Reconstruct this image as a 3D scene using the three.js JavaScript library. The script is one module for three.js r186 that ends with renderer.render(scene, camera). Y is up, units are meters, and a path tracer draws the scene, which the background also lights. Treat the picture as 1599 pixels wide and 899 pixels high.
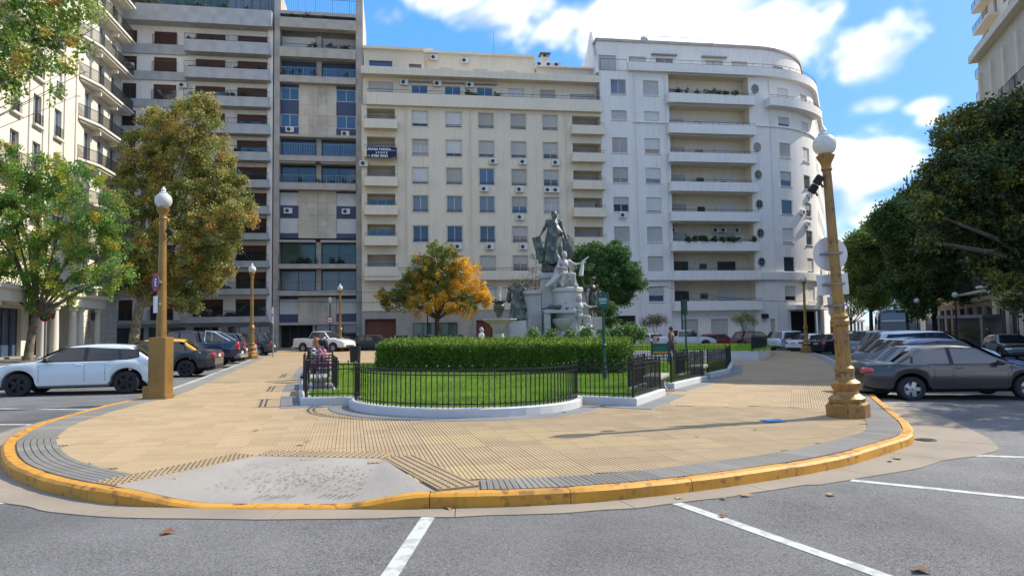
import * as THREE from 'three';
import { mergeVertices, toCreasedNormals } from 'three/addons/utils/BufferGeometryUtils.js';

// ---------- camera, sky, sun, exposure ----------
const scene = new THREE.Scene();
const rad = (d) => d * Math.PI / 180;
const EYE = 1.67, SLOPE = 0.012;                       // the ground falls a little towards +x
const camera = new THREE.PerspectiveCamera(2 * Math.atan(449.5 / 1100) * 180 / Math.PI, 1599 / 899, 0.1, 1500);
camera.position.set(0, EYE, 0);
camera.rotation.order = 'YXZ';
camera.rotation.set(rad(3.56), 0, rad(-0.9));
camera.updateMatrixWorld(true);
const renderer = new THREE.WebGLRenderer({ antialias: true });
renderer.toneMapping = THREE.LinearToneMapping;
renderer.toneMappingExposure = 3.15;
renderer.shadowMap.enabled = true;
const SUN = new THREE.Vector3(0.91 * Math.cos(rad(42)), Math.sin(rad(42)), -0.41 * Math.cos(rad(42))).normalize();
const sun = new THREE.DirectionalLight(new THREE.Color(1, 0.93, 0.80), 2.2);
sun.position.copy(SUN).multiplyScalar(150).add(new THREE.Vector3(0, 0, -35));
sun.target.position.set(0, 0, -35);
sun.castShadow = true;
sun.shadow.mapSize.set(4096, 4096);
Object.assign(sun.shadow.camera, { left: -75, right: 75, top: 75, bottom: -75, near: 1, far: 400 });
scene.add(sun, sun.target);

// photo pixel -> world direction / ground point / point at a depth
const ray = (px, py) => new THREE.Vector3((px - 799.5) / 1100, -(py - 449.5) / 1100, -1).transformDirection(camera.matrixWorld);
const gy = (x) => -SLOPE * x;
function G(px, py, h = 0) { const d = ray(px, py), t = (h - EYE) / (d.y + SLOPE * d.x); return [d.x * t, d.z * t]; }
function atZ(px, py, z) { const d = ray(px, py), t = z / d.z; return [d.x * t, EYE + d.y * t, z]; }

// ---------- noise, random ----------
const rng = (s) => () => { s = (s + 0x6d2b79f5) | 0; let t = Math.imul(s ^ (s >>> 15), 1 | s); t = (t + Math.imul(t ^ (t >>> 7), 61 | t)) ^ t; return ((t ^ (t >>> 14)) >>> 0) / 4294967296; };
const hash = (x, y, z, s) => { let h = Math.imul(x, 374761393) + Math.imul(y, 668265263) + Math.imul(z, 1440662683) + Math.imul(s, 974634777); h = Math.imul(h ^ (h >>> 13), 1274126177); h ^= h >>> 16; return (h >>> 0) / 4294967296; };
const fade = (t) => t * t * (3 - 2 * t), mix = (a, b, t) => a + (b - a) * t, clamp = (v, a = 0, b = 1) => Math.min(b, Math.max(a, v));
const smooth = (a, b, v) => fade(clamp((v - a) / (b - a)));
function noise2(x, y, per, s) {
  const xi = Math.floor(x), yi = Math.floor(y), fx = fade(x - xi), fy = fade(y - yi), m = (v) => ((v % per) + per) % per;
  const a = m(xi), b = m(xi + 1), c = m(yi), d = m(yi + 1);
  return mix(mix(hash(a, c, 0, s), hash(b, c, 0, s), fx), mix(hash(a, d, 0, s), hash(b, d, 0, s), fx), fy);
}
function fbm2(x, y, per, oct, s) { let v = 0, a = 0.5; for (let i = 0; i < oct; i++) { v += a * noise2(x, y, per, s + i); x *= 2; y *= 2; per *= 2; a *= 0.5; } return v / (1 - Math.pow(0.5, oct)); }
function pn(u, v, nx, ny, oct, s) { let t = 0, a = .5; for (let i = 0; i < oct; i++) { const x = u * nx, y = v * ny, xi = Math.floor(x), yi = Math.floor(y), fx = fade(x - xi), fy = fade(y - yi), x0 = xi % nx, x1 = (xi + 1) % nx, y0 = yi % ny, y1 = (yi + 1) % ny, q = s + i; t += a * mix(mix(hash(x0, y0, 0, q), hash(x1, y0, 0, q), fx), mix(hash(x0, y1, 0, q), hash(x1, y1, 0, q), fx), fy); nx *= 2; ny *= 2; a *= .5; } return t / (1 - Math.pow(.5, oct)); }
function noise3(x, y, z, s) {
  const xi = Math.floor(x), yi = Math.floor(y), zi = Math.floor(z), fx = fade(x - xi), fy = fade(y - yi), fz = fade(z - zi), h = (i, j, k) => hash(xi + i, yi + j, zi + k, s);
  return mix(mix(mix(h(0, 0, 0), h(1, 0, 0), fx), mix(h(0, 1, 0), h(1, 1, 0), fx), fy), mix(mix(h(0, 0, 1), h(1, 0, 1), fx), mix(h(0, 1, 1), h(1, 1, 1), fx), fy), fz);
}
function fbm3(x, y, z, oct, s) { let v = 0, a = 0.5; for (let i = 0; i < oct; i++) { v += a * noise3(x, y, z, s + i); x *= 2.03; y *= 2.03; z *= 2.03; a *= 0.5; } return v / (1 - Math.pow(0.5, oct)); }

// ---------- sky: blue air with fair-weather cumulus ----------
{
  const W = 2048, H = 1024, data = new Float32Array(W * H * 4);
  // cloud banks in view: photo pixel of the centre, half width and half height in degrees, weight
  const banks = [[1190, 58, 11, 4.2, 1.05], [1010, 25, 10, 3.2, 1.0], [830, 40, 6.5, 3.0, .95], [1330, 75, 4.2, 3.4, .95], [930, -60, 16, 4.5, .7], [600, 42, 2.0, 1.5, .72], [1366, 162, 2.8, .85, .85], [1446, 164, 1.8, .9, .8], [1450, 186, 1.2, .7, .8], [1368, 268, 4.4, 2.8, 1.1], [1345, 335, 5, 3.2, 1.0], [1440, 300, 3.6, 2.6, 1.0], [700, -40, 6, 2.2, .6]]
    .map(([x, y, a, b, w]) => { const d = ray(x, y); return [Math.atan2(d.x, -d.z), Math.asin(d.y), rad(a), rad(b), w]; });
  for (let j = 0; j < H; j++) {
    const el = ((j + 0.5) / H - 0.5) * Math.PI, sy = Math.sin(el), cy = Math.cos(el), e2 = Math.max(el, 0.02);
    for (let i = 0; i < W; i++) {
      const ph = ((i + 0.5) / W - 0.5) * 2 * Math.PI, x = Math.cos(ph) * cy, z = Math.sin(ph) * cy, az = Math.atan2(x, -z), o = (j * W + i) * 4;
      const t = Math.pow(1 - clamp(sy), 2.4);
      let r = mix(.028, .105, t), g = mix(.115, .25, t), b = mix(.32, .45, t);
      const glow = Math.pow(clamp(x * SUN.x + sy * SUN.y + z * SUN.z), 6) * .12;
      r += glow; g += glow; b += glow;
      const hz = Math.exp(-Math.max(el, 0) / .06) * .8; r = mix(r, .34, hz); g = mix(g, .385, hz); b = mix(b, .44, hz);
      if (el > -0.02) {
        let w = 0;
        for (const [ba, be, sa, se, k] of banks) { const da = Math.atan2(Math.sin(az - ba), Math.cos(az - ba)), q = (da / sa) ** 2 + ((el - be) / se) ** 2; if (q < 5) w = Math.max(w, k * Math.exp(-q * .8)); }
        const edge = clamp(smooth(0.62, 0.9, Math.abs(az)) + smooth(0.46, 0.62, el));
        const cov = edge > 0 ? mix(w, Math.max(w, clamp(fbm3(x * 2.1 + 9, e2 * 3.6, z * 2.1, 3, 44) * 2.6 - .78)), edge) : w;
        if (cov > .03) {
          const q = edge > .5 ? [x * 6, sy * 9, z * 6] : [az * 9, e2 * 15, 1.7];
          const wx = fbm3(q[0] * .7, q[1] * .7, q[2] + 3.3, 2, 91) - .5, f = fbm3(q[0] + wx * 1.5, q[1] + wx, q[2], 6, 17);
          const a = smooth(.66, .86, f * .95 + cov * .42) * smooth(-0.01, 0.03, el);
          if (a > 0) {
            const f2 = fbm3(q[0] + wx * 1.5 + .22, q[1] + wx + .34, q[2], 4, 17), lit = clamp(.66 + (f - f2) * 2.8 + (f - .5) * .5);
            r = mix(r, mix(.235, .525, lit), a); g = mix(g, mix(.255, .525, lit), a); b = mix(b, mix(.31, .525, lit), a);
          }
        }
      } else { r = .2; g = .19; b = .17; }
      data[o] = r; data[o + 1] = g; data[o + 2] = b; data[o + 3] = 1;
    }
  }
  const sky = new THREE.DataTexture(data, W, H, THREE.RGBAFormat, THREE.FloatType);
  sky.mapping = THREE.EquirectangularReflectionMapping; sky.magFilter = THREE.LinearFilter; sky.minFilter = THREE.LinearFilter; sky.wrapS = THREE.RepeatWrapping; sky.needsUpdate = true;
  scene.background = sky; scene.environment = sky;
}

// ---------- geometry builder ----------
class Geo {
  constructor() { this.p = []; this.c = null; }
  tri(a, b, c) { this.p.push(a[0], a[1], a[2], b[0], b[1], b[2], c[0], c[1], c[2]); return this; }
  quad(a, b, c, d) { this.tri(a, b, c); return this.tri(a, c, d); }
  box(x0, x1, y0, y1, z0, z1) {
    const A = [x0, y0, z0], B = [x1, y0, z0], C = [x1, y1, z0], D = [x0, y1, z0], E = [x0, y0, z1], F = [x1, y0, z1], Gq = [x1, y1, z1], H = [x0, y1, z1];
    this.quad(E, F, Gq, H); this.quad(B, A, D, C); this.quad(A, E, H, D); this.quad(F, B, C, Gq); this.quad(D, H, Gq, C); return this.quad(A, B, F, E);
  }
  // box with chamfered edges round its four upright and top edges
  cbox(x0, x1, y0, y1, z0, z1, c = 0.01) {
    const ring = (y, i) => [[x0 + c + i, y, z1 - i], [x1 - c - i, y, z1 - i], [x1 - i, y, z1 - c - i], [x1 - i, y, z0 + c + i], [x1 - c - i, y, z0 + i], [x0 + c + i, y, z0 + i], [x0 + i, y, z0 + c + i], [x0 + i, y, z1 - c - i]];
    return this.rings([ring(y0, 0), ring(y1 - c, 0), ring(y1, c)], true, true);
  }
  rings(rs, capA, capB) {       // rings run counter-clockwise seen from the end of the last ring; closed round
    for (let k = 0; k + 1 < rs.length; k++) { const a = rs[k], b = rs[k + 1], n = a.length; for (let i = 0; i < n; i++) { const j = (i + 1) % n; this.quad(a[i], a[j], b[j], b[i]); } }
    const fan = (r, rev) => { const n = r.length, c = [0, 1, 2].map((q) => r.reduce((s, v) => s + v[q], 0) / n); for (let i = 0; i < n; i++) { const j = (i + 1) % n; rev ? this.tri(c, r[j], r[i]) : this.tri(c, r[i], r[j]); } };
    if (capA) fan(rs[0], true); if (capB) fan(rs[rs.length - 1], false); return this;
  }
  lathe(prof, seg = 16, cx = 0, cz = 0, shape = null) {   // prof: [r, y] from the bottom up; shape(angle, y) scales the radius
    return this.rings(prof.map(([r, y]) => Array.from({ length: seg }, (_, i) => { const a = -i / seg * 2 * Math.PI, q = r * (shape ? shape(a, y) : 1); return [cx + Math.cos(a) * q, y, cz + Math.sin(a) * q]; })), true, true);
  }
  tube(pts, r, sides = 6, caps = true) {       // r: number or list
    const n = pts.length, v = pts.map((p) => new THREE.Vector3(...p)), rs = []; let N = null;
    for (let i = 0; i < n; i++) {
      const T = new THREE.Vector3().subVectors(v[Math.min(i + 1, n - 1)], v[Math.max(i - 1, 0)]).normalize();
      if (!N) N = (Math.abs(T.y) < 0.9 ? new THREE.Vector3(0, 1, 0) : new THREE.Vector3(1, 0, 0)).cross(T).normalize(); else N = N.clone().addScaledVector(T, -N.dot(T)).normalize();
      const B = T.clone().cross(N), q = Array.isArray(r) ? r[i] : r;
      rs.push(Array.from({ length: sides }, (_, k) => { const a = k / sides * 2 * Math.PI, w = v[i].clone().addScaledVector(N, Math.cos(a) * q).addScaledVector(B, Math.sin(a) * q); return [w.x, w.y, w.z]; }));
    }
    return this.rings(rs, caps, caps);
  }
  prism(poly, y0, y1) {         // poly: [x, z] list, any turn
    const v = poly.map(([x, z]) => new THREE.Vector2(x, z)), up = THREE.ShapeUtils.isClockWise(v), q = up ? v : v.slice().reverse(), f = THREE.ShapeUtils.triangulateShape(q, []), n = q.length;
    for (const t of f) { const [a, b, c] = t.map((i) => q[i]); this._up(a, b, c, y1, 1); this._up(a, b, c, y0, -1); }
    for (let i = 0; i < n; i++) { const a = q[i], b = q[(i + 1) % n]; this.quad([a.x, y0, a.y], [b.x, y0, b.y], [b.x, y1, b.y], [a.x, y1, a.y]); }
    return this;
  }
  sheet(poly, y) { const v = poly.map(([x, z]) => new THREE.Vector2(x, z)); for (const t of THREE.ShapeUtils.triangulateShape(v, [])) { const [a, b, c] = t.map((i) => v[i]); this._up(a, b, c, y, 1); } return this; }
  _up(a, b, c, y, s) { const k = (b.x - a.x) * (c.y - a.y) - (b.y - a.y) * (c.x - a.x); if (k * s < 0) this.tri([a.x, y, a.y], [b.x, y, b.y], [c.x, y, c.y]); else this.tri([a.x, y, a.y], [c.x, y, c.y], [b.x, y, b.y]); }
  add(o, m) { const v = new THREE.Vector3(); for (let i = 0; i < o.p.length; i += 3) { v.set(o.p[i], o.p[i + 1], o.p[i + 2]).applyMatrix4(m); this.p.push(v.x, v.y, v.z); } return this; }
  build(crease = 0) {
    let g = new THREE.BufferGeometry(); g.setAttribute('position', new THREE.BufferAttribute(new Float32Array(this.p), 3));
    if (this.c) g.setAttribute('color', new THREE.BufferAttribute(new Float32Array(this.c), 3));
    if (crease) g = toCreasedNormals(g, rad(crease)); else g.computeVertexNormals();
    const P = g.attributes.position, n = P.count, uv = new Float32Array(n * 2), e1 = new THREE.Vector3(), e2 = new THREE.Vector3();
    for (let i = 0; i < n; i += 3) {     // metres, seen along the face's main axis
      e1.set(P.getX(i + 1) - P.getX(i), P.getY(i + 1) - P.getY(i), P.getZ(i + 1) - P.getZ(i)); e2.set(P.getX(i + 2) - P.getX(i), P.getY(i + 2) - P.getY(i), P.getZ(i + 2) - P.getZ(i)); e1.cross(e2);
      const ax = Math.abs(e1.x), ay = Math.abs(e1.y), az = Math.abs(e1.z);
      for (let k = i; k < i + 3; k++) { const X = P.getX(k), Y = P.getY(k), Z = P.getZ(k); if (ay >= ax && ay >= az) { uv[2 * k] = X; uv[2 * k + 1] = -Z; } else if (ax > az) { uv[2 * k] = Z; uv[2 * k + 1] = Y; } else { uv[2 * k] = X; uv[2 * k + 1] = Y; } }
    }
    g.setAttribute('uv', new THREE.BufferAttribute(uv, 2)); return g;
  }
}
const geo = () => new Geo();
const M4 = (x, y, z, ry = 0, s = 1, rx = 0, rz = 0) => new THREE.Matrix4().compose(new THREE.Vector3(x, y, z), new THREE.Quaternion().setFromEuler(new THREE.Euler(rx, ry, rz, 'YXZ')), Array.isArray(s) ? new THREE.Vector3(...s) : new THREE.Vector3(s, s, s));

// ---------- objects ----------
const counts = {};
function numbered(n) { const k = counts[n] = (counts[n] ?? -1) + 1; return k ? n + '_' + String(k).padStart(3, '0') : n; }
function tag(o, label, category, group, kind) { o.userData = { label }; if (category) o.userData.category = category; if (group) o.userData.group = group; if (kind) o.userData.kind = kind; return o; }
function thing(name, label, category, [x, y, z] = [0, 0, 0], turn = 0, group) { const o = new THREE.Group(); o.name = numbered(name); scene.add(o); o.position.set(x, y, z); o.rotation.y = turn; return tag(o, label, category, group); }
function part(parent, name, g, mat, pos, turn) {
  const m = new THREE.Mesh(g instanceof Geo ? g.build() : g, mat); m.name = name; m.castShadow = m.receiveShadow = true; if (pos) m.position.set(...pos); if (turn) m.rotation.y = turn; parent.add(m); return m;
}
function solo(name, g, mat, label, category, group, kind) { const m = part(scene, numbered(name), g, mat); return tag(m, label, category, group, kind); }
function struct(name, g, mat, label) { const m = part(scene, numbered(name), g, mat); m.userData = { kind: 'structure', label }; return m; }
function copyOf(o, [x, y, z], turn, label, group) { const c = o.clone(); c.name = numbered(o.name.replace(/_\d{3}$/, '')); c.position.set(x, y, z); c.rotation.y = turn; c.userData = { ...o.userData, label: label || o.userData.label }; if (group) c.userData.group = group; scene.add(c); return c; }

// ---------- textures and materials ----------
function tex(size, metres, fn, srgb) {      // fn(u, v) -> [r, g, b] 0..1, period 1
  const d = new Uint8Array(size * size * 4);
  for (let j = 0; j < size; j++) for (let i = 0; i < size; i++) { const c = fn(i / size, j / size, i, j), o = (j * size + i) * 4; d[o] = clamp(c[0]) * 255; d[o + 1] = clamp(c[1]) * 255; d[o + 2] = clamp(c[2]) * 255; d[o + 3] = 255; }
  const t = new THREE.DataTexture(d, size, size); t.wrapS = t.wrapT = THREE.RepeatWrapping; t.magFilter = THREE.LinearFilter; t.minFilter = THREE.LinearMipmapLinearFilter; t.generateMipmaps = true; t.repeat.set(1 / metres, 1 / metres); if (srgb) t.colorSpace = THREE.SRGBColorSpace; t.needsUpdate = true; return t;
}
const rep = (t, metres, mv) => { const c = t.clone(); c.repeat.set(1 / metres, 1 / (mv || metres)); c.needsUpdate = true; return c; };
const g3 = (v) => [v, v, v];
const T = {
  asphalt: tex(1024, 4.1, (u, v, i, j) => { const s = hash(i, j, 0, 5), s2 = hash(i >> 1, j >> 1, 1, 5), big = pn(u, v, 6, 6, 4, 30); const s4 = hash(i >> 2, j >> 2, 2, 5), c = .2 + .85 * (s * .2 + s2 * .6 + s4 * .2) * (s2 > .86 ? 1.5 : s2 < .1 ? .55 : 1) + (big - .5) * .4; return [c, c * .995, c * .985]; }),
  grit: tex(512, 1, (u, v, i, j) => g3(.5 + (hash(i, j, 0, 8) - .5) * .55 + (pn(u, v, 16, 16, 4, 3) - .5) * .7)),
  stucco: tex(512, 7.3, (u, v, i, j) => { const a = pn(u, v, 5, 3, 5, 11), st = pn(u, v, 40, 3, 3, 12), n = hash(i, j, 0, 2); const dirt = smooth(.56, .74, st * .6 + a * .4); const c = .92 + (a - .5) * .2 + (st - .5) * .15 + (n - .5) * .05 - dirt * .2; return [c, c * (1 - (a - .5) * .03), c * (1 - (a - .5) * .06)]; }),
  concrete: tex(512, 2.7, (u, v, i, j) => { const a = pn(u, v, 4, 4, 6, 21), sp = hash(i, j, 0, 4); const c = .86 + (a - .5) * .34 + (sp - .5) * .14; return [c, c * .99, c * .97]; }),
  stone: tex(512, 3.1, (u, v, i, j) => { const a = pn(u, v, 3, 5, 6, 41), w = pn(u, v, 12, 2, 4, 42); let c = .84 + (a - .5) * .42 + (w - .5) * .22; return [c, c * .995, c * .975]; }),
  paint: tex(512, 1.9, (u, v, i, j) => { const a = pn(u, v, 6, 6, 5, 51), chip = smooth(.58, .66, pn(u, v, 24, 24, 5, 52)) * smooth(.42, .58, pn(u, v, 5, 5, 3, 53)); const gr = smooth(.5, .68, pn(u, v, 9, 9, 5, 54)), sc = smooth(.6, .7, pn(u, v, 40, 6, 3, 55)); let c = .95 + (a - .5) * .4 - gr * .16 - sc * .12; c *= 1 - chip * .5; return [c, c * (1 - chip * .06 + gr * .02), c * (1 + chip * .9 + gr * .5)]; }),
  road: tex(512, 1.3, (u, v, i, j) => { const w = smooth(.54, .66, pn(u, v, 10, 10, 5, 61)), n = hash(i, j, 0, 6); const c = .95 - w * .22 - n * .2; return g3(c); }),
  bark: tex(256, 1.1, (u, v) => { const a = pn(u, v, 9, 2, 4, 71), p = smooth(.5, .58, pn(u, v, 4, 4, 3, 72)); const c = .55 + (a - .5) * .5 + p * .3; return [c, c * .96, c * .86]; }),
  bronze: tex(256, .9, (u, v) => { const a = smooth(.45, .65, pn(u, v, 5, 3, 5, 81)), b = pn(u, v, 12, 12, 3, 82); return [.12 + .16 * a + .06 * b, .13 + .25 * a + .06 * b, .115 + .2 * a + .05 * b]; }),
};
const C = (r, g, b) => new THREE.Color().setRGB(r, g, b);
const mat = (r, g, b, o = {}) => new THREE.MeshStandardMaterial({ color: C(r, g, b), roughness: .85, ...o });
const phys = (r, g, b, o = {}) => new THREE.MeshPhysicalMaterial({ color: C(r, g, b), roughness: .5, ...o });
function planterPoly() {
  const p = []; for (let k = 0; k <= 24; k++) { const a = Math.PI * (1 - k / 24); p.push([-1 + Math.cos(a) * 2.45, -15.1 + Math.sin(a) * 2.4]); }
  return p.concat([[2.52, -14.55], [3.63, -16.94], [2.95, -17.27], [3.6, -18.95], [4.26, -18.78], [5.98, -21.85], [5.25, -22.3], [5.8, -23.6], [6.5, -23.33], [7.87, -25.74], [9.8, -31.5], [-9.1, -31.5], [-7.9, -27], [-7.2, -24.35], [-6.4, -24.55], [-5.55, -21.2], [-6.3, -20.95], [-5.72, -18.9], [-5, -19.1], [-4.4, -17.1], [-5.12, -16.9], [-4.5, -14.95]]);
}
// ---------- ground ----------
const M = {
  asphalt: mat(.205, .199, .19, { map: T.asphalt, roughness: .93, bumpMap: rep(T.grit, .6), bumpScale: .004, vertexColors: true }),
  gutter: mat(.28, .232, .175, { map: T.concrete, roughness: .9, bumpMap: T.grit, bumpScale: .002 }),
  kerb: mat(.55, .255, .02, { map: T.paint, roughness: .62, bumpMap: T.grit, bumpScale: .002 }),
  kerbPlain: mat(.42, .40, .37, { map: T.concrete }),
  tile: [mat(.36, .262, .148, { map: T.concrete }), mat(.38, .279, .16, { map: rep(T.concrete, 2.2) }), mat(.335, .243, .136, { map: rep(T.concrete, 3.3) }), mat(.415, .305, .16, { map: rep(T.concrete, 1.7) })],
  tileBed: mat(.31, .225, .125, { map: T.concrete }),
  grey: [mat(.20, .188, .168, { map: T.concrete }), mat(.225, .212, .19, { map: T.concrete }), mat(.18, .169, .15, { map: T.concrete })],
  apron: mat(.19, .19, .192, { map: T.concrete }),
  darkStone: mat(.04, .038, .042, { map: T.concrete }),
  line: mat(.52, .53, .49, { map: T.road, roughness: .8 }),
  ramp: mat(.325, .298, .262, { map: T.concrete, roughness: .9, bumpMap: rep(T.grit, .8), bumpScale: .004 }),
  whiteWall: mat(.56, .56, .56, { map: T.concrete, roughness: .8 }),
  iron: mat(.012, .013, .014, { roughness: .42, metalness: .3 }),
  lawn: mat(.07, .12, .02, { map: T.concrete }),
  walk: mat(.33, .31, .28, { map: T.concrete }),
};
const far = {
  tile: mat(.37, .27, .152, { map: tex(512, 3.2, (u, v, i, j) => { const l = (i % 64 < 2 || j % 64 < 2) ? .6 : 1, r = (i % 8 < 2) ? .86 : 1, a = pn(u, v, 4, 4, 5, 33), t = hash(i >> 6, j >> 6, 0, 9); const c = (.86 + (a - .5) * .3 + (t - .5) * .12) * l * r; return [c, c * .99, c * .97]; }), roughness: .9 }),
};
const tilt = (o) => { o.rotation.z = -SLOPE; return o; };
{ // asphalt: one sheet, patchy by its vertices
  const g = new THREE.PlaneGeometry(1, 1, 150, 150), P = g.attributes.position, uv = g.attributes.uv, col = new Float32Array(P.count * 3);
  for (let i = 0; i < P.count; i++) {
    const a = P.getX(i) * 2, b = P.getY(i) * 2, x = Math.sign(a) * (Math.abs(a) * 24 + Math.pow(Math.abs(a), 5) * 236), z = -25 - Math.sign(b) * (Math.abs(b) * 34 + Math.pow(Math.abs(b), 5) * 230);
    P.setXYZ(i, x, 0, z); uv.setXY(i, x, -z);
    const n = fbm3(x * .55, z * .55, 2, 4, 7), k = 1 + (n - .5) * .75 + (fbm3(x * .12, z * .3, 7, 3, 9) - .5) * .4 - smooth(.58, .7, fbm3(x * .9, z * .9, 12, 4, 19)) * .22; col.set([k, k, k * 1.01], i * 3);
  }
  g.setAttribute('color', new THREE.BufferAttribute(col, 3)); g.computeVertexNormals();
  tilt(struct('road', g, M.asphalt, 'grey asphalt roadway around the plaza'));
}
// the island's kerb line: outer top edge, from the far end on one side round the near tip to the far end on the other
const kerbCtl = [[-20.6, -61], [-16.4, -45], [-12.3, -30], [-9.7, -20.2], [-9.0, -17.2], [-8.72, -14.9], [-8.2, -12.3], [-7.45, -10.45], [-6.85, -9.5], [-5.78, -8.22], [-4.6, -7.32], [-3.9, -6.98], [-3.1, -6.82], [-2, -6.76], [-.86, -6.78], [.28, -6.89], [1.26, -7.17], [2.39, -7.71], [3.85, -8.62], [5.2, -9.8], [5.86, -10.5], [6.6, -11.9], [7.36, -13.8], [8.45, -16.5], [10.7, -21.8], [13.8, -28.9], [17.5, -38.8], [21, -49], [22.8, -58]];
const kerbPath = (() => { const c = new THREE.CatmullRomCurve3(kerbCtl.map(([x, z]) => new THREE.Vector3(x, 0, z)), false, 'centripetal'), n = 1500, pts = c.getSpacedPoints(n), L = c.getLength(); return { L, n, at(s) { const f = clamp(s / L) * n, i = Math.min(n - 1, Math.floor(f)), a = pts[i], b = pts[i + 1], t = f - i; const dx = b.x - a.x, dz = b.z - a.z, l = Math.hypot(dx, dz); return { x: mix(a.x, b.x, t), z: mix(a.z, b.z, t), nx: dz / l, nz: -dx / l }; } }; })();
const kp = (s, o) => { const q = kerbPath.at(s); return [q.x + q.nx * o, q.z + q.nz * o]; };
const sOf = (x, z) => { let b = 0, m = 1e9; for (let s = 0; s <= kerbPath.L; s += .05) { const q = kerbPath.at(s), d = (q.x - x) ** 2 + (q.z - z) ** 2; if (d < m) { m = d; b = s; } } return b; };
const TOP = .13, sRampL = sOf(-4.05, -7.05), sRampR = sOf(-.82, -6.8), rampA = kp(sRampL - .08, .165), rampB = [-3.23, -8.92], rampC = [-1.62, -8.71], rampD = kp(sRampR + .02, .165);
const kerbTop = (s) => s <= sRampL || s >= sRampR ? TOP + .006 : TOP + .006 - .112 * Math.min(smooth(sRampL, sRampL + 1.15, s), 1 - smooth(sRampR - .95, sRampR, s));
const inPoly = (x, z, P) => { let c = false; for (let i = 0, j = P.length - 1; i < P.length; j = i++) { const [a, b] = P[i], [d, e] = P[j]; if ((b > z) !== (e > z) && x < (d - a) * (z - b) / (e - b) + a) c = !c; } return c; };
const rampPoly = [rampA, rampB, rampC, rampD, [-.86, -6.6], [-4.28, -6.7]];
const sNearL = sOf(-9.2, -18), sNearR = sOf(9.6, -19.2);
{ // paved island slab, with a notch for the ramp
  const poly = []; for (let s = 0; s < sRampL - .1; s += s > sNearL - 4 ? .25 : 1.5) poly.push(kp(s, .02));
  poly.push(rampA, rampB, rampC, rampD); for (let s = sRampR + .1; s < kerbPath.L; s += s < sNearR + 4 ? .25 : 1.5) poly.push(kp(s, .02)); poly.push(kp(kerbPath.L, .02));
  const isl = new THREE.Group(); isl.name = 'plaza_pavement'; isl.userData = { kind: 'structure', label: 'beige grooved tile pavement of the plaza island' }; scene.add(isl); tilt(isl);
  part(isl, 'paving_bed', geo().prism(poly, -.05, .118), M.tileBed);
  // ribbed tiles
  const size = .4, gap = .0018, ribs = 8, tileGeo = (() => { const g = geo(), h = size / 2 - gap, w = 2 * h / ribs, y1 = .0125, y0 = .0025, e = .0065; for (let k = 0; k < ribs; k++) { const x = -h + k * w, a = x + e, b = x + w - e; g.quad([a, y1, h], [b, y1, h], [b, y1, -h], [a, y1, -h]); g.quad([x, y0, h], [a, y1, h], [a, y1, -h], [x, y0, -h]); g.quad([b, y1, h], [x + w, y0, h], [x + w, y0, -h], [b, y1, -h]); g.quad([a, 0, h], [b, 0, h], [b, y1, h], [a, y1, h]); } g.quad([h, 0, h], [h, 0, -h], [h, y0, -h], [h, y0, h]); g.quad([-h, 0, -h], [-h, 0, h], [-h, y0, h], [-h, y0, -h]); return g; })();
  const inner = []; for (let s = sNearL - 12; s <= sNearR + 12; s += .2) inner.push(kp(s, .5));
  const list = [], rnd = rng(77), faded = [[830, 678, 1.1, .5], [1000, 690, 1.2, .35], [775, 738, .75, .35], [700, 692, .5, .25]].map(([px, py, w, d]) => [...G(px, py, TOP), w, d]);
  for (const [ang, zone] of [[rad(13), 0], [rad(-22), 1]]) for (let i = -60; i < 60; i++) for (let j = -70; j < 10; j++) {
    const lx = i * size, lz = j * size, x = lx * Math.cos(ang) + lz * Math.sin(ang), z = -lx * Math.sin(ang) + lz * Math.cos(ang);
    if (z < -22 || z > -6.9) continue;
    const right = (x - 2.9) * .9 + (z + 14.3) * .25 > Math.pow(Math.max(0, z + 15), 2) * 6; if (right !== (zone === 1) || (!right && z < -15 && x > 1)) continue;
    if (!inPoly(x, z, inner) || inPoly(x, z, rampPoly) || inPoly(x, z, planterPoly())) continue;
    const fadedHere = faded.some(([fx, fz, fw, fd]) => Math.abs(x - fx) < fw && Math.abs(z - fz) < fd);
    list.push([x, z, ang, fadedHere ? 3 : Math.min(3, Math.floor(rnd() * 2.4 + (rnd() < .008 ? 1.6 : 0))), (rnd() - .5) * .0025]);
  }
  list.sort((a, b) => (b[1] - a[1]) || a[0] - b[0]);
  const shared = tileGeo.build(), rest = [geo(), geo(), geo(), geo()];
  list.forEach(([x, z, a, m, dy], k) => { if (k < 300) part(isl, 'tile', shared, M.tile[m], [x, .1175 + dy, z], a); else rest[m].add(tileGeo, M4(x, .1175 + dy, z, a)); });
  rest.forEach((g, m) => { if (g.p.length) part(isl, 'tile_field', g, M.tile[m]).userData.kind = 'stuff'; });
  // farther pavement, where tiles can no longer be told apart
  for (const sgn of [-1, 1]) { const p = []; const fromS = sgn < 0 ? sOf(-10.2, -22) : sOf(10.8, -22), toS = sgn < 0 ? 0 : kerbPath.L; for (let k = 0; k <= 30; k++) p.push(kp(mix(fromS, toS, k / 30), .35)); p.push([sgn * .2, -60], [sgn * .2, -22]); const m = part(isl, 'far_paving', geo().sheet(p, .129), far.tile); m.userData.kind = 'stuff'; }
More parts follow.
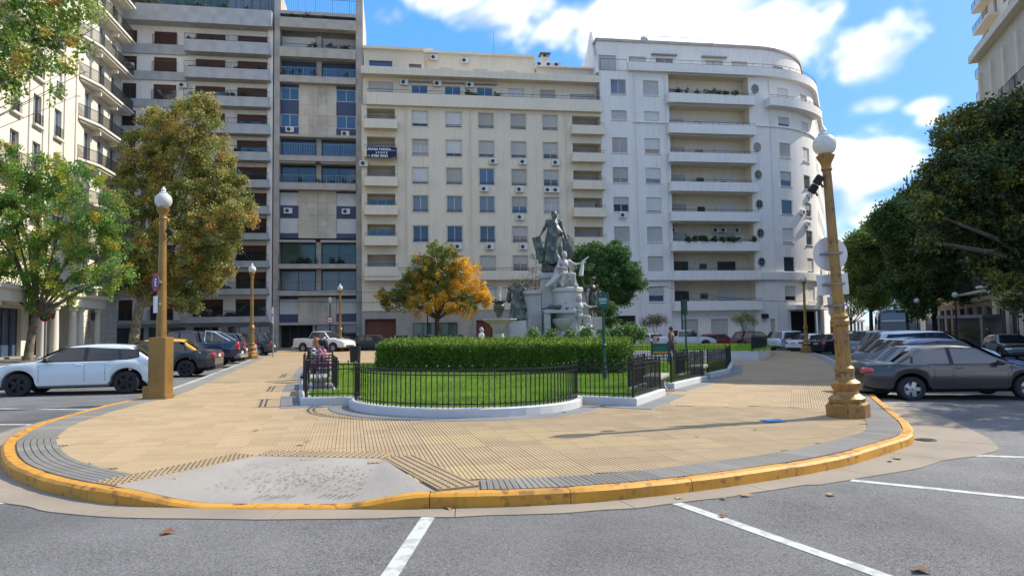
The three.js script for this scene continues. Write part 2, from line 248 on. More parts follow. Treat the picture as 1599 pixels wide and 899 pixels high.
  // grey edge tiles
  const bandRun = (s0, s1, rib) => { for (let s = s0; s < s1; s += .405) { const g = geo(), e = Math.min(s + .4, s1), n = 6; for (let k = 0; k < n; k++) { let q; if (rib) { const a = mix(s, e, k / n), b = mix(s, e, (k + .84) / n); q = [kp(a, .168), kp(b, .168), kp(b, .64), kp(a, .64)]; } else { const a = .168 + k * .079, b = a + .068; q = [kp(s, a), kp(e, a), kp(e, b), kp(s, b)]; } g.prism(q, .1, .137); } part(isl, 'edge_tile', g, M.grey[Math.floor(hash(Math.floor(s * 50), 0, 0, 3) * 3)]); } };
  bandRun(sNearL, sRampL - .25, false); bandRun(sRampR + .5, sNearR, true);
  { const g = geo(); for (const [a, b] of [[0, sNearL - .02], [sNearR + .02, kerbPath.L]]) for (let s = a; s < b; s += 1.2) { const e = Math.min(s + 1.19, b); g.prism([kp(s, .168), kp(e, .168), kp(e, .64), kp(s, .64)], .1, .136); } part(isl, 'edge_band', g, M.grey[1]).userData.kind = 'stuff'; }
  // tactile border of the ramp: studded tiles
  const stud = (a, b, w) => { const L = Math.hypot(b[0] - a[0], b[1] - a[1]), n = Math.max(1, Math.round(L / .4)), dx = (b[0] - a[0]) / L, dz = (b[1] - a[1]) / L, px = dz, pz = -dx; for (let k = 0; k < n; k++) { const t0 = k * L / n + .003, t1 = (k + 1) * L / n - .003, P = (t, o) => [a[0] + dx * t + px * o, a[1] + dz * t + pz * o], g = geo().prism([P(t0, .01), P(t1, .01), P(t1, w), P(t0, w)], .1, .14); for (let i = 0; i < 5; i++) for (let j = 0; j < 5; j++) { const c = P(mix(t0, t1, (i + .5) / 5), mix(.01, w, (j + .5) / 5)), r = .026; const ring = (q, y) => [0, 1, 2, 3, 4, 5].map((m) => [c[0] + Math.cos(-m * 1.0472) * q, y, c[1] + Math.sin(-m * 1.0472) * q]); g.rings([ring(r, .139), ring(r * .7, .153)], false, true); } part(isl, 'tactile_tile', g, M.tile[k % 2]); } };
  stud(rampB, rampA, -.34); stud(rampC, rampB, -.36); stud([-.86 + .12, -6.98], rampC, -.42);
  // ramp of rough concrete
  const rp = geo(), A = [rampA[0], .136, rampA[1]], B = [rampB[0], .136, rampB[1]], Cc = [rampC[0], .136, rampC[1]], Dd = [rampD[0], .132, rampD[1]], front = []; for (let s = sRampL; s <= sRampR; s += .12) { const q = kp(s, .15); front.push([q[0], kerbTop(s) - .004, q[1]]); }
  const nf = front.length, m1 = Math.round(nf * .42), m2 = Math.round(nf * .6); rp.tri(A, front[0], B); for (let k = 0; k < m1; k++) rp.tri(B, front[k], front[k + 1]); for (let k = m1; k < m2; k++) rp.tri(k < (m1 + m2) / 2 ? B : Cc, front[k], front[k + 1]); rp.tri(B, front[Math.ceil((m1 + m2) / 2)], Cc); for (let k = m2; k + 1 < nf; k++) rp.tri(Cc, front[k], front[k + 1]); rp.tri(Cc, front[nf - 1], Dd);
  part(isl, 'kerb_ramp', rp, M.ramp).userData.label = 'pale grey concrete ramp with scratched surface';
  { // short gouges in the wet-brushed concrete
    const g = geo(), r2 = rng(5), yAt = (z) => mix(.032, .136, clamp((-6.93 - z) / 1.85)) + .003, cut = (x, z, l, a, w) => { const dx = Math.sin(a) * l, dz = Math.cos(a) * l, px = Math.cos(a) * w, pz = -Math.sin(a) * w; g.quad([x - px, yAt(z), z - pz], [x + px, yAt(z), z + pz], [x + dx + px * .4, yAt(z + dz), z + dz + pz * .4], [x + dx - px * .4, yAt(z + dz), z + dz - pz * .4]); };
    for (let k = 0; k < 420; k++) { const x = -2.15 + (r2() + r2() - 1) * 1.15, z = -7.75 + (r2() + r2() - 1) * .75; if (inPoly(x, z, [[-3.7, -7.3], [-3.2, -8.6], [-1.75, -8.4], [-1.25, -7.3]])) cut(x, z, .015 + r2() * .035, r2() * 6.28, .004 + r2() * .004); }
    for (const c of [-2.35, -1.72]) for (let k = 0; k < 7; k++) cut(c - .18 + k * .055, -7.2 + (r2() - .5) * .06, .12 + r2() * .06, -.35, .007);
    part(isl, 'gouges', g, mat(.17, .15, .125)).userData.kind = 'stuff'; }
  // blue cover plate
  const bp = G(1208, 658, TOP); const plate = solo('cover_plate', geo().cbox(-.17, .17, 0, .012, -.13, .13, .004), mat(.08, .28, .55, { roughness: .5 }), 'flat blue service cover plate on the beige paving', 'cover'); plate.position.set(bp[0], TOP + .014 + gy(bp[0]), bp[1]); plate.rotation.y = .2;
}
{ // kerb stones
  const kb = new THREE.Group(); kb.name = 'yellow_kerb'; kb.userData = { kind: 'structure', label: 'worn yellow painted kerb stones round the plaza tip' }; scene.add(kb); tilt(kb);
  const rk = rng(9);
  const stone = (s0, s1, m) => { const g = geo(), n = Math.max(2, Math.ceil((s1 - s0) / .12)), rs = [], dy = (rk() - .5) * .008, dn = (rk() - .5) * .012; for (let k = 0; k <= n; k++) { const s = mix(s0, s1, k / n), h = kerbTop(s) + dy, en = (k === 0 || k === n) ? .006 : 0, c = Math.min(.026, (h + .01) * .4), w = (rk() - .5) * .012, hw = (rk() - .5) * .006; rs.push([[-.015 + dn, -.05], [-.008 + dn + en + w, h - c], [c + dn + w * .5, h - en + hw], [.138 + dn, h - en], [.163 + dn, -.05]].map(([o, y]) => { const q = kp(s, o); return [q[0], y, q[1]]; })); } g.rings(rs, true, true); part(kb, 'kerb_stone', g.build(24), m); };
  for (let s = sNearL; s < sNearR - .3;) { let l = 1.28 + rk() * .3; if (s < sRampL && s + l > sRampL - .4) l = Math.max(.3, sRampL - s); else if (s < sRampR && s + l > sRampR - .4) l = sRampR - s; stone(s + .004, Math.min(s + l, sNearR) - .004, M.kerb); s += l; }
  const kf = new THREE.Group(); kf.name = 'side_kerb'; kf.userData = { kind: 'structure', label: 'plain kerb along the sides of the plaza island' }; scene.add(kf); tilt(kf);
  for (const [a, b, m] of [[0, sNearL, M.kerbPlain], [sNearR, kerbPath.L, M.kerbPlain]]) for (let s = a; s < b; s += 1.5) { const g = geo(), e = Math.min(s + 1.49, b), rs = []; for (let k = 0; k <= 3; k++) { const q = mix(s, e, k / 3); rs.push([[-.01, -.05], [-.005, TOP - .02], [.02, TOP + .004], [.163, TOP + .004], [.163, -.05]].map(([o, y]) => { const w = kp(q, o); return [w[0], y, w[1]]; })); } part(kf, 'kerb_stone', g.rings(rs, true, true).build(24), m); }
  // concrete gutter in slabs
  const gt = new THREE.Group(); gt.name = 'gutter'; gt.userData = { kind: 'structure', label: 'beige concrete gutter strip outside the yellow kerb' }; scene.add(gt); tilt(gt);
  const sA = sOf(-6.2, -8.6), sB = sOf(-.85, -6.77), sC = sOf(3, -8), sD = sOf(6, -10.7), sE = sOf(8.4, -16.4), keys = [[sNearL, .5], [sA, .72], [mix(sA, sB, .5), .5], [sB, .4], [sC, .42], [mix(sC, sD, .6), .72], [sD, 1.1], [mix(sD, sE, .4), 1.0], [sE, .62], [sNearR, .6]];
  const wOf = (s) => { for (let i = 0; i + 1 < keys.length; i++) if (s <= keys[i + 1][0]) return mix(keys[i][1], keys[i + 1][1], fade(clamp((s - keys[i][0]) / (keys[i + 1][0] - keys[i][0])))); return .6; }, wOf2 = (s) => wOf(s) * (s < sC ? .8 : .95);
  for (let s = sNearL; s < sNearR; s += 1.62) { const p = [], e = Math.min(s + 1.612, sNearR); for (let k = 0; k <= 12; k++) p.push(kp(mix(s, e, k / 12), .05)); for (let k = 12; k >= 0; k--) { const q = mix(s, e, k / 12); p.push(kp(q, -wOf2(q) + (noise2(q * 3, 0, 999, 4) - .5) * .05)); } part(gt, 'gutter_slab', geo().prism(p, -.02, .009), M.gutter); }
  // drain mouth
  const dq = kp(sOf(6.1, -10.9), -.16); const dr = thing('drain_cover', 'small dark iron drain cover in the gutter beside the kerb bend', 'drain cover', [dq[0], gy(dq[0]) + .009, dq[1]], .5); part(dr, 'frame', geo().lathe([[.15, 0], [.15, .008], [.14, .012]], 18), M.iron); part(dr, 'grate', geo().box(-.1, .1, .0125, .016, -.012, .012).box(-.1, .1, .0125, .016, -.05, -.03).box(-.1, .1, .0125, .016, .03, .05), M.darkStone);
}
{ // painted lines
  const lines = [[[-.79, -6.5], [-1.05, -1.6], 'white parking line running out from the ramp edge of the kerb'], [[1.56, -6.98], [3.9, -1.8], 'long slanted white parking line from the yellow kerb front'], [[3.75, -7.98], [9.5, -4.2], 'white parking line leaving the gutter near the kerb bend'], [[5.5, -9.63], [12, -8.2], 'thin white parking line beside the kerb bend and drain'], [[-4.55, -7.28], [-8.5, -5.8], 'white parking line on the road by the grey grooved edge tiles'], [[-8.9, -15.5], [-15.5, -16.3], 'white bay line beside the white hatchback'], [[-8.9, -13.05], [-14.5, -13.2], 'white bay line before the bay of the white hatchback']];
  for (const [a, b, l] of lines) { const L = Math.hypot(b[0] - a[0], b[1] - a[1]), o = solo('parking_line', geo().box(0, L, -.002, .0055, -.06, .06), M.line, l, 'road marking', 'painted parking lines'); o.position.set(a[0], gy(a[0]), a[1]); o.rotation.y = Math.atan2(-(b[1] - a[1]), b[0] - a[0]); o.rotation.order = 'ZYX'; o.rotation.z = -SLOPE; }
  for (let k = 0; k < 7; k++) { const o = solo('crossing_stripe', geo().box(-.25, .25, -.002, .0055, -1.6, 1.6), M.line, 'white zebra stripe across the street by the white pickup', 'road marking', 'zebra stripes'); const x = -26.5 + k * 1.05; o.position.set(x, gy(x), -56.5); o.rotation.y = .2; }
}
// ---------- planter with lawn, walls and iron fences ----------
const offsetPoly = (P, d) => P.map((c, i) => { const a = P[(i + P.length - 1) % P.length], b = P[(i + 1) % P.length], n = (p, q) => { const l = Math.hypot(q[0] - p[0], q[1] - p[1]); return [(q[1] - p[1]) / l, -(q[0] - p[0]) / l]; }, n1 = n(a, c), n2 = n(c, b), k = d / Math.max(.35, 1 + n1[0] * n2[0] + n1[1] * n2[1]); return [c[0] + (n1[0] + n2[0]) * k, c[1] + (n1[1] + n2[1]) * k]; });
const WALLTOP = .3, LAWN = .27;
function ringWall(P, w, y0, y1, g = geo()) { const Q = offsetPoly(P, w), c = .018, Pi = offsetPoly(P, c), Qi = offsetPoly(P, w - c); for (let i = 0; i < P.length; i++) { const j = (i + 1) % P.length, v = (R, k, y) => [R[k][0], y, R[k][1]]; g.quad(v(P, i, y0), v(P, j, y0), v(P, j, y1 - c), v(P, i, y1 - c)); g.quad(v(P, i, y1 - c), v(P, j, y1 - c), v(Pi, j, y1), v(Pi, i, y1)); g.quad(v(Pi, i, y1), v(Pi, j, y1), v(Qi, j, y1), v(Qi, i, y1)); g.quad(v(Qi, i, y1), v(Qi, j, y1), v(Q, j, y1 - c), v(Q, i, y1 - c)); g.quad(v(Q, i, y1 - c), v(Q, j, y1 - c), v(Q, j, y0), v(Q, i, y0)); } return g; }
const barGeo = geo().box(-.008, .008, 0, .7, -.008, .008).build(), finialBar = geo().box(-.008, .008, 0, .74, -.008, .008).rings([0, 1, 2].map((k) => [0, 1, 2, 3, 4].map((i) => [Math.cos(-i * 1.257) * [.008, .022, .004][k], [.72, .745, .775][k], Math.sin(-i * 1.257) * [.008, .022, .004][k]])), false, true).build(), postGeo = geo().cbox(-.022, .022, 0, .8, -.022, .022, .008).build();
const loopGeo = (() => { const p = []; for (let k = 0; k <= 8; k++) { const a = Math.PI * k / 8; p.push([Math.cos(a) * .05, .1 - Math.sin(a) * .05, 0]); } return geo().tube(p, .007, 4).build(); })();
function fence(name, label, pts, group, loops) {
  const f = thing(name, label, 'fence', [0, 0, 0], 0, group); tilt(f);
  const seg = []; let L = 0; for (let i = 0; i + 1 < pts.length; i++) { const l = Math.hypot(pts[i + 1][0] - pts[i][0], pts[i + 1][1] - pts[i][1]); seg.push([L, l, pts[i], pts[i + 1]]); L += l; }
  const at = (s) => { const q = seg.find((e) => s <= e[0] + e[1]) || seg[seg.length - 1], t = clamp((s - q[0]) / q[1]); return [mix(q[2][0], q[3][0], t), mix(q[2][1], q[3][1], t), Math.atan2(-(q[3][1] - q[2][1]), q[3][0] - q[2][0])]; };
  for (const [y, h] of [[.06, .018], [.58, .02], [.675, .026]]) { const g = geo(); for (const [, l, a, b] of seg) { const m = M4(a[0], WALLTOP + y, a[1], Math.atan2(-(b[1] - a[1]), b[0] - a[0])); g.add(geo().box(-.01, l + .01, 0, h, -.013, .013), m); } part(f, 'rail', g, M.iron); }
  const n = Math.round(L / .105); for (let k = 0; k <= n; k++) { const [x, z, a] = at(k * L / n); part(f, 'bar', k % 2 ? barGeo : finialBar, M.iron, [x, WALLTOP, z], a); if (loops && k % 2 && k < n) { const [x2, z2, a2] = at((k + .5) * L / n); part(f, 'loop', loopGeo, M.iron, [x2, WALLTOP + .02, z2], a2); } }
  for (const p of [pts[0], pts[pts.length - 1], ...(pts.length < 20 ? pts.slice(1, -1) : [])]) part(f, 'post', postGeo, M.iron, [p[0], WALLTOP - .02, p[1]]);
  return f;
}
const PP = planterPoly(), PF = offsetPoly(PP, .11);
tilt(solo('planter_wall', ringWall(PP, .22, .08, WALLTOP), M.whiteWall, 'low white wall with bench niches around the front lawn', 'wall'));
tilt(struct('apron', ringWall(offsetPoly(PP, -.42), .44, .05, .142), M.apron, 'grey flagstone strip around the planter'));
tilt(struct('lawn', geo().sheet(offsetPoly(PP, .2), LAWN), M.lawn, 'bright green lawn behind the iron fence'));
fence('iron_fence', 'curved black iron fence with finials on the rounded white wall', PF.slice(0, 25), 'black iron fences', true);
fence('iron_fence', 'stepped black iron fence past the stone benches and green sign post', PF.slice(24, 36), 'black iron fences');
fence('iron_fence', 'stepped black iron fence behind the seated women', [PF[0], ...PF.slice(37).reverse()], 'black iron fences');
// second planter round the monument
const P2 = [[11.4, -37.6], [12.7, -36.7], [14.6, -40.5], [16.6, -45.5], [18.1, -50], [18.6, -54.5], [-9, -54.5], [-8, -46], [-6.5, -37.4]];
{ const p2 = P2.map((p) => p); if (p2.reduce((s, a, i) => { const b = p2[(i + 1) % p2.length]; return s + a[0] * b[1] - b[0] * a[1]; }, 0) > 0) p2.reverse();
  tilt(solo('planter_wall', ringWall(p2, .25, .08, .62), M.whiteWall, 'curved white wall around the rear lawn by the monument', 'wall')); tilt(struct('lawn', geo().sheet(offsetPoly(p2, .24), .58), M.lawn, 'lawn around the monument')); }
{ const q = [[12.5, -37], [14.4, -40.6], [16.4, -45.6], [17.9, -50], [18.35, -54.2]]; const f = fence('iron_fence', 'black iron fence along the curved wall by parked white cars', q, 'black iron fences'); f.position.y = .25; const f2 = fence('iron_fence', 'black iron fence across the lawn behind the hedge and info board', [[3.2, -31.2], [9.4, -31.2]], 'black iron fences'); f2.position.y = 0; }
// benches in the niches
function bench(x, z, turn, label) { const b = thing('stone_bench', label, 'bench', [x, TOP + gy(x), z], turn, 'stone benches in the niches'); part(b, 'seat', geo().cbox(-.75, .75, .37, .45, -.23, .23, .02).build(20), M.ramp); for (const s of [-1, 1]) part(b, 'leg', geo().rings([[.05, .2, 0], [.07, .14, .12], [.06, .13, .22], [.07, .2, .37]].map(([w, d, y]) => [[s * .55 + w, y, -d], [s * .55 - w, y, -d], [s * .55 - w, y, d], [s * .55 + w, y, d]].reverse()), true, true), M.ramp); return b; }
bench(3.62, -17.95, rad(70), 'pale stone bench in the niche between the white wall ends, nearest the sign post');
bench(5.95, -22.75, rad(68), 'pale stone bench in the shaded niche past the second wall');
bench(-6.1, -22.75, rad(-74), 'pale stone bench under the seated women'); bench(-4.95, -18, rad(-74), 'empty stone bench beside the rounded lawn corner');

// ---------- leaves, grass, hedges ----------
const leafMat = (rough = .7, tr = .5) => new THREE.MeshPhysicalMaterial({ color: 0xffffff, roughness: rough, transmission: tr, thickness: 0, side: THREE.DoubleSide, ior: 1.3 });
const leafM = leafMat(), hedgeM = leafMat(.65, .12);
const grassM = mat(1, 1, 1, { roughness: .75, side: THREE.DoubleSide });
function scatter(parent, name, g, m, list) { const im = new THREE.InstancedMesh(g, m, list.length); im.name = name; im.castShadow = im.receiveShadow = true; list.forEach(([mm, c], i) => { im.setMatrixAt(i, mm); im.setColorAt(i, c); }); parent.add(im); im.userData.kind = 'stuff'; return im; }
const turnAll = (r) => new THREE.Quaternion().setFromEuler(new THREE.Euler(r() * 6.28, r() * 6.28, r() * 6.28));
const sprig = (n, len, wid, spread, seed) => { const r = rng(seed), g = geo(), v = new THREE.Vector3(); for (let k = 0; k < n; k++) { const q = turnAll(r), o = [(r() - .5) * spread, (r() - .5) * spread, (r() - .5) * spread], P = (x, y, z) => { v.set(x, y, z).applyQuaternion(q); return [v.x + o[0], v.y + o[1], v.z + o[2]]; }; const a = P(0, 0, -len / 2), b = P(wid / 2, len * .12, -len * .05), c = P(0, 0, len / 2), d = P(-wid / 2, len * .12, -len * .05); g.tri(a, b, c); g.tri(a, c, d); } return g.build(); };
{ const r = rng(31), tuft = (() => { const g = geo(), q = rng(3); for (let k = 0; k < 9; k++) { const a = q() * 6.28, b = q() * 6.28, x = (q() - .5) * .1, z = (q() - .5) * .1, h = .04 + q() * .045, w = .004, l = .03 * q() + .008; g.tri([x - Math.cos(b) * w, 0, z - Math.sin(b) * w], [x + Math.cos(b) * w, 0, z + Math.sin(b) * w], [x + Math.cos(a) * l, h, z + Math.sin(a) * l]); } return g.build(); })();
  const grow = (poly, y, n, s, seed) => { const q = rng(seed), xs = poly.map((p) => p[0]), zs = poly.map((p) => p[1]), x0 = Math.min(...xs), x1 = Math.max(...xs), z0 = Math.min(...zs), z1 = Math.max(...zs), out = []; for (let k = 0; k < n; k++) { const x = mix(x0, x1, q()), z = mix(z0, z1, q()); if (!inPoly(x, z, poly) || inPoly(x, z, hedgePoly)) continue; const p = clamp((fbm3(x * 1.1, z * 1.1, 1, 4, 60) - .5) * 2 + .5), dry = q() < .08 ? 1 : 0, c = C(mix(.16, .29, p) + dry * .12, mix(.29, .43, p), mix(.022, .04, p)); c.multiplyScalar(.55 + q() * .85); out.push([M4(x, y + gy(x), z, q() * 6.28, [s, s * (.7 + q() * .7), s]), c]); } return out; };
  var hedgePoly = [[-4.95, -25.9], [-4.55, -24.6], [-3.4, -24.15], [-1.2, -23.9], [1.2, -23.4], [2.85, -22.7], [3.55, -23.0], [4.2, -25.2], [3.95, -26.2], [1.5, -26.9], [-2, -27.2], [-4.4, -26.8]];
  const near = offsetPoly(PP, .2).filter(([, z]) => true), im = scatter(scene, 'grass', tuft, grassM, grow(near, LAWN, 130000, 1.1, 41)); tag(im, 'short green grass on the lawn behind the iron fence', 'grass', null, 'stuff');
  const im2 = scatter(scene, 'grass_001', tuft, grassM, grow(P2, .58, 45000, 2.2, 42)); tag(im2, 'grass on the rear lawn around the monument', 'grass', null, 'stuff');
}
M.barkHedge = mat(.26, .21, .15);
function hedge(label, poly, y0, y1, perM2, seed, rows = [.08, .15, .014]) {
  const h = thing('hedge', label, 'hedge', [0, 0, 0]), r = rng(seed); tilt(h);
  const st = geo(), inner = offsetPoly(poly, .3); for (let k = 0; k < inner.length; k++) for (let t = 0; t < 1; t += .25) { const a = inner[k], b = inner[(k + 1) % inner.length], x = mix(a[0], b[0], t), z = mix(a[1], b[1], t); st.tube([[x, y0 - .05, z], [x + (r() - .5) * .2, y0 + .4, z + (r() - .5) * .2], [x + (r() - .5) * .3, y1 - .15, z + (r() - .5) * .3]], [.02, .013, .006], 5); } part(h, 'stems', st, M.barkHedge);
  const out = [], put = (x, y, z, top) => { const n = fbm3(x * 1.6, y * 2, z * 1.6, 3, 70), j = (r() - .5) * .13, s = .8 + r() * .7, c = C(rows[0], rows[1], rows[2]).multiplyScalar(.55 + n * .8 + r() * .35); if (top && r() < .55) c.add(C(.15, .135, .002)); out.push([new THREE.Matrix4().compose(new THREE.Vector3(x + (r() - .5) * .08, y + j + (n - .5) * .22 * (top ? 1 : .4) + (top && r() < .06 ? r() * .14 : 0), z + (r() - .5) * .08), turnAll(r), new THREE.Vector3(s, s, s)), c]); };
  const A = Math.abs(THREE.ShapeUtils.area(poly.map(([x, z]) => new THREE.Vector2(x, z)))), xs = poly.map((p) => p[0]), zs = poly.map((p) => p[1]), B = [Math.min(...xs), Math.max(...xs), Math.min(...zs), Math.max(...zs)];
  for (let k = 0; k < A * perM2;) { const x = mix(B[0], B[1], r()), z = mix(B[2], B[3], r()); if (!inPoly(x, z, poly)) continue; k++; put(x, y1 - .04, z, true); put(x + (r() - .5) * .3, mix(y0 + .1, y1 - .12, r()), z + (r() - .5) * .3, false); if (k % 2) put(x + (r() - .5) * .3, mix(y0 + .1, y1 - .1, r()), z + (r() - .5) * .3, false); }
  for (let i = 0; i < poly.length; i++) { const a = poly[i], b = poly[(i + 1) % poly.length], l = Math.hypot(b[0] - a[0], b[1] - a[1]); for (let k = 0; k < l * (y1 - y0) * perM2 * 1.2; k++) { const t = r(), bulge = (fbm3(mix(a[0], b[0], t) * 1.3, 5, mix(a[1], b[1], t) * 1.3, 3, 12) - .5) * .3; put(mix(a[0], b[0], t) + bulge * .3, mix(y0 + .02, y1, r()), mix(a[1], b[1], t) + bulge + (r() - .5) * .09, false); } }
  scatter(h, 'foliage', sprig(7, .05, .03, .13, seed), hedgeM, out); return h;
}
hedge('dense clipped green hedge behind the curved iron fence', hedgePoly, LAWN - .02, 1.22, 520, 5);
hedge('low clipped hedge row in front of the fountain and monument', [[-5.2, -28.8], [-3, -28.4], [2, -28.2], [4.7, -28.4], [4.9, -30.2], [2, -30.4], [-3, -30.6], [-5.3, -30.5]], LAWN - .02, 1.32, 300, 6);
// ---------- figures: tapered capsules and ellipsoids joined smoothly ----------
function meshField(f, lo, hi, cell) {
  const n = [0, 1, 2].map((k) => Math.ceil((hi[k] - lo[k]) / cell) + 1), [nx, ny, nz] = n, V = new Float32Array(nx * ny * nz), id = (i, j, k) => (k * ny + j) * nx + i;
  for (let k = 0; k < nz; k++) for (let j = 0; j < ny; j++) for (let i = 0; i < nx; i++) V[id(i, j, k)] = f(lo[0] + i * cell, lo[1] + j * cell, lo[2] + k * cell);
  const pos = [], idx = [], vid = new Int32Array(nx * ny * nz).fill(-1), cs = [[0, 0, 0], [1, 0, 0], [0, 1, 0], [1, 1, 0], [0, 0, 1], [1, 0, 1], [0, 1, 1], [1, 1, 1]], ed = [[0, 1], [2, 3], [4, 5], [6, 7], [0, 2], [1, 3], [4, 6], [5, 7], [0, 4], [1, 5], [2, 6], [3, 7]];
  for (let k = 0; k + 1 < nz; k++) for (let j = 0; j + 1 < ny; j++) for (let i = 0; i + 1 < nx; i++) {
    const v = cs.map(([a, b, c]) => V[id(i + a, j + b, k + c)]); let neg = 0; for (const q of v) if (q < 0) neg++; if (!neg || neg === 8) continue;
    let x = 0, y = 0, z = 0, m = 0; for (const [a, b] of ed) if ((v[a] < 0) !== (v[b] < 0)) { const t = v[a] / (v[a] - v[b]); x += mix(cs[a][0], cs[b][0], t); y += mix(cs[a][1], cs[b][1], t); z += mix(cs[a][2], cs[b][2], t); m++; }
    vid[id(i, j, k)] = pos.length / 3; pos.push(lo[0] + (i + x / m) * cell, lo[1] + (j + y / m) * cell, lo[2] + (k + z / m) * cell);
  }
  for (let k = 1; k + 1 < nz; k++) for (let j = 1; j + 1 < ny; j++) for (let i = 1; i + 1 < nx; i++) {
    const a = V[id(i, j, k)] < 0, face = (p, q, r, s, fl) => { if (p < 0 || q < 0 || r < 0 || s < 0) return; fl ? idx.push(p, q, r, p, r, s) : idx.push(p, r, q, p, s, r); };
    if (a !== V[id(i + 1, j, k)] < 0) face(vid[id(i, j - 1, k - 1)], vid[id(i, j, k - 1)], vid[id(i, j, k)], vid[id(i, j - 1, k)], a);
    if (a !== V[id(i, j + 1, k)] < 0) face(vid[id(i - 1, j, k - 1)], vid[id(i - 1, j, k)], vid[id(i, j, k)], vid[id(i, j, k - 1)], a);
    if (a !== V[id(i, j, k + 1)] < 0) face(vid[id(i - 1, j - 1, k)], vid[id(i, j - 1, k)], vid[id(i, j, k)], vid[id(i - 1, j, k)], a);
  }
  const g = new THREE.BufferGeometry(); g.setAttribute('position', new THREE.Float32BufferAttribute(pos, 3)); g.setIndex(idx); g.computeVertexNormals();
  g.setAttribute('uv', new THREE.Float32BufferAttribute(pos.flatMap((_, q) => (q % 3 ? [] : [pos[q] + pos[q + 2], pos[q + 1]])), 2)); return g;
}
// prim: {a, b, r, s (end radius), k (blend), c (colour index)} or {e: centre, r: [rx, ry, rz], c}
function primDist(p, x, y, z) {
  if (p.e) { const dx = (x - p.e[0]) / p.r[0], dy = (y - p.e[1]) / p.r[1], dz = (z - p.e[2]) / p.r[2], l = Math.sqrt(dx * dx + dy * dy + dz * dz); return (l - 1) * Math.min(p.r[0], p.r[1], p.r[2]); }
  const [a, b] = [p.a, p.b], bx = b[0] - a[0], by = b[1] - a[1], bz = b[2] - a[2], t = clamp(((x - a[0]) * bx + (y - a[1]) * by + (z - a[2]) * bz) / (bx * bx + by * by + bz * bz + 1e-9));
  return Math.hypot(x - a[0] - bx * t, y - a[1] - by * t, z - a[2] - bz * t) - mix(p.r, p.s ?? p.r, t);
}
function figure(prims, cell, opts = {}) {
  const lo = [1e9, 1e9, 1e9], hi = [-1e9, -1e9, -1e9]; for (const p of prims) for (const [c, r] of p.e ? [[p.e, p.r]] : [[p.a, [p.r, p.r, p.r]], [p.b, [p.s ?? p.r, p.s ?? p.r, p.s ?? p.r]]]) for (let k = 0; k < 3; k++) { lo[k] = Math.min(lo[k], c[k] - r[k] - cell * 3); hi[k] = Math.max(hi[k], c[k] + r[k] + cell * 3); }
  const kk = opts.k ?? .05, field = (x, y, z) => { let d = 1e9; for (const p of prims) { const q = primDist(p, x, y, z), k = p.k ?? kk, h = Math.max(k - Math.abs(d - q), 0) / k; d = Math.min(d, q) - h * h * k * .25; } return d + (opts.fold ? opts.fold(x, y, z, d) : 0); };
  if (opts.floor !== undefined) lo[1] = opts.floor - cell;
  const g = meshField(opts.floor === undefined ? field : (x, y, z) => Math.max(field(x, y, z), opts.floor - y), lo, hi, cell);
  if (opts.colors) { const P = g.attributes.position, c = new Float32Array(P.count * 3); for (let i = 0; i < P.count; i++) { let b = 1e9, bc = 0; const x = P.getX(i), y = P.getY(i), z = P.getZ(i); for (const p of prims) { const q = primDist(p, x, y, z); if (q < b) { b = q; bc = p.c ?? 0; } } const q = opts.colors[bc], v = typeof q === 'function' ? q(x, y, z) : q; c.set(v, i * 3); } g.setAttribute('color', new THREE.BufferAttribute(c, 3)); }
  return g;
}
const cap = (a, b, r, s, c, k) => ({ a, b, r, s, c, k }), ell = (e, r, c, k) => ({ e, r, c, k });
// a body from its joints (height about 1.7); j: hip, chest, neck, head, sh/el/ha, hp/kn/an/to as [one side, other side]
function body(j, o = {}) {
  const t = o.top ?? 0, l = o.leg ?? 1, s = o.skin ?? 2, h = o.hair ?? 3, sh = o.shoe ?? 4, w = o.w ?? 1, P = [];
  P.push(ell([mix(j.hip[0], j.chest[0], .05), j.hip[1], mix(j.hip[2], j.chest[2], .05)], [.15 * w, .13, .16 * w], l), cap(j.hip, j.chest, .125 * w, .135 * w, t), ell(j.chest, [.14 * w, .17, .18 * w], t), cap(j.chest, j.neck, .1, .055, t), cap(j.neck, j.head, .05, .055, s));
  const f = j.face, hd = j.head; P.push(ell(hd, [.092, .122, .085], s, .03), ell([hd[0] + f[0] * .085, hd[1] - .015, hd[2] + f[2] * .085], [.016, .022, .016], s, .015), ell([hd[0] + f[0] * .06, hd[1] - .075, hd[2] + f[2] * .06], [.04, .035, .04], s, .03), ell([hd[0] - f[0] * .035, hd[1] + .035, hd[2] - f[2] * .035], [.098, .118, .098], h, .02));
  for (const q of [0, 1]) {
    P.push(cap(j.chest, j.sh[q], .1, .075, t), cap(j.sh[q], j.el[q], .06, .045, t), cap(j.el[q], j.wr[q], .043, .03, o.sleeve === 0 ? s : t));
    const a = j.wr[q], d = new THREE.Vector3().subVectors(new THREE.Vector3(...a), new THREE.Vector3(...j.el[q])).normalize(), sd = new THREE.Vector3().crossVectors(d, new THREE.Vector3(0, 1, 0)).normalize(), A = (u, v, y = 0) => [a[0] + d.x * u + sd.x * v, a[1] + d.y * u + sd.y * v + y, a[2] + d.z * u + sd.z * v];
    P.push(cap(A(.01, 0), A(.08, 0), .026, .032, s, .02)); for (let m = 0; m < 4; m++) P.push(cap(A(.075, (m - 1.5) * .021), A(.12 + [.03, .045, .04, .02][m] * .6, (m - 1.5) * .023, -.012), .0105, .009, s, .006)); P.push(cap(A(.03, -.03), A(.08, -.062, -.005), .012, .01, s, .008));
    P.push(cap(j.hp[q], j.kn[q], .095 * w, .065, l), cap(j.kn[q], j.an[q], .06, .042, o.bare ? s : l), cap(j.an[q], j.to[q], .045, .035, sh));
  }
  return P;
}
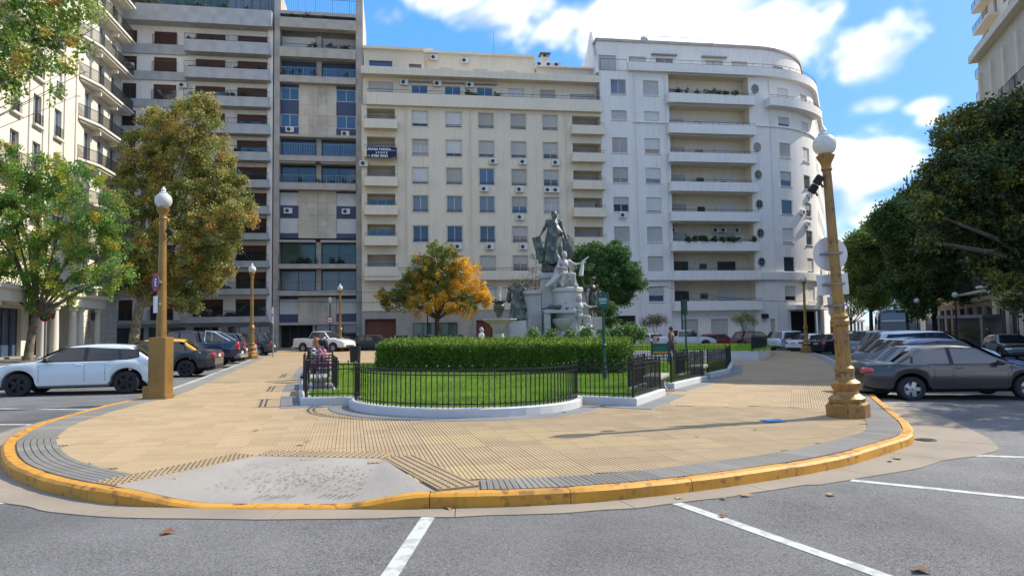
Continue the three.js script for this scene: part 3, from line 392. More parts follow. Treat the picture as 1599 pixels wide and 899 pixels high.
// ---------- monument and fountain ----------
M.marble = M.marble2 = M.marbleF = mat(.48, .465, .44, { map: T.stone, roughness: .62, bumpMap: T.grit, bumpScale: .003 });
M.bronze = mat(.4, .4, .4, { map: T.bronze, roughness: .48, metalness: .35 }); M.bronzeDark = mat(.3, .28, .26, { map: T.bronze, roughness: .5, metalness: .4 });
{
  const X = 2.9, Z = -45, Y = .5 + gy(X), mon = thing('monument', 'tall grey marble monument base with stepped blocks behind the hedge', 'monument', [X, Y, Z]);
  const rs = rng(15);
  const stones = (x0, x1, y0, y1, z0, z1, ch, len, m) => { const ny = Math.max(1, Math.round((y1 - y0) / ch)), nx = Math.max(1, Math.round((x1 - x0) / len)); for (let j = 0; j < ny; j++) for (let i = 0; i < nx; i++) { const off = 0, a = mix(x0, x1, i / nx), b = mix(x0, x1, (i + 1) / nx), c = mix(y0, y1, j / ny), d = mix(y0, y1, (j + 1) / ny), e = (rs() - .5) * .02; part(mon, 'stone_block', geo().cbox(a + .005, b - .005, c + .004, d - .004, z0, z1 + e, .015).build(), rs() < .5 ? M.marble : m); } };
  stones(-3.6, 3.5, -.4, .0, -2.2, 2.6, .4, 1.4, M.marble2); stones(-3.3, 3.2, 0, .4, -2, 2.1, .4, 1.3, M.marble2);
  stones(-2.9, -1.06, .4, 2.4, -1.1, .8, 1.0, .95, M.marble2); stones(-2.7, -1.06, 2.4, 3.55, -1, .62, 1.15, 1.64, M.marble2); stones(-2.8, -1.06, 3.56, 3.78, -1.1, .74, .22, 1.74, M.marble2);
  stones(-1.05, .52, .4, 4.55, -1.3, .5, .83, .8, M.marble); stones(-1.15, .62, 4.56, 4.9, -1.4, .6, .34, 1.8, M.marble);
  stones(1.35, 2.1, .4, 3.7, -1, .4, 1.1, .75, M.marble2); stones(1.25, 2.2, 3.71, 3.9, -1.1, .5, .2, 1, M.marble2); stones(1.5, 2.85, .4, 2.05, -.9, 1, .82, .68, M.marble2);
  stones(-3.1, -2.05, .4, 1.9, .82, 1.7, .75, 1.05, M.marble2); stones(-.95, -.55, .4, 2.3, .52, 1.7, .95, .4, M.marble); stones(-.5, .9, .4, 1.0, .52, 1.5, .6, 1.4, M.marble2); stones(-.95, 1.0, 2.31, 2.5, .52, 1.75, .19, 1.95, M.marble);
  part(mon, 'drum', geo().lathe([[.92, .4], [.92, 3.6], [1.0, 3.66], [1.0, 3.86], [.95, 3.92]], 28, .62, .55).build(30), M.marble);
  part(mon, 'bowl', geo().lathe([[.18, 1.0], [.14, 1.2], [.4, 1.45], [.62, 1.75], [.66, 1.95], [.6, 1.97]], 20, .2, 1.35).build(30), M.marble2);
  part(mon, 'rock_base', figure([ell([-.1, 5.1, -.3], [.85, .42, .7]), ell([-.35, 5.45, -.35], [.6, .4, .5]), ell([.25, 5.3, -.2], [.55, .4, .55])], .07, { k: .15, fold: (x, y, z) => .09 * (fbm3(x * 4, y * 4, z * 4, 3, 3) - .5) }), M.bronzeDark);
  const scaleP = (P, s, [x, y, z], turn = 0) => { const c = Math.cos(turn), n = Math.sin(turn), q = (v) => [x + (v[0] * c + v[2] * n) * s, y + v[1] * s, z + (-v[0] * n + v[2] * c) * s]; return P.map((p) => p.e ? { ...p, e: q(p.e), r: p.r.map((v) => v * s), k: (p.k ?? .05) * s } : { ...p, a: q(p.a), b: q(p.b), r: p.r * s, s: (p.s ?? p.r) * s, k: (p.k ?? .05) * s }); };
  const folds = (cx, cz, n, amp, y0, y1) => (x, y, z) => { const a = Math.atan2(x - cx, z - cz), w = smooth(y1, y0, y); return amp * (.35 + w) * Math.sin(a * n + Math.sin(y * 2.1) * 1.3 + fbm3(x * 2, y * 1.2, z * 2, 2, 5) * 5) * .6; };
  // draped bronze figure on top (faces +z)
  const stand = (arms) => body({ hip: [0, .95, 0], chest: [0, 1.28, 0], neck: [0, 1.48, 0], head: [.02, 1.62, .03], face: [.2, 0, 1], sh: [[-.19, 1.4, 0], [.19, 1.4, 0]], el: arms.el, wr: arms.wr, hp: [[-.09, .9, 0], [.09, .9, 0]], kn: [[-.1, .5, .04], [.1, .5, .1]], an: [[-.11, .1, 0], [.11, .1, 0]], to: [[-.12, .04, .12], [.12, .04, .14]] });
  const robe = [cap([0, 1.1, 0], [0, .1, 0], .23, .4), cap([-.12, .9, .05], [-.22, .05, .08], .13, .17), cap([.12, .9, 0], [.24, .05, -.02], .13, .17), cap([-.2, 1.38, .02], [.18, 1.0, .14], .09, .1), cap([.1, 1.4, -.08], [.25, .5, -.16], .12, .16)];
  const s1 = thing('statue', 'green patinated bronze figure in robes standing on top of the monument', 'statue', [X - .12, Y + 5.55, Z - .3], .1);
  part(s1, 'figure', figure(scaleP([...stand({ el: [[-.33, 1.17, .02], [.3, 1.12, .0]], wr: [[-.44, .98, .1], [.38, .88, .08]] }), ...robe], 1.95, [0, 0, 0]), .06, { fold: folds(0, 0, 11, .07, .2, 2.2), floor: -.1 }), M.bronze);
  part(s1, 'tablet', geo().cbox(-.28, .28, 0, 1.75, -.08, .08, .03).build(), M.bronze, [-.78, .02, .15]).rotation.set(0, .25, .26);
  part(s1, 'shield', geo().lathe([[.06, -.06], [.5, -.03], [.52, .03], [.3, .1], [.08, .14]], 22).build(40), M.bronze, [.86, .95, .18]).rotation.set(Math.PI / 2 - .1, 0, -.12);
  s1.children[2].scale.set(.8, 1, 1.75);
  // white marble seated figure
  const s2 = thing('statue', 'white marble seated figure reaching out an arm in front of the bronze figure', 'statue', [X + .45, Y + 3.92, Z + .6], .25);
  const sit = body({ hip: [0, .5, -.08], chest: [0, .86, -.04], neck: [0, 1.06, -.02], head: [0, 1.21, .02], face: [.3, 0, .95], sh: [[-.18, .98, -.03], [.18, .98, -.03]], el: [[-.3, .76, .06], [.4, .86, .08]], wr: [[-.1, .72, .24], [.62, .9, .14]], hp: [[-.1, .47, 0], [.1, .47, 0]], kn: [[-.16, .5, .42], [.22, .46, .4]], an: [[-.22, .1, .34], [.26, .08, .42]], to: [[-.24, .04, .48], [.28, .03, .56]] });
  part(s2, 'figure', figure(scaleP([...sit, ell([0, .22, -.1], [.3, .25, .26]), cap([-.2, .8, -.12], [-.45, .1, -.02], .09, .16), cap([-.3, .4, .05], [-.75, .03, .15], .12, .08), cap([.15, .46, .3], [.3, .05, .2], .1, .14)], 1.72, [0, 0, 0]), .045, { fold: folds(0, 0, 9, .035, .1, 1.1), floor: 0 }), M.marbleF);
  part(s2, 'lyre', geo().tube([[.92, .75, .45], [1.05, 1.3, .35], [1.1, 1.62, .28], [1.55, 1.98, .25]], [.16, .12, .09, .04], 8).tube([[1.0, 1.55, .28], [1.35, 1.62, .3]], [.06, .03], 6).build(50), M.marbleF);
  // bronze companions on both sides
  const s3 = thing('statue', 'dark bronze draped figure with arms raised to its head beside the marble wing wall', 'statue', [X - 2.58, Y + 1.88, Z + 1.25], -.2);
  part(s3, 'figure', figure(scaleP([...stand({ el: [[-.38, 1.5, .08], [.38, 1.42, .06]], wr: [[-.16, 1.66, .12], [.2, 1.62, .14]] }), ...robe, cap([-.34, 1.5, -.05], [-.42, .95, -.1], .08, .12)], 1.36, [0, 0, 0]), .045, { fold: folds(0, 0, 10, .05, .1, 1.6), floor: 0 }), M.bronze);
  const s4 = thing('statue', 'dark bronze helmeted figure holding a staff on the marble side block', 'statue', [X + 2.2, Y + 2.05, Z + .35], .2);
  part(s4, 'figure', figure(scaleP([...stand({ el: [[-.36, 1.2, .06], [.34, 1.15, -.02]], wr: [[-.38, 1.32, .2], [.28, .98, .14]] }), cap([0, 1.0, 0], [.02, .5, -.02], .17, .2), ell([.02, 1.74, .02], [.13, .1, .15])], 1.4, [0, 0, 0]), .045, { fold: folds(0, 0, 8, .03, .1, 1.4), floor: 0 }), M.bronzeDark);
  part(s4, 'staff', geo().tube([[-.3, .1, .35], [-.75, 2.5, .3]], .035, 6).build(60), M.bronzeDark);
  const s5 = thing('statue', 'grey reclining figure lying across the front ledge of the monument', 'statue', [X - .05, Y + 2.5, Z + 1.2], 0);
  part(s5, 'figure', figure(scaleP(body({ hip: [.05, .16, 0], chest: [.38, .3, 0], neck: [.55, .42, 0], head: [.66, .52, .03], face: [.3, 0, .95], sh: [[.42, .38, -.15], [.44, .4, .17]], el: [[.62, .14, -.18], [.66, .16, .2]], wr: [[.78, .08, -.1], [.5, .08, .3]], hp: [[0, .16, -.08], [0, .16, .09]], kn: [[-.4, .24, -.06], [-.42, .16, .12]], an: [[-.8, .08, -.05], [-.82, .08, .1]], to: [[-.95, .1, -.05], [-.96, .12, .12]] }), 1.05, [0, .02, 0]), .035, { fold: folds(0, 0, 9, .02, 0, .6), floor: 0 }), M.bronzeDark);
  const s6 = thing('statue', 'white marble crouching group at the foot of the monument', 'statue', [X + 1.35, Y + .42, Z + 1.5], .3);
  part(s6, 'figure', figure([...scaleP(sit, 1.55, [0, .9, -.2]), ...scaleP(sit, .85, [.25, .35, .35], .6), ...scaleP(sit, .8, [-.3, 0, .3], -.7), ell([0, .5, -.2], [.6, .6, .5]), ell([.1, .15, .1], [.65, .3, .5])], .05, { k: .1, fold: (x, y, z) => .06 * (fbm3(x * 5, y * 5, z * 5, 3, 9) - .5), floor: 0 }), M.marbleF);
}
{ const x = -.75, z = -40, fo = thing('fountain', 'small stone fountain with wide bowl and dark vase before the orange tree', 'fountain', [x, .5 + gy(x), z]); fo.scale.setScalar(.9);
  part(fo, 'pedestal', geo().lathe([[.6, -.2], [.6, .12], [.42, .2], [.3, .35], [.34, .8], [.26, 1.2], [.4, 1.4]], 20).build(30), M.marble); part(fo, 'basin', geo().lathe([[.36, 1.38], [.5, 1.6], [.62, 1.8], [.95, 1.98], [1.08, 2.06], [1.08, 2.12], [.92, 2.1], [.7, 1.95], [.2, 1.9]], 28, 0, 0, (a) => 1 + .02 * Math.cos(a * 14)).build(30), M.marble2);
  part(fo, 'vase', geo().lathe([[.2, 1.9], [.16, 2.15], [.2, 2.4], [.34, 2.7], [.36, 2.95], [.25, 3.1], [.45, 3.2], [.48, 3.25], [.1, 3.27]], 18).build(30), M.bronzeDark); part(fo, 'figurine', figure([cap([0, 3.25, 0], [0, 3.55, 0], .13, .1), cap([0, 3.5, 0], [.05, 3.85, 0], .12, .08), ell([.06, 4.0, .02], [.09, .11, .09]), cap([.05, 3.8, 0], [.12, 4.1, .1], .05, .04)], .03, { k: .06 }), M.marble2); }
// ---------- buildings ----------
Object.assign(M, {
  cream: mat(.78, .675, .505, { map: T.stucco }), paleCream: mat(.72, .66, .55, { map: T.stucco }), creamTrim: mat(.79, .69, .53, { map: rep(T.stucco, 5.1) }), cream2: mat(.68, .59, .45, { map: rep(T.stucco, 4.3) }),
  white: mat(.82, .775, .71, { map: T.stucco }), whiteTrim: mat(.83, .785, .72, { map: rep(T.stucco, 4.7) }), stoneBase: mat(.47, .43, .37, { map: T.stone }),
  grey: M.grey, greyBand: mat(.45, .465, .485, { map: T.concrete }), panelWhite: mat(.84, .81, .76, { map: T.stucco }), greyCon: mat(.49, .445, .39, { map: T.concrete }), beigePanel: [mat(.62, .545, .44, { map: T.stone }), mat(.58, .51, .41, { map: T.stone }), mat(.64, .57, .465, { map: T.stone })],
  blueTile: mat(.045, .06, .12, { roughness: .5 }), red: mat(.16, .045, .022, { roughness: .6 }), brownShut: mat(.085, .028, .016, { roughness: .6 }), shutW: mat(.66, .645, .61, { map: rep(T.stucco, 2) }), shutG: mat(.50, .48, .44, { map: rep(T.stucco, 3) }), shutC: mat(.44, .415, .37, { map: rep(T.stucco, 3) }),
  frameW: mat(.62, .61, .58, { roughness: .5 }), frameD: mat(.05, .05, .055, { roughness: .45 }), frameG: mat(.28, .27, .26), rail: mat(.03, .032, .035, { roughness: .5, metalness: .4 }), railG: mat(.25, .27, .29, { roughness: .4, metalness: .5 }),
  acW: mat(.62, .62, .60, { roughness: .5 }), acD: mat(.05, .05, .05), curtain: mat(.45, .44, .42), pot: mat(.25, .1, .05), slate: mat(.08, .085, .1, { roughness: .6 }), dark: mat(.018, .017, .018), greenGlass: phys(.06, .11, .09, { roughness: .06, ior: 1.6 }),
});
const panes = [phys(.022, .03, .045, { roughness: .05, ior: 1.75 }), phys(.05, .085, .15, { roughness: .05, ior: 1.8 }), phys(.16, .18, .2, { roughness: .12, ior: 1.6 }), phys(.035, .045, .06, { roughness: .04, ior: 1.75 })];
function frameOf(A, B) { // facade line from A (picture's one end) to B, [x, z] each
  const dx = B[0] - A[0], dz = B[1] - A[1], L = Math.hypot(dx, dz), ux = dx / L, uz = dz / L, th = Math.atan2(-uz, ux), nx = Math.sin(th), nz = Math.cos(th);
  return { A, L, th, ux, uz, nx, nz, map: (s, d) => [s, d, 0], loc(px, py, d = 0) { const r = ray(px, py), ox = A[0] + nx * d, oz = A[1] + nz * d, t = (ox * nx + oz * nz) / (r.x * nx + r.z * nz), X = r.x * t - A[0], Zz = r.z * t - A[1]; return [X * ux + Zz * uz, EYE + r.y * t]; } };
}
const bldg = (F, name, label, group) => thing(name, label, 'building', [F.A[0], 0, F.A[1]], F.th, group);
function fbox(g, F, s0, s1, y0, y1, d0, d1) { if (!F.bent) return g.box(s0, s1, y0, y1, d0, d1); const n = Math.max(1, Math.ceil((s1 - s0) / .6)), rs = []; for (let k = 0; k <= n; k++) { const s = mix(s0, s1, k / n), a = F.map(s, d0), b = F.map(s, d1); rs.push([[a[0], y0, a[1]], [a[0], y1, a[1]], [b[0], y1, b[1]], [b[0], y0, b[1]]]); } return g.rings(rs, true, true); }
function wallGrid(F, s0, s1, y0, y1, holes, d = 0, depth = .28) {
  const g = geo(), uniq = (a) => [...new Set(a.map((v) => Math.round(v * 1000) / 1000))].sort((p, q) => p - q), R = (v) => Math.round(v * 1000) / 1000; holes = holes.map((h) => h.map(R)).filter((h) => h[0] >= s0 - .01 && h[1] <= s1 + .01);
  let S = [R(s0), R(s1), ...holes.flatMap((h) => [h[0], h[1]])]; if (F.bent) for (let s = s0; s < s1; s += .5) S.push(s); S = uniq(S); const Y = uniq([R(y0), R(y1), ...holes.flatMap((h) => [h[2], h[3]])]), P = (s, y, q) => { const m = F.map(s, q); return [m[0], y, m[1]]; };
  for (let i = 0; i + 1 < S.length; i++) { const cs = (S[i] + S[i + 1]) / 2; let run = null; for (let j = 0; j + 1 < Y.length; j++) { const cyy = (Y[j] + Y[j + 1]) / 2, hole = holes.some((h) => cs > h[0] && cs < h[1] && cyy > h[2] && cyy < h[3]); if (!hole) { if (run === null) run = Y[j]; } if (run !== null && (hole || j + 2 === Y.length)) { const e = hole ? Y[j] : Y[j + 1]; g.quad(P(S[i], run, d), P(S[i + 1], run, d), P(S[i + 1], e, d), P(S[i], e, d)); run = null; } } }
  for (const [a, b, c, e] of holes) { const q = d - depth; g.quad(P(a, c, d), P(b, c, d), P(b, c, q), P(a, c, q)); g.quad(P(a, e, q), P(b, e, q), P(b, e, d), P(a, e, d)); g.quad(P(a, c, q), P(a, e, q), P(a, e, d), P(a, c, d)); g.quad(P(b, c, d), P(b, e, d), P(b, e, q), P(b, c, q)); }
  return g;
}
const wCache = new Map(); const memo = (k, f) => { if (!wCache.has(k)) wCache.set(k, f()); return wCache.get(k); };
const wr = rng(123);
function win(b, F, [s0, s1, y0, y1], o = {}) {   // a window set back in its opening: frame > pane, roller shutter, sill
  const W = s1 - s0 - .004, H = y1 - y0 - .004, w = Math.round(W * 20) / 20, h = Math.round(H * 20) / 20, d = (o.d ?? 0) - (o.back ?? .16), [x, z, a] = F.map((s0 + s1) / 2, d), mull = o.mull ?? 1, tr = o.transom ? 1 : 0, t = o.t ?? .055;
  const fg = memo(`f${w},${h},${mull},${tr},${t}`, () => { const g = geo(), u = w / 2, v = h; g.box(-u, -u + t, 0, v, -.04, .03).box(u - t, u, 0, v, -.04, .03).box(-u + t, u - t, 0, t, -.04, .03).box(-u + t, u - t, v - t, v, -.04, .03); for (let k = 1; k <= mull; k++) { const m = -u + w * k / (mull + 1); g.box(m - t * .45, m + t * .45, t, v - t, -.038, .028); } if (tr) g.box(-u + t, u - t, v * .68, v * .68 + t * .8, -.036, .026); return g.build(); });
  const f = part(b, o.name || 'window', fg, o.frame || M.frameW, [x, y0 + .002, z], a); f.scale.set(W / w, H / h, 1);
  part(f, 'pane', memo(`p${w},${h}`, () => geo().box(-w / 2 + .03, w / 2 - .03, .03, h - .03, -.022, -.012).build()), o.pane || panes[Math.floor(wr() * 4)]);
  const sh = o.shut ?? 0; if (sh > 0) { const n = Math.round(clamp(sh, .08, 1) * 10) / 10; part(f, 'roller_shutter', memo(`s${w},${h},${n}`, () => { const g = geo(), y = h * (1 - n), k = Math.max(2, Math.round(h * n / .12)); for (let i = 0; i < k; i++) { const q0 = mix(y, h, i / k), q1 = mix(y, h, (i + 1) / k); g.quad([-w / 2 + .02, q0, .034], [w / 2 - .02, q0, .034], [w / 2 - .02, q1 - .008, .044], [-w / 2 + .02, q1 - .008, .044]).quad([-w / 2 + .02, q1 - .008, .044], [w / 2 - .02, q1 - .008, .044], [w / 2 - .02, q1, .034], [-w / 2 + .02, q1, .034]); } return g.build(); }), o.shutMat || [M.shutW, M.shutG, M.shutC][Math.floor(wr() * 3)]); }
  if (o.curtain) part(f, 'curtain', memo(`c${w},${h}`, () => { const g = geo(), n = 14; for (let i = 0; i < n; i++) { const a2 = mix(-w / 2 + .05, w / 2 - .05, i / n), b2 = mix(-w / 2 + .05, w / 2 - .05, (i + 1) / n), q = (i % 2) * .012; g.quad([a2, .06, -.008 + q], [b2, .06, .004 - q], [b2, h - .06, .004 - q], [a2, h - .06, -.008 + q]); } return g.build(); }), M.curtain);
  if (o.sill) part(f, 'sill', memo(`l${w}`, () => geo().box(-w / 2 - .08, w / 2 + .08, -.07, 0, .03, .26).build()), o.sill);
  return f;
}
function surround(b, F, [s0, s1, y0, y1], m, t = .13, p = .035) { const g = geo(); fbox(g, F, s0 - t, s0, y0 - t, y1 + t, -.05, p); fbox(g, F, s1, s1 + t, y0 - t, y1 + t, -.05, p); fbox(g, F, s0, s1, y1, y1 + t, -.05, p - .004); fbox(g, F, s0, s1, y0 - t, y0, -.05, p - .004); part(b, 'window_surround', g, m); }
function loggia(b, F, [s0, s1, y0, y1], depth, m) { const g = geo(), P = (s, y, d) => { const q = F.map(s, d); return [q[0], y, q[1]]; }, D = -depth; const n = F.bent ? 6 : 1; for (let k = 0; k < n; k++) { const a = mix(s0, s1, k / n), c = mix(s0, s1, (k + 1) / n); g.quad(P(a, y0, D), P(c, y0, D), P(c, y1, D), P(a, y1, D)); g.quad(P(a, y0, .0), P(c, y0, .0), P(c, y0, D), P(a, y0, D)); g.quad(P(a, y1, D), P(c, y1, D), P(c, y1, -.0), P(a, y1, 0)); } g.quad(P(s0, y0, D), P(s0, y1, D), P(s0, y1, 0), P(s0, y0, 0)); g.quad(P(s1, y0, 0), P(s1, y1, 0), P(s1, y1, D), P(s1, y0, D)); return part(b, 'loggia', g, m); }
function parapet(b, F, s0, s1, y0, y1, p, m, hollow = .12) { // balcony tray: floor slab, front and side walls
  const g = geo(); fbox(g, F, s0, s1, y0, y0 + .16, 0, p); fbox(g, F, s0, s1, y0 + .16, y1, p - hollow, p); fbox(g, F, s0, s0 + hollow, y0 + .16, y1 - .002, .0, p - hollow); fbox(g, F, s1 - hollow, s1, y0 + .16, y1 - .002, .0, p - hollow); return part(b, 'balcony', g, m); }
function railing(owner, F, s0, s1, y0, y1, d, m = M.rail, step = .16, ends = true) { const g = geo(), r = .016; fbox(g, F, s0, s1, y1 - .035, y1, d - .02, d + .02); fbox(g, F, s0, s1, y0 + .03, y0 + .055, d - .012, d + .012); const n = Math.max(2, Math.round((s1 - s0) / step)); for (let k = 0; k <= n; k++) { const s = mix(s0 + .02, s1 - .02, k / n); const [x, z] = F.map(s, d); const q = k % 8 === 0 ? r * 1.2 : r * .55; g.box(x - q, x + q, y0, y1 - .035, z - q, z + q); } return part(owner, 'railing', g, m); }
const acBox = geo().cbox(-.42, .42, 0, .56, 0, .3, .02).build(), acFan = geo().lathe([[.2, 0], [.2, .012], [.06, .014]], 14).build();
function ac(b, F, s, y, d = 0) { const [x, z, a] = F.map(s, d + .02), o = part(b, 'air_conditioner', acBox, M.acW, [x, y, z], a); const f = part(o, 'fan_grille', acFan, M.acD, [-.1, .28, .302]); f.rotation.x = Math.PI / 2; return o; }
function plants(b, F, s0, s1, y, d, n, seed) { const r = rng(seed), out = []; for (let k = 0; k < n; k++) { const c = F.map(mix(s0, s1, r()), d + (r() - .5) * .2), h = .2 + r() * .5; for (let i = 0; i < 9; i++) { const sc = .8 + r() * .8; out.push([new THREE.Matrix4().compose(new THREE.Vector3(c[0] + (r() - .5) * .4, y + r() * h, c[1] + (r() - .5) * .25), turnAll(r), new THREE.Vector3(sc, sc, sc)), C(.03 + r() * .04, .07 + r() * .06, .02)]); } } scatter(b, 'balcony_plants', memo('bp', () => sprig(7, .2, .07, .25, 8)), leafM, out); }
const flat = (b, name, F, s0, s1, y0, y1, d0, d1, m) => part(b, name, fbox(geo(), F, s0, s1, y0, y1, d0, d1), m);

// cream apartment block, middle
{
  const A = atZ(565, 518, -71), B = atZ(945, 515, -74.9), F = frameOf([A[0], A[2]], [B[0], B[2]]), b = bldg(F, 'apartment_building', 'cream apartment block with rows of small shuttered windows behind the monument');
  const Yp = (py, px = 656) => F.loc(px, py)[1], Sp = (px, py = 300) => F.loc(px, py)[0], L = F.L;
  const rows = [[173, 197], [217, 243], [261, 287], [305, 331], [352, 378], [399, 425], [446, 472]].map(([a, c]) => [Yp(c), Yp(a)]), cols = [656.5, 709.5, 760.5, 811, 861].map((x) => Sp(x)), hw = .8;
  const holes = [], wins = [], logs = [];
  rows.forEach(([y0, y1], i) => { cols.forEach((c, k) => { const h = [c - hw, c + hw, y0, y1]; holes.push(h); wins.push([h, i, k]); }); for (const [a, c] of [[573, 617], [896, 940]]) { const q = a < 700 ? 0 : .12; const h = [Sp(a), Sp(c), y1 - 2.12, y1 + .12 - q]; if (i < 6) { holes.push(h); logs.push([h, i, a]); } } });
  const top = Yp(165), base = Yp(485);
  part(b, 'wall', wallGrid(F, 0, L, base, top, holes, 0, .3), M.cream);
  const garage = [[Sp(569), Sp(617), -1, Yp(497)], [Sp(643), Sp(712), .6, Yp(504)], [Sp(741), Sp(766), -1, Yp(501)], [Sp(900), Sp(930), -1, Yp(500)]];
  part(b, 'stone_base', wallGrid(F, 0, L, -1.2, base, garage, .08, .45), M.stoneBase); flat(b, 'string_course', F, -.02, L + .02, base, base + .22, -.02, .16, M.creamTrim);
  for (let k = 1; k < 18; k++) { const s = L * k / 18; if (!garage.some((h) => s > h[0] - .1 && s < h[1] + .1)) flat(b, 'pilaster_strip', F, s - .04, s + .04, -.8, base - .02, .06, .11, M.stoneBase); }
  win(b, F, garage[0], { name: 'garage_door', frame: M.red, pane: M.red, mull: 3, back: .3, t: .09 }); win(b, F, garage[1], { name: 'shop_window', frame: M.frameD, mull: 4, pane: M.greenGlass }); win(b, F, garage[2], { name: 'door', frame: M.brownShut, pane: M.red, mull: 1, t: .1 }); win(b, F, garage[3], { name: 'door', frame: M.frameD, pane: M.dark });
  const openShut = { '1,1': .75, '1,2': .8, '1,3': .8, '1,4': .7, '2,2': 0, '3,0': 0, '3,1': 0, '3,2': 0, '3,3': .6, '3,4': .3, '4,0': 0, '4,1': 0, '4,2': 0, '5,3': .5, '0,0': .8, '0,1': .85, '0,2': .85, '0,3': .9, '0,4': .85, '1,0': .3 };
  for (const [h, i, k] of wins) { const q = openShut[i + ',' + k] ?? [.9, .97, .85, .6][Math.floor(wr() * 4)]; const w = win(b, F, h, { shut: q, sill: null, pane: i === 4 && k ? panes[0] : i === 3 && k < 3 ? panes[2] : undefined, curtain: (i === 3 && k > 3) || (i === 1 && k === 0) }); surround(b, F, h, M.cream2, .12, .03); railing(b, F, h[0] + .02, h[1] - .02, h[2], h[2] + .28, .02, M.rail, .4); }
  for (const [i, k, o] of [[1, 2, .7], [1, 3, .4], [1, 4, .5], [2, 2, -.3], [2, 3, 0], [2, 4, -.4], [2, 4, .45], [3, 3, 0], [3, 4, .3], [4, 1, .3], [4, 2, .2], [4, 3, .3]]) ac(b, F, cols[k] + o, rows[i][0] - .75, .03);
  for (const [h, i, a] of logs) { loggia(b, F, h, 1.45, M.creamTrim); const gl = (i > 2 && a < 700 && i < 5) || (i === 3 && a > 700); win(b, F, [h[0] + .12, h[1] - .12, h[2] + .12, h[3] - .3], { d: -1.25, back: .1, mull: gl ? 2 : 1, shut: gl ? 0 : (a > 700 && i === 1 ? .5 : .97), pane: gl ? panes[1] : undefined, shutMat: M.shutG }); const p0 = h[2] - .04; const pa = parapet(b, F, h[0] - .25, h[1] + .25, p0, p0 + .95, .85, M.creamTrim); railing(pa, F, h[0] - .2, h[1] + .2, p0 + .95, p0 + 1.25, .79, M.rail, .9); }
  ac(b, F, Sp(568), Yp(262), 0.03);
  { const y = Yp(438), pa = parapet(b, F, .3, L - 3, y, y + .95, .75, M.creamTrim); railing(pa, F, .4, L - 3.1, y + .95, y + 1.25, .7, M.rail, 1); }
  // set-back upper floors
  const y8 = Yp(165), y8t = Yp(118), up = [128, 152].map((p) => Yp(p)), h8 = cols.map((c) => [c - .85, c + .85, y8 + .05, up[0]]), ends = [[Sp(575), Sp(615), y8 + .05, Yp(125)], [Sp(897), Sp(936), y8 + .05, Yp(133)]];
  flat(b, 'floor_slab', F, 0, L, y8 - .12, y8, -9, 0, M.creamTrim); part(b, 'wall', wallGrid(F, .1, L - .1, y8, y8t, [...h8, ...ends], -.9, .25), M.cream);
  h8.forEach((h, k) => win(b, F, h, { d: -.9, back: .15, shut: [0, 0, 0, .95, .5][k], pane: panes[1], curtain: k === 4 })); ends.forEach((h) => win(b, F, h, { d: -.9, back: .15, shut: .95, shutMat: M.shutG }));
  for (const k of [0, 1, 2]) { ac(b, F, cols[k] - 1.6, Yp(127) - .2, -.88); flat(b, 'awning_box', F, cols[k] - 1.3, cols[k] + 1.3, up[0] + .25, up[0] + .38, -.9, -.6, M.frameG); }
  const bal = parapet(b, F, Sp(573), Sp(942), Yp(167), Yp(148), .45, M.creamTrim); railing(bal, F, Sp(574), Sp(941), Yp(148), Yp(148) + .35, .38, M.rail, 1.1);
  plants(b, F, cols[2] - 2, cols[2] - 1, Yp(147), -.2, 4, 4); plants(b, F, cols[3] - 2.4, cols[3] - 1.9, Yp(147), -.2, 3, 5);
  flat(b, 'cornice', F, -.05, L + .05, y8t, y8t + .75, -9, .12, M.creamTrim); flat(b, 'roof_slab', F, 0, L, y8t + .75, y8t + .9, -10, -.2, M.creamTrim);
  const yr = y8t + .9, hp = [[Sp(690), Sp(712)], [Sp(745), Sp(768)], [Sp(795), Sp(816)]].map(([a, c]) => [a, c, yr + .1, yr + .95]);
  part(b, 'penthouse_wall', wallGrid(F, Sp(664), Sp(846), yr, yr + 2.5, hp, -2.4, .2), M.cream); hp.forEach((h) => win(b, F, h, { d: -2.4, back: .1 })); flat(b, 'penthouse_side', F, Sp(664), Sp(664) + .2, yr, yr + 2.5, -9, -2.42, M.cream); flat(b, 'penthouse_side', F, Sp(846) - .2, Sp(846), yr, yr + 2.5, -9, -2.42, M.cream); flat(b, 'penthouse_roof', F, Sp(662), Sp(847), yr + 2.5, yr + 2.75, -9, -2.2, M.creamTrim);
  ac(b, F, Sp(681), yr + 1.7, -2.38); ac(b, F, Sp(731), yr + 1.5, -2.38);
  { const h = [[Sp(576), Sp(613), yr + .35, yr + 1.0], [Sp(640), Sp(660), yr + .35, yr + .8]]; part(b, 'penthouse_wall', wallGrid(F, Sp(567), Sp(664), yr, yr + 2.2, h, -1.2, .3), M.cream2); h.forEach((q) => win(b, F, q, { d: -1.2, back: .2, mull: 3, frame: M.frameD })); flat(b, 'penthouse_roof', F, Sp(566), Sp(664), yr + 2.2, yr + 2.45, -9, -.9, M.creamTrim); flat(b, 'penthouse_side', F, Sp(567), Sp(567) + .2, yr, yr + 2.2, -9, -1.22, M.cream2); flat(b, 'roof_box', F, Sp(618), Sp(680), yr + 2.46, yr + 3.3, -6, -3, M.creamTrim); }
  flat(b, 'penthouse_wall', F, Sp(847), Sp(940), yr, yr + 1.3, -7, -2, M.cream2); flat(b, 'penthouse_roof', F, Sp(847), Sp(941), yr + 1.3, yr + 1.45, -7, -1.7, M.creamTrim); for (const p of [853, 868, 881]) ac(b, F, Sp(p), yr + 1.46, -2.4);
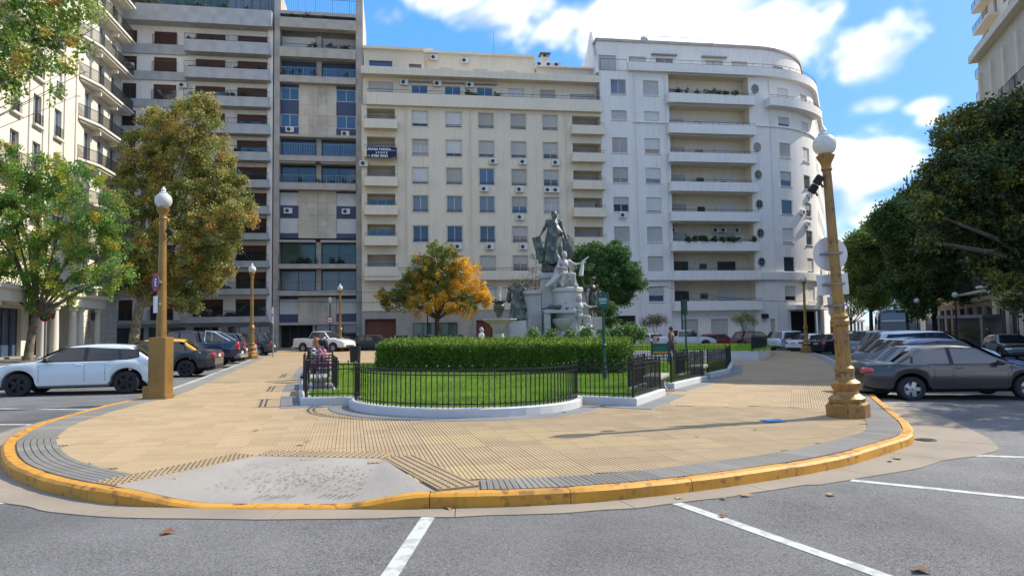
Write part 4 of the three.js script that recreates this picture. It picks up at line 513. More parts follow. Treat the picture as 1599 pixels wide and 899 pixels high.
  { const s = Sp(865), c = part(b, 'chimney', geo().box(s - .4, s + .4, yr + 1.45, yr + 3, -4, -3.2).box(s - .35, s - .2, yr + 3, yr + 3.3, -3.9, -3.3).box(s + .2, s + .35, yr + 3, yr + 3.3, -3.9, -3.3), M.cream); part(c, 'cap', geo().box(s - .6, s + .6, yr + 3.3, yr + 3.45, -4.2, -3), M.slate); flat(b, 'roof_vent', F, Sp(774), Sp(800), yr + 2.76, yr + 3.2, -5, -3.4, M.slate); const an = Sp(782); part(b, 'antenna', geo().box(an - .02, an + .02, yr + 2.7, yr + 6, -4.02, -3.98), M.railG); }
  flat(b, 'body', F, .05, L - .05, -1, y8 - .2, -10, -1.7, M.cream2); flat(b, 'body', F, .15, L - .15, y8, y8t, -9, -1.3, M.cream2);
  for (const px of [634, 735, 885]) part(b, 'downpipe', geo().tube([[Sp(px), base, .08], [Sp(px), y8 - .3, .08]], .055, 6), M.creamTrim);
  { const cv = document.createElement('canvas'); cv.width = 512; cv.height = 192; const q = cv.getContext('2d'); q.fillStyle = '#0e1a3c'; q.fillRect(0, 0, 512, 192); q.fillStyle = '#e8ecf2'; q.textBaseline = 'middle'; q.font = 'bold 58px sans-serif'; q.fillText('ARANA PARERA', 10, 38, 400); q.font = 'bold 48px sans-serif'; q.fillText('V E N D E', 150, 96, 230); q.font = 'bold 62px sans-serif'; q.fillText('4785 9945', 72, 155, 370); q.fillRect(400, 52, 100, 5); q.fillRect(430, 178, 70, 4); q.font = 'bold 34px sans-serif'; q.fillText('TE', 12, 155, 44); const tx = new THREE.CanvasTexture(cv); tx.colorSpace = THREE.SRGBColorSpace;
    const W = 3.0, H = 1.12, pl = new THREE.BoxGeometry(W, H, .02), c = F.loc(596, 238, .95), m = new THREE.MeshStandardMaterial({ map: tx, roughness: .7 }), [x, z, a] = F.map(c[0], .92), ban = part(scene, 'sale_banner', pl, m); ban.position.set(F.A[0] + F.ux * x + F.nx * z, c[1], F.A[1] + F.uz * x + F.nz * z); ban.rotation.y = F.th; tag(ban, 'dark blue for-sale banner with white lettering hung on a cream balcony', 'banner'); }
}
// white corner building with rounded corner
{
  const A = atZ(945.5, 515, -74.9), B = atZ(1200, 510, -77.8), F = frameOf([A[0], A[2]], [B[0], B[2]]), s1 = F.L, R = 12, turn = rad(55), sEnd = s1 + R * turn;
  F.bent = true; F.map = (s, d) => { if (s <= s1) return [s, d, 0]; const p = Math.min((s - s1) / R, turn), e = Math.max(0, s - sEnd), q = R + d; return [s1 + Math.sin(p) * q + Math.cos(turn) * e, -R + Math.cos(p) * q - Math.sin(turn) * e, p]; };
  const b = bldg(F, 'apartment_building', 'white apartment building with rounded corner and long balconies'), E = sEnd + 26;
  const Yp = (py, px = 1020) => F.loc(px, py)[1], Sp = (px, py = 300) => F.loc(px, py)[0];
  const rows = [[126, 149], [174, 189], [216, 240], [262, 286], [308, 331], [354, 378], [400, 424], [447, 471]].map(([a, c]) => [Yp(c), Yp(a)]), cA = Sp(970), cB = Sp(1021), bay = [Sp(1049), Sp(1175)], cR = [s1 + R * rad(15), s1 + R * rad(34)];
  const holes = [], ws = [], lg = []; const lgY = [[118, 163], [166, 210], [213, 254], [257, 299], [302, 345], [348, 391], [394, 436], [439, 483]].map(([a, c]) => [Yp(c, 1110), Yp(a, 1110)]);
  rows.forEach(([y0, y1], i) => { for (const [c, w, t] of [[cA, .87, 'a'], [cB, .87, 'b'], [cR[0], .82, 'r'], [cR[1], .82, 'q']]) { if (i === 0 && (t === 'r' || t === 'q')) { holes.push([c - w, c + w, y0 - .5, y1 - .1]); ws.push([[c - w, c + w, y0 - .5, y1 - .1], i, t]); continue; } const h = [c - w, c + w, y0, y1]; holes.push(h); ws.push([h, i, t]); } for (let k = 0; k < 7; k++) { const c = sEnd + 1.5 + k * 3.4, h = [c - .7, c + .7, y0, y1]; holes.push(h); ws.push([h, i, 'f']); } const h = [bay[0], bay[1], ...lgY[i]]; holes.push(h); lg.push([h, i]); });
  const gr = [[Sp(958), Sp(988), -1, Yp(492)], [Sp(1060), Sp(1084), .7, Yp(498, 1100)], [Sp(1104), Sp(1130), -1, Yp(498, 1110)], [Sp(1150), Sp(1172), .7, Yp(500, 1110)], [Sp(1196), s1 + .9, -1, Yp(498, 1180)], [s1 + 3, s1 + 9.6, -1, Yp(486, 1180)]]; holes.push(...gr);
  const top = Yp(113); part(b, 'wall', wallGrid(F, 0, E, -1.2, top, holes, 0, .3), M.white);
  const shut = { 'a0': 0, 'a3': .7, 'b3': .7, 'b4': .88, 'r3': .6, 'r4': 0, 'r5': .9, 'r6': 0, 'b7': .6, 'q4': .5, 'q5': 0, 'b1': .9 };
  for (const [h, i, t] of ws) win(b, F, h, { shut: shut[t + i] ?? [.97, .95, .9, .7, .45, 0, .97][Math.floor(wr() * 7)], mull: t === 'a' ? 1 : 0, sill: t === 'f' ? null : M.whiteTrim });
  for (const [h, i] of lg) {
    loggia(b, F, h, 1.5, i === 7 ? M.creamTrim : M.cream); const f0 = h[2] + .05, hh = Math.min(h[3] - .35, f0 + 2.05);
    for (const [c, q] of [[1065, 1], [1140, 1]]) { const s = Sp(c), op = [[0, .97, .97, .97, .97, .97, 0, .0][i], [0, .97, .97, .97, .97, .97, 0, .45][i]][c > 1100 ? 1 : 0]; win(b, F, [s - 1.05, s + 1.05, f0, hh], { d: -1.47, back: -.05, mull: op ? 0 : 1, shut: op, frame: op ? M.frameW : M.frameD, pane: op ? undefined : panes[i ? 0 : 1] }); }
    { const s = Sp(1103); win(b, F, [s - .5, s + .5, f0 + 1.15, f0 + 1.85], { d: -1.47, back: -.05, mull: 0, frame: M.frameW, pane: panes[0] }); }
    const pa = parapet(b, F, bay[0] - .35, bay[1] + .35, h[2] - .12, h[2] + .9, .8, M.whiteTrim); railing(pa, F, bay[0] - .3, bay[1] + .3, h[2] + .9, h[2] + 1.18, .74, M.rail, .7);
    if (i === 5) { for (const c of [1057, 1124, 1136, 1158]) ac(b, F, Sp(c), hh + .05, -1.45); plants(b, F, bay[0] + .2, bay[1] - .2, h[2] + .88, .68, 26, 60); } if (i === 0) plants(b, F, bay[0] + .2, bay[1] - .2, h[2] + .9, .6, 12, 61); if (i === 3) for (const c of [1085, 1130]) part(b, 'balcony_chair', geo().box(Sp(c) - .3, Sp(c) + .3, h[2] + .3, h[2] + 1.15, .1, .2).box(Sp(c) - .3, Sp(c) + .3, h[2] + .45, h[2] + .55, .2, .6), M.frameD);
  }
  ac(b, F, cA + .1, rows[4][0] - .7, .02); ac(b, F, cR[0] + 2.4, rows[4][0] + .1, .02); ac(b, F, cR[1] - .6, rows[4][0] - 1.2, .02); ac(b, F, cR[1] + .3, rows[3][0] - .9, .02);
  [[1187, 139], [1195, 230], [1196, 273], [1197, 319], [1199, 364], [1201, 409]].forEach(([px, py]) => { const c = F.loc(px, py), g = new THREE.TorusGeometry(.48, .07, 8, 24), o = part(b, 'round_window', g, M.frameG, [Math.min(c[0], s1 - .5), c[1], .03]); const d = part(o, 'pane', geo().lathe([[.46, 0], [.46, .02], [.44, .024]], 20).build(), panes[0], [0, 0, -.02]); d.rotation.x = Math.PI / 2; part(o, 'glazing_bar', geo().box(-.018, .018, -.4, .4, 0, .03).box(-.4, .4, -.018, .018, 0, .028), M.frameG); o.scale.set(.8, 1, 1); });
  // cornices, curved parapets, set-back top floor
  flat(b, 'cornice', F, 0, E, Yp(437, 1110), Yp(425, 1110), -.02, .32, M.whiteTrim); flat(b, 'string_course', F, Sp(992), sEnd + 2, Yp(192), Yp(190), -.02, .16, M.whiteTrim); flat(b, 'canopy', F, s1 + 2.6, s1 + 10.2, Yp(484, 1180), Yp(477, 1180), 0, 1.3, M.whiteTrim);
  { const h = [s1 + 1.2, s1 + 9.5, lgY[0][0], lgY[0][1]], pa = parapet(b, F, s1 + .6, s1 + 10, h[2] - .15, h[2] + .8, 1.1, M.whiteTrim); railing(pa, F, s1 + .7, s1 + 9.9, h[2] + .8, h[2] + 1.05, 1.04, M.rail, .7); }
  { const pa = parapet(b, F, Sp(985), E, top, top + .95, .5, M.whiteTrim); railing(pa, F, Sp(985) + .1, E - .1, top + .95, top + 1.35, .44, M.rail, 1.2); railing(b, F, .1, Sp(984), top, top + 1.3, .05, M.rail, 1.1); }
  const h9 = [[944, 972], [993, 1020], [1036, 1064], [1116, 1143], [1158, 1183]].map(([a, c]) => [Sp(a + 1), Sp(c + 1), top + .05, Yp(82)]).concat([[s1 + 3.2, s1 + 5, top + .05, Yp(84)], [s1 + 7, s1 + 8.6, top + .05, Yp(84)]]); part(b, 'wall', wallGrid(F, .1, E, top, Yp(60), h9, -1.3, .25), M.white); h9.forEach((h, k) => win(b, F, h, { d: -1.3, back: .14, shut: [.97, .8, 0, .9, .3, .9, .6][k], pane: panes[k === 2 ? 1 : 0] }));
  for (const c of [1050, 1130]) flat(b, 'awning_box', F, Sp(c) - 1.5, Sp(c) + 1.5, Yp(79), Yp(77), -1.3, -.95, M.frameG);
  flat(b, 'roof_edge', F, 0, E, Yp(60), Yp(56), -3, -1.15, M.greyCon); railing(b, F, .3, sEnd + 6, Yp(56), Yp(46), -1.6, M.railG, 1.7); flat(b, 'chimney', F, Sp(1136), Sp(1144), Yp(56), Yp(42), -4, -3.4, M.greyCon); part(b, 'dish', geo().lathe([[.05, 0], [.35, .1], [.45, .22]], 14).build(40), M.railG, [Sp(1022), Yp(56) + .3, -2]).rotation.x = 1.1;
  part(b, 'gable_wall', geo().rings([[[-.1, top, -8], [-.1, Yp(36), -3], [-.1, top, -.6]], [[.15, top, -8], [.15, Yp(36), -3], [.15, top, -.6]]], true, true), M.white);
  { const g = geo(); fbox(g, F, .05, sEnd + 24, -1, top, -8, -1.75); part(b, 'body', g, M.white); const g2 = geo(); fbox(g2, F, .2, sEnd + 24, top, Yp(62), -8, -1.7); part(b, 'body', g2, M.white); }
  gr.forEach((h, k) => win(b, F, h, { name: k === 5 ? 'garage_opening' : k === 0 ? 'door' : 'shop_shutter', shut: k === 0 || k === 5 ? 0 : .97, pane: M.dark, frame: k === 5 ? M.dark : M.frameG, back: k === 5 ? 1.2 : .2, mull: 0, shutMat: M.shutG }));
  for (const s of [Sp(995), Sp(1043), s1 + 1.2]) part(b, 'downpipe', (() => { const [x, z] = F.map(s, .08); return geo().tube([[x, .2, z], [x, top - .3, z]], .05, 6); })(), M.whiteTrim);
  { const sg = part(b, 'wall_sign', geo().box(Sp(1182), Sp(1190), Yp(497, 1180), Yp(490, 1180), .05, .5), M.dark); }
}
// tower pair beside the cream block
const FT = (() => { const A = atZ(150, 525, -68.7), B = atZ(568, 520, -73); return frameOf([A[0], A[2]], [B[0], B[2]]); })();
{ // grey concrete tower with beige stone panels
  const F = FT, Yp = (py) => F.loc(495, py)[1], Sp = (px, py = 250) => F.loc(px, py)[0], a = Sp(428), e = Sp(567);
  const b = thing('apartment_tower', 'grey concrete tower with beige stone panels and dark blue strips', 'building', [F.A[0], 0, F.A[1]], F.th);
  const x0 = Sp(437), x1 = Sp(556), m0 = Sp(493), m1 = Sp(501), topY = Yp(-12);
  flat(b, 'pier', F, a, x0, -1, topY, -10, .5, M.greyCon); flat(b, 'pier', F, x1, e, -1, topY, -10, .5, M.greyCon); flat(b, 'body', F, x0, x1, -1, Yp(8), -10, -1.6, M.greyCon);
  const glazed = (ya, yb, shut, pm, awn) => { const y0 = Yp(yb), y1 = Yp(ya); for (const [p, q] of [[x0, m0], [m1, x1]]) { win(b, F, [p + .05, q - .05, y0, y1], { d: -.5, back: .1, mull: 1, frame: M.frameD, pane: pm || panes[1], shut, t: .07 }); if (awn) flat(b, 'awning_box', F, p, q, y1 + .02, y1 + .22, -.4, .5, M.shutG); } flat(b, 'pier', F, m0, m1, y0, y1 + .1, -1.5, -.35, M.greyCon); };
  const slab = (ya, yb, p = .85) => { const y0 = Yp(yb), y1 = Yp(ya); flat(b, 'floor_slab', F, x0 + .01, x1 - .01, y0, y1, -1.5, p - .1, M.greyCon); };
  const tray = (ya, yb) => { const pa = parapet(b, F, x0 + .02, x1 - .02, Yp(yb), Yp(ya), .95, M.greyCon); railing(pa, F, x0 + .1, x1 - .1, Yp(ya), Yp(ya) + .35, .88, M.rail, .9); return pa; };
  // roof terraces
  railing(b, F, x0, x1, Yp(22), Yp(0), .3, M.rail, .22); slab(22, 27, .6); glazed(30, 38, 0, M.dark); tray(35, 50); plants(b, F, x0 + .5, x1 - .5, Yp(35), .5, 8, 90); glazed(56, 80, .9, panes[0]); tray(80, 95); plants(b, F, x0 + .4, x1 - .4, Yp(80), .6, 10, 91); glazed(95, 123, 0); slab(123, 133); railing(b, F, x0, x1, Yp(123), Yp(110), .7, M.railG, .3); plants(b, F, x0 + .2, x1 - .2, Yp(122), .4, 6, 92);
  const solid = (ya, yb, bands, seed) => { const y0 = Yp(yb), y1 = Yp(ya), p0 = Sp(466), p1 = Sp(525), rr = rng(seed); const nx = 4, ny = Math.round((y1 - y0) / 1.1); for (let i = 0; i < nx; i++) for (let j = 0; j < ny; j++) part(b, 'stone_panel', geo().box(mix(p0, p1, i / nx) + .008, mix(p0, p1, (i + 1) / nx) - .008, mix(y0, y1, j / ny) + .008, mix(y0, y1, (j + 1) / ny) - .008, -.4, .05 + rr() * .012), M.beigePanel[Math.floor(rr() * 3)]); flat(b, 'panel_backing', F, p0, p1, y0, y1, -1.5, -.02, M.greyCon); for (const [l, r2] of [[x0 + .02, p0], [p1, x1 - .02]]) for (const [c, d, k] of bands) { const v0 = Yp(d), v1 = Yp(c); if (k === 'b') flat(b, 'spandrel_panel', F, l, r2, v0, v1, -.6, -.1, M.blueTile); else win(b, F, [l, r2, v0, v1], { d: -.05, back: .1, mull: k === 's' ? 0 : 1, frame: M.frameW, shut: k === 's' ? .98 : 0, shutMat: M.shutW, pane: panes[1] }); } };
  solid(133, 212, [[133, 138, 'b'], [138, 157, 'w'], [157, 179, 'b'], [179, 199, 'w'], [199, 212, 'b']], 1); ac(b, F, Sp(452), Yp(208), -.1); ac(b, F, Sp(539), Yp(212), -.1);
  slab(212, 216, .6); glazed(217, 246, 0, panes[1]); railing(b, F, x0, x1, Yp(246), Yp(228), .75, M.railG, .25); slab(246, 254); glazed(257, 288, 0, panes[3], true); slab(288, 298); railing(b, F, x0, x1, Yp(288), Yp(276), .75, M.railG, .3); plants(b, F, x0 + .3, x1 - .3, Yp(288), .4, 7, 93);
  solid(298, 372, [[298, 301, 'b'], [301, 321, 's'], [321, 341, 'b'], [341, 364, 's'], [364, 372, 'b']], 2); for (const p of [450, 540]) ac(b, F, Sp(p), Yp(334), -.1);
  glazed(379, 413, 0, M.greenGlass, true); slab(413, 420); plants(b, F, x0 + .4, x1 - .3, Yp(413), .4, 16, 94); railing(b, F, x0, x1, Yp(413), Yp(398), .75, M.rail, .3); glazed(422, 454, 0, panes[2]); slab(454, 462); railing(b, F, x0, x1, Yp(454), Yp(440), .75, M.rail, .3);
  solid(464, 503, [[464, 467, 'b'], [467, 490, 's'], [490, 503, 'b']], 3); slab(503, 507, .3);
  win(b, F, [x0 + .05, Sp(488), -1, Yp(507)], { name: 'garage_door', d: -1, back: .3, frame: M.frameD, pane: M.dark, mull: 3 }); win(b, F, [Sp(492), x1 - .05, -1, Yp(507)], { name: 'entrance_door', d: -.6, back: .3, frame: M.frameD, pane: panes[0], mull: 2 }); flat(b, 'pier', F, Sp(488), Sp(492), -1, Yp(507), -1.5, -.2, M.greyCon);
}
{ // white and dark tower
  const F = FT, Yp = (py) => F.loc(330, py)[1], Sp = (px, py = 250) => F.loc(px, py)[0], e = Sp(426), s0 = Sp(140);
  const b = thing('apartment_tower', 'tall white tower with dark brown shutters and grey balcony bands', 'building', [F.A[0], 0, F.A[1]], F.th);
  const par = [[70, 88], [112, 128], [155, 170], [197, 212], [240, 253], [283, 295], [324, 336], [366, 376], [409, 419], [452, 461], [495, 504]], holes = [], ws = [];
  par.forEach(([a, c], i) => { const f = Yp(c) + .1, t = f + 2.25; [[188, 210], [237, 273], [303, 350], [369, 416]].forEach(([p, q], k) => { const h = [Sp(p), Sp(q), f, t]; holes.push(h); ws.push([h, i, k]); }); });
  part(b, 'wall', wallGrid(F, s0, e, Yp(505), Yp(45), holes, 0, .25), M.panelWhite);
  for (const [h, i, k] of ws) { const red = i < 2 ? .97 : [.35, .3, .25, .2, .2][(i + k) % 5]; win(b, F, h, { mull: 1, frame: M.frameD, shut: (k > 1 && i > 1) ? red : i < 2 ? .97 : i === 2 ? .15 : .6, shutMat: M.brownShut, pane: k > 1 ? panes[i < 5 ? 1 : 0] : panes[3] }); }
  par.forEach(([a, c], i) => { const y0 = Yp(c), y1 = Yp(a), pa = part(b, 'balcony', geo().box(Sp(290), Sp(423.5), y0, y0 + .18, .0, 1.3).box(Sp(290), Sp(423.5), y0 + .18, y1, 1.18, 1.3).box(Sp(290), Sp(290) + .12, y0 + .18, y1 - .003, 0, 1.18), M.greyBand); railing(pa, F, Sp(290), Sp(423), y1, y1 + .62, 1.24, M.rail, .13); flat(b, 'floor_band', F, s0, Sp(290), y0 - .05, y1 - .25, -.05, .2, M.greyBand); for (const [p, q] of [[186, 211], [235, 275]]) railing(b, F, Sp(p), Sp(q), y1 - .25, y1 + .75, .17, M.rail, .13); plants(b, F, Sp(295), Sp(415), y1 - .1, .8, 6 + (i % 3) * 4, 200 + i); });
  for (const [p, y] of [[284, 132], [196, 178], [200, 105]]) ac(b, F, Sp(p), Yp(y + 8), .02);
  flat(b, 'corner_fin', F, Sp(418), e, Yp(505), Yp(45), 0, .4, M.panelWhite); { const pa = part(b, 'balcony', geo().box(s0, e, Yp(45), Yp(20), -.5, 1.4), M.greyBand); railing(pa, F, s0, e, Yp(20), Yp(2), 1.3, M.rail, .3); }
  const pt = Yp(-35); for (let k = 0; k < 7; k++) { const p = mix(s0, e, k / 7), q = mix(s0, e, (k + 1) / 7); win(b, F, [p + .02, q - .02, Yp(20), pt], { name: 'glazed_wall', d: -1.5, back: .1, mull: 2, frame: M.frameD, pane: k < 5 ? M.greenGlass : panes[2] }); } flat(b, 'roof_slab', F, s0, e, pt, pt + .5, -9, -1, M.greyBand); plants(b, F, s0 + 1, e - 1, Yp(18), .6, 30, 260);
  const gh = [[s0 + .5, Sp(225), -1, Yp(510)], [Sp(232), Sp(290), -1, Yp(510)], [Sp(302), Sp(345), -1, Yp(510)], [Sp(356), Sp(420), -1, Yp(510)]]; part(b, 'ground_floor', wallGrid(F, s0, e, -1, Yp(505), gh, -.6, .6), M.greyBand); gh.forEach((h, k) => win(b, F, h, { name: 'shop_window', d: -.6, back: .4, mull: 2 + k % 2, frame: M.frameD, pane: k === 1 ? M.greenGlass : panes[0] })); flat(b, 'body', F, s0, e, -1, Yp(20), -10, -1.7, M.panelWhite);
}
{ // sunlit cream building along the side street
  const F = frameOf([-31.6, -36], [-37.7, -67]), b = bldg(F, 'apartment_building', 'sunlit cream classical building with curved balconies and a columned porch'), L = F.L, Sp = (px, py) => F.loc(px, py)[0];
  const fh = 3.5, y0 = 6.2, nf = 9, holes = [], ws = [], c1 = Sp(57, 190), c2 = Sp(89, 215), bs = Sp(121, 200), be = L - .15, colsS = [c1 - 9.6, c1 - 6.4, c1 - 3.2, c1, c2].filter((s) => s > 1);
  for (let f = 0; f < nf; f++) { const y = y0 + f * fh + .55; for (const c of colsS) { const h = [c - .62, c + .62, y, y + 2.2]; holes.push(h); ws.push([h, f, 0]); } for (const t of [.2, .5, .82]) { const c = mix(bs, be, t), h = [c - .7, c + .7, y - .5, y + 2.1]; holes.push(h); ws.push([h, f, 1]); } }
  const gh = [[c1 - 8.5, c1 - 5.5, .2, 3.8], [c1 - 4.5, c1 - 1.5, .2, 3.8], [c1 - .5, c1 + 2.6, .2, 3.8]], ar = [Sp(116, 515), Sp(139, 515)]; for (const s of ar) gh.push([s - .45, s + .45, 1.6, 4.2]);
  part(b, 'wall', wallGrid(F, 0, L, -1, y0 + nf * fh + .6, [...holes, ...gh], 0, .35), M.paleCream);
  for (const [h, f, k] of ws) { win(b, F, h, { mull: 1, frame: M.frameW, shut: wr() < .45 ? .95 : 0, shutMat: M.shutW, back: .22 }); if (!k) { railing(b, F, h[0] - .05, h[1] + .05, h[2] - .05, h[2] + .8, .14, M.rail, .1); flat(b, 'sill', F, h[0] - .15, h[1] + .15, h[2] - .22, h[2] - .06, -.02, .26, M.paleCream); } }
  for (let f = 0; f < nf; f++) { const y = y0 + f * fh, s0b = bs - .3, pr = 1.15, poly = []; for (let k = 0; k <= 12; k++) { const t = k / 12; poly.push([mix(s0b, L + .3, t), t < .25 ? mix(.15, pr * .8, t / .25) : mix(pr * .8, pr, (t - .25) / .75)]); } poly.push([L + .3, -.05], [s0b, -.05]); const g = geo().prism(poly, y - .3, y - .1).prism(poly.map(([s, d]) => [mix(s, (s0b + L) / 2, .08), d * .86]), y - .48, y - .3); const bl = part(b, 'balcony', g, M.paleCream); const r = geo(); for (let k = 0; k < 12; k++) { const a = poly[k], c = poly[k + 1]; for (let q = 0; q < 8; q++) { const x = mix(a[0], c[0], q / 8), z = mix(a[1], c[1], q / 8) - .1; r.box(x - .012, x + .012, y - .1, y + .95, z - .012, z + .012); } r.tube([[a[0], y + .95, a[1] - .1], [c[0], y + .95, c[1] - .1]], .03, 4); r.tube([[a[0], y + .02, a[1] - .1], [c[0], y + .02, c[1] - .1]], .02, 4); } part(bl, 'railing', r, M.rail); for (const t of [.3, .7]) part(bl, 'bracket', geo().box(mix(bs, L, t) - .12, mix(bs, L, t) + .12, y - .9, y - .48, 0, .7), M.paleCream); }
  for (const f of [2, 5]) { const pa = parapet(b, F, 1, c1 - 2, y0 + f * fh - .3, y0 + f * fh - .1, 1.1, M.paleCream); railing(pa, F, 1, c1 - 2, y0 + f * fh - .1, y0 + f * fh + .9, 1, M.rail, .13); }
  for (const s of [c1 - 1.2, c1 + .95, (c1 + c2) / 2 + .25, c2 + 1.1, bs - .5]) flat(b, 'pilaster_strip', F, s - .14, s + .14, 5.6, y0 + nf * fh, -.02, .1, M.paleCream);
  flat(b, 'string_course', F, -.05, L + .05, 5.2, 5.6, -.02, .3, M.paleCream); flat(b, 'cornice', F, -.1, L + .1, y0 + nf * fh + .6, y0 + nf * fh + 1.2, -1, .8, M.paleCream);
  gh.forEach((h, k) => win(b, F, h, { name: k < 3 ? 'door' : 'arched_window', mull: k < 3 ? 2 : 0, frame: k < 3 ? M.frameD : M.frameG, back: .3 }));
  for (const s of ar) { const g = new THREE.TorusGeometry(.48, .1, 6, 14, Math.PI); part(b, 'window_arch', g, M.paleCream, [s, 4.1, .04]); }
  { const rr = rng(4), sA = Sp(122, 515) + .55, sB = ar[1] - .6, courses = 10; for (let j = 0; j < courses; j++) for (const [p, q] of [[ar[0] + .55, ar[1] - .55], [ar[1] + .55, L - .05]]) { const n = Math.max(1, Math.round((q - p) / .8)); for (let i = 0; i < n; i++) part(b, 'rustic_block', geo().cbox(mix(p, q, i / n) + .015, mix(p, q, (i + 1) / n) - .015, .1 + j * .5, .1 + j * .5 + .47, -.02, .07 + rr() * .02, .02), M.paleCream); } }
  // porch
  const p0 = c1 - 10.2, p1 = Sp(108, 515), pg = part(b, 'porch', geo().box(p0, p1, 4.0, 4.75, -.02, 2.6).box(p0 - .15, p1 + .15, 4.75, 5.0, -.02, 2.8).box(p0, p1, -.3, .28, -.02, 2.7), M.paleCream);
  for (const s of [p0 + .5, Sp(8, 515), Sp(30, 515), Sp(62, 515), Sp(74, 515), p1 - .5]) part(b, 'column', geo().lathe([[.36, .28], [.36, .42], [.29, .5], [.29, 2], [.25, 3.65], [.34, 3.75], [.36, 4]], 18, s, 2.15).build(30), M.paleCream);
  for (const s of [Sp(14, 505), Sp(86, 505)]) { const l = part(b, 'wall_lantern', geo().lathe([[.02, 3.0], [.13, 3.15], [.17, 3.6], [.05, 3.8], [.02, 3.95]], 6, s, 2.62), M.rail); }
  flat(b, 'body', F, .05, L - .05, -1, y0 + nf * fh + .6, -14, -.6, M.paleCream); flat(b, 'end_wall', F, L - .4, L, -1, y0 + nf * fh + .5, -14, -.02, M.paleCream);
}
function plainBlock(name, label, A, B, h, depth, m, o = {}) {  // street building seen at a slant or far off: wall with window openings, floor bands, balconies
  const F = frameOf(A, B), b = bldg(F, name, label), holes = [], fl = o.floor ?? 3.3, n = Math.floor((h - (o.ground ?? 4)) / fl), pitch = o.pitch ?? 3, c = Math.max(1, Math.floor((F.L - 1) / pitch)), off = (F.L - c * pitch) / 2, w = o.w ?? 1.3;
  for (let i = 0; i < n; i++) for (let k = 0; k < c; k++) { const s = off + (k + .5) * pitch, y = (o.ground ?? 4) + i * fl + .5; holes.push([s - w / 2, s + w / 2, y, y + (o.wh ?? 2.1)]); }
  const gr = []; for (let k = 0; k < c; k++) { const s = off + (k + .5) * pitch; gr.push([s - pitch * .36, s + pitch * .36, -1, (o.ground ?? 4) - 1]); }
  part(b, 'wall', wallGrid(F, 0, F.L, -1.2, h, [...holes, ...gr], 0, .3), m); holes.forEach((q) => win(b, F, q, { mull: 1, frame: o.frame || M.frameW, shut: wr() < .35 ? .9 : 0 })); gr.forEach((q, k) => win(b, F, q, { name: k % 3 ? 'shop_window' : 'door', frame: M.frameD, mull: 1, pane: panes[k % 2 ? 0 : 3], back: .25 }));
  flat(b, 'cornice', F, -.1, F.L + .1, h, h + .6, -.6, .7, o.trim || M.creamTrim); flat(b, 'string_course', F, 0, F.L, (o.ground ?? 4) - .5, (o.ground ?? 4) - .1, -.02, .25, o.trim || M.creamTrim);
  if (o.balc) for (let i = 0; i < n; i++) for (let k = 0; k < c; k += o.balc) { const s = off + k * pitch, e = Math.min(F.L, s + pitch * Math.min(o.balc, 2) - .3), y = (o.ground ?? 4) + i * fl + .3; const pa = flat(b, 'balcony', F, s, e, y - .2, y, 0, 1.3, o.trim || M.creamTrim); railing(pa, F, s, e, y, y + 1, 1.22, M.rail, .2); }
  flat(b, 'body', F, .02, F.L - .02, -1.2, h, -depth, -.5, m); flat(b, 'roof_slab', F, 0, F.L, h + .6, h + .75, -depth, .5, o.trim || M.creamTrim); return { F, b };
}
{ const q = plainBlock('apartment_building', 'cream classical building with heavy cornice rising above the large dark tree', [40.9, -60], [31.2, -32.4], 24.4, 13, M.cream2, { pitch: 3.1, balc: 3, ground: 4.6 });
  for (let k = 0; k < 9; k++) flat(q.b, 'pilaster', q.F, k * 3.1 + .55, k * 3.1 + .95, 16.5, 23.2, -.02, .25, M.creamTrim); flat(q.b, 'attic', q.F, .5, q.F.L - .5, 24.1, 26, -12, -1.2, M.cream2); }
plainBlock('apartment_building', 'low brownish building with balcony slabs under the street trees', [53, -88], [42.3, -61.2], 14, 12, mat(.34, .27, .21, { map: T.stucco }), { pitch: 3.6, balc: 2, ground: 4.4, frame: M.frameD });
{ const q = plainBlock('apartment_tower', 'grey balconied tower standing behind the cream cornice building', [63.5, -92], [57, -74], 46, 14, M.cream2, { pitch: 3.6, balc: 4, floor: 3 }); }
{ const a = atZ(1408, 512, -135), c = atZ(1478, 510, -128), q = plainBlock('mansard_building', 'distant building with steep slate roof showing above the avenue trees', [a[0], a[2]], [c[0], c[2]], 22.5, 12, M.cream2, { pitch: 3.2 }); const F = q.F, g = geo().rings([[[0, 23.3, .3], [F.L, 23.3, .3], [F.L, 23.3, -12], [0, 23.3, -12]], [[1, 28, -2.6], [F.L - 1, 28, -2.6], [F.L - 1, 28, -10], [1, 28, -10]]].map((r) => r), false, true); part(q.b, 'roof', g, M.slate); for (const s of [1.2, 2.2, F.L - 2]) part(q.b, 'pinnacle', geo().lathe([[.16, 26.5], [.12, 29.5], [.2, 29.7], [.02, 31]], 8, s, -2.4), M.slate); }
{ const a = atZ(1292, 512, -190), c = atZ(1352, 512, -215); plainBlock('apartment_building', 'hazy pale block at the far end of the avenue', [a[0], a[2]], [c[0], c[2]], 24, 20, M.white, { pitch: 3.4 }); }
// pavements along the buildings
function sidewalk(label, pts) { const s = new THREE.Group(); s.name = numbered('sidewalk'); s.userData = { kind: 'structure', label }; scene.add(s); tilt(s); part(s, 'paving', geo().prism(pts, -.05, .13), M.walk); return s; }
sidewalk('sidewalk along the sunlit cream building', [[-29.4, -20], [-33.2, -45], [-34.6, -58], [-30.5, -66], [-15, -68.3], [10, -70.5], [27, -73], [32, -76.5], [36.5, -86], [60, -140], [40, -140], [25, -92], [-60, -86], [-60, -20]]);
sidewalk('sidewalk under the big trees by the cornice building', [[26.3, -26], [31, -44], [35.5, -60], [47.2, -86], [68, -135], [90, -135], [90, -20], [26, -20]]);
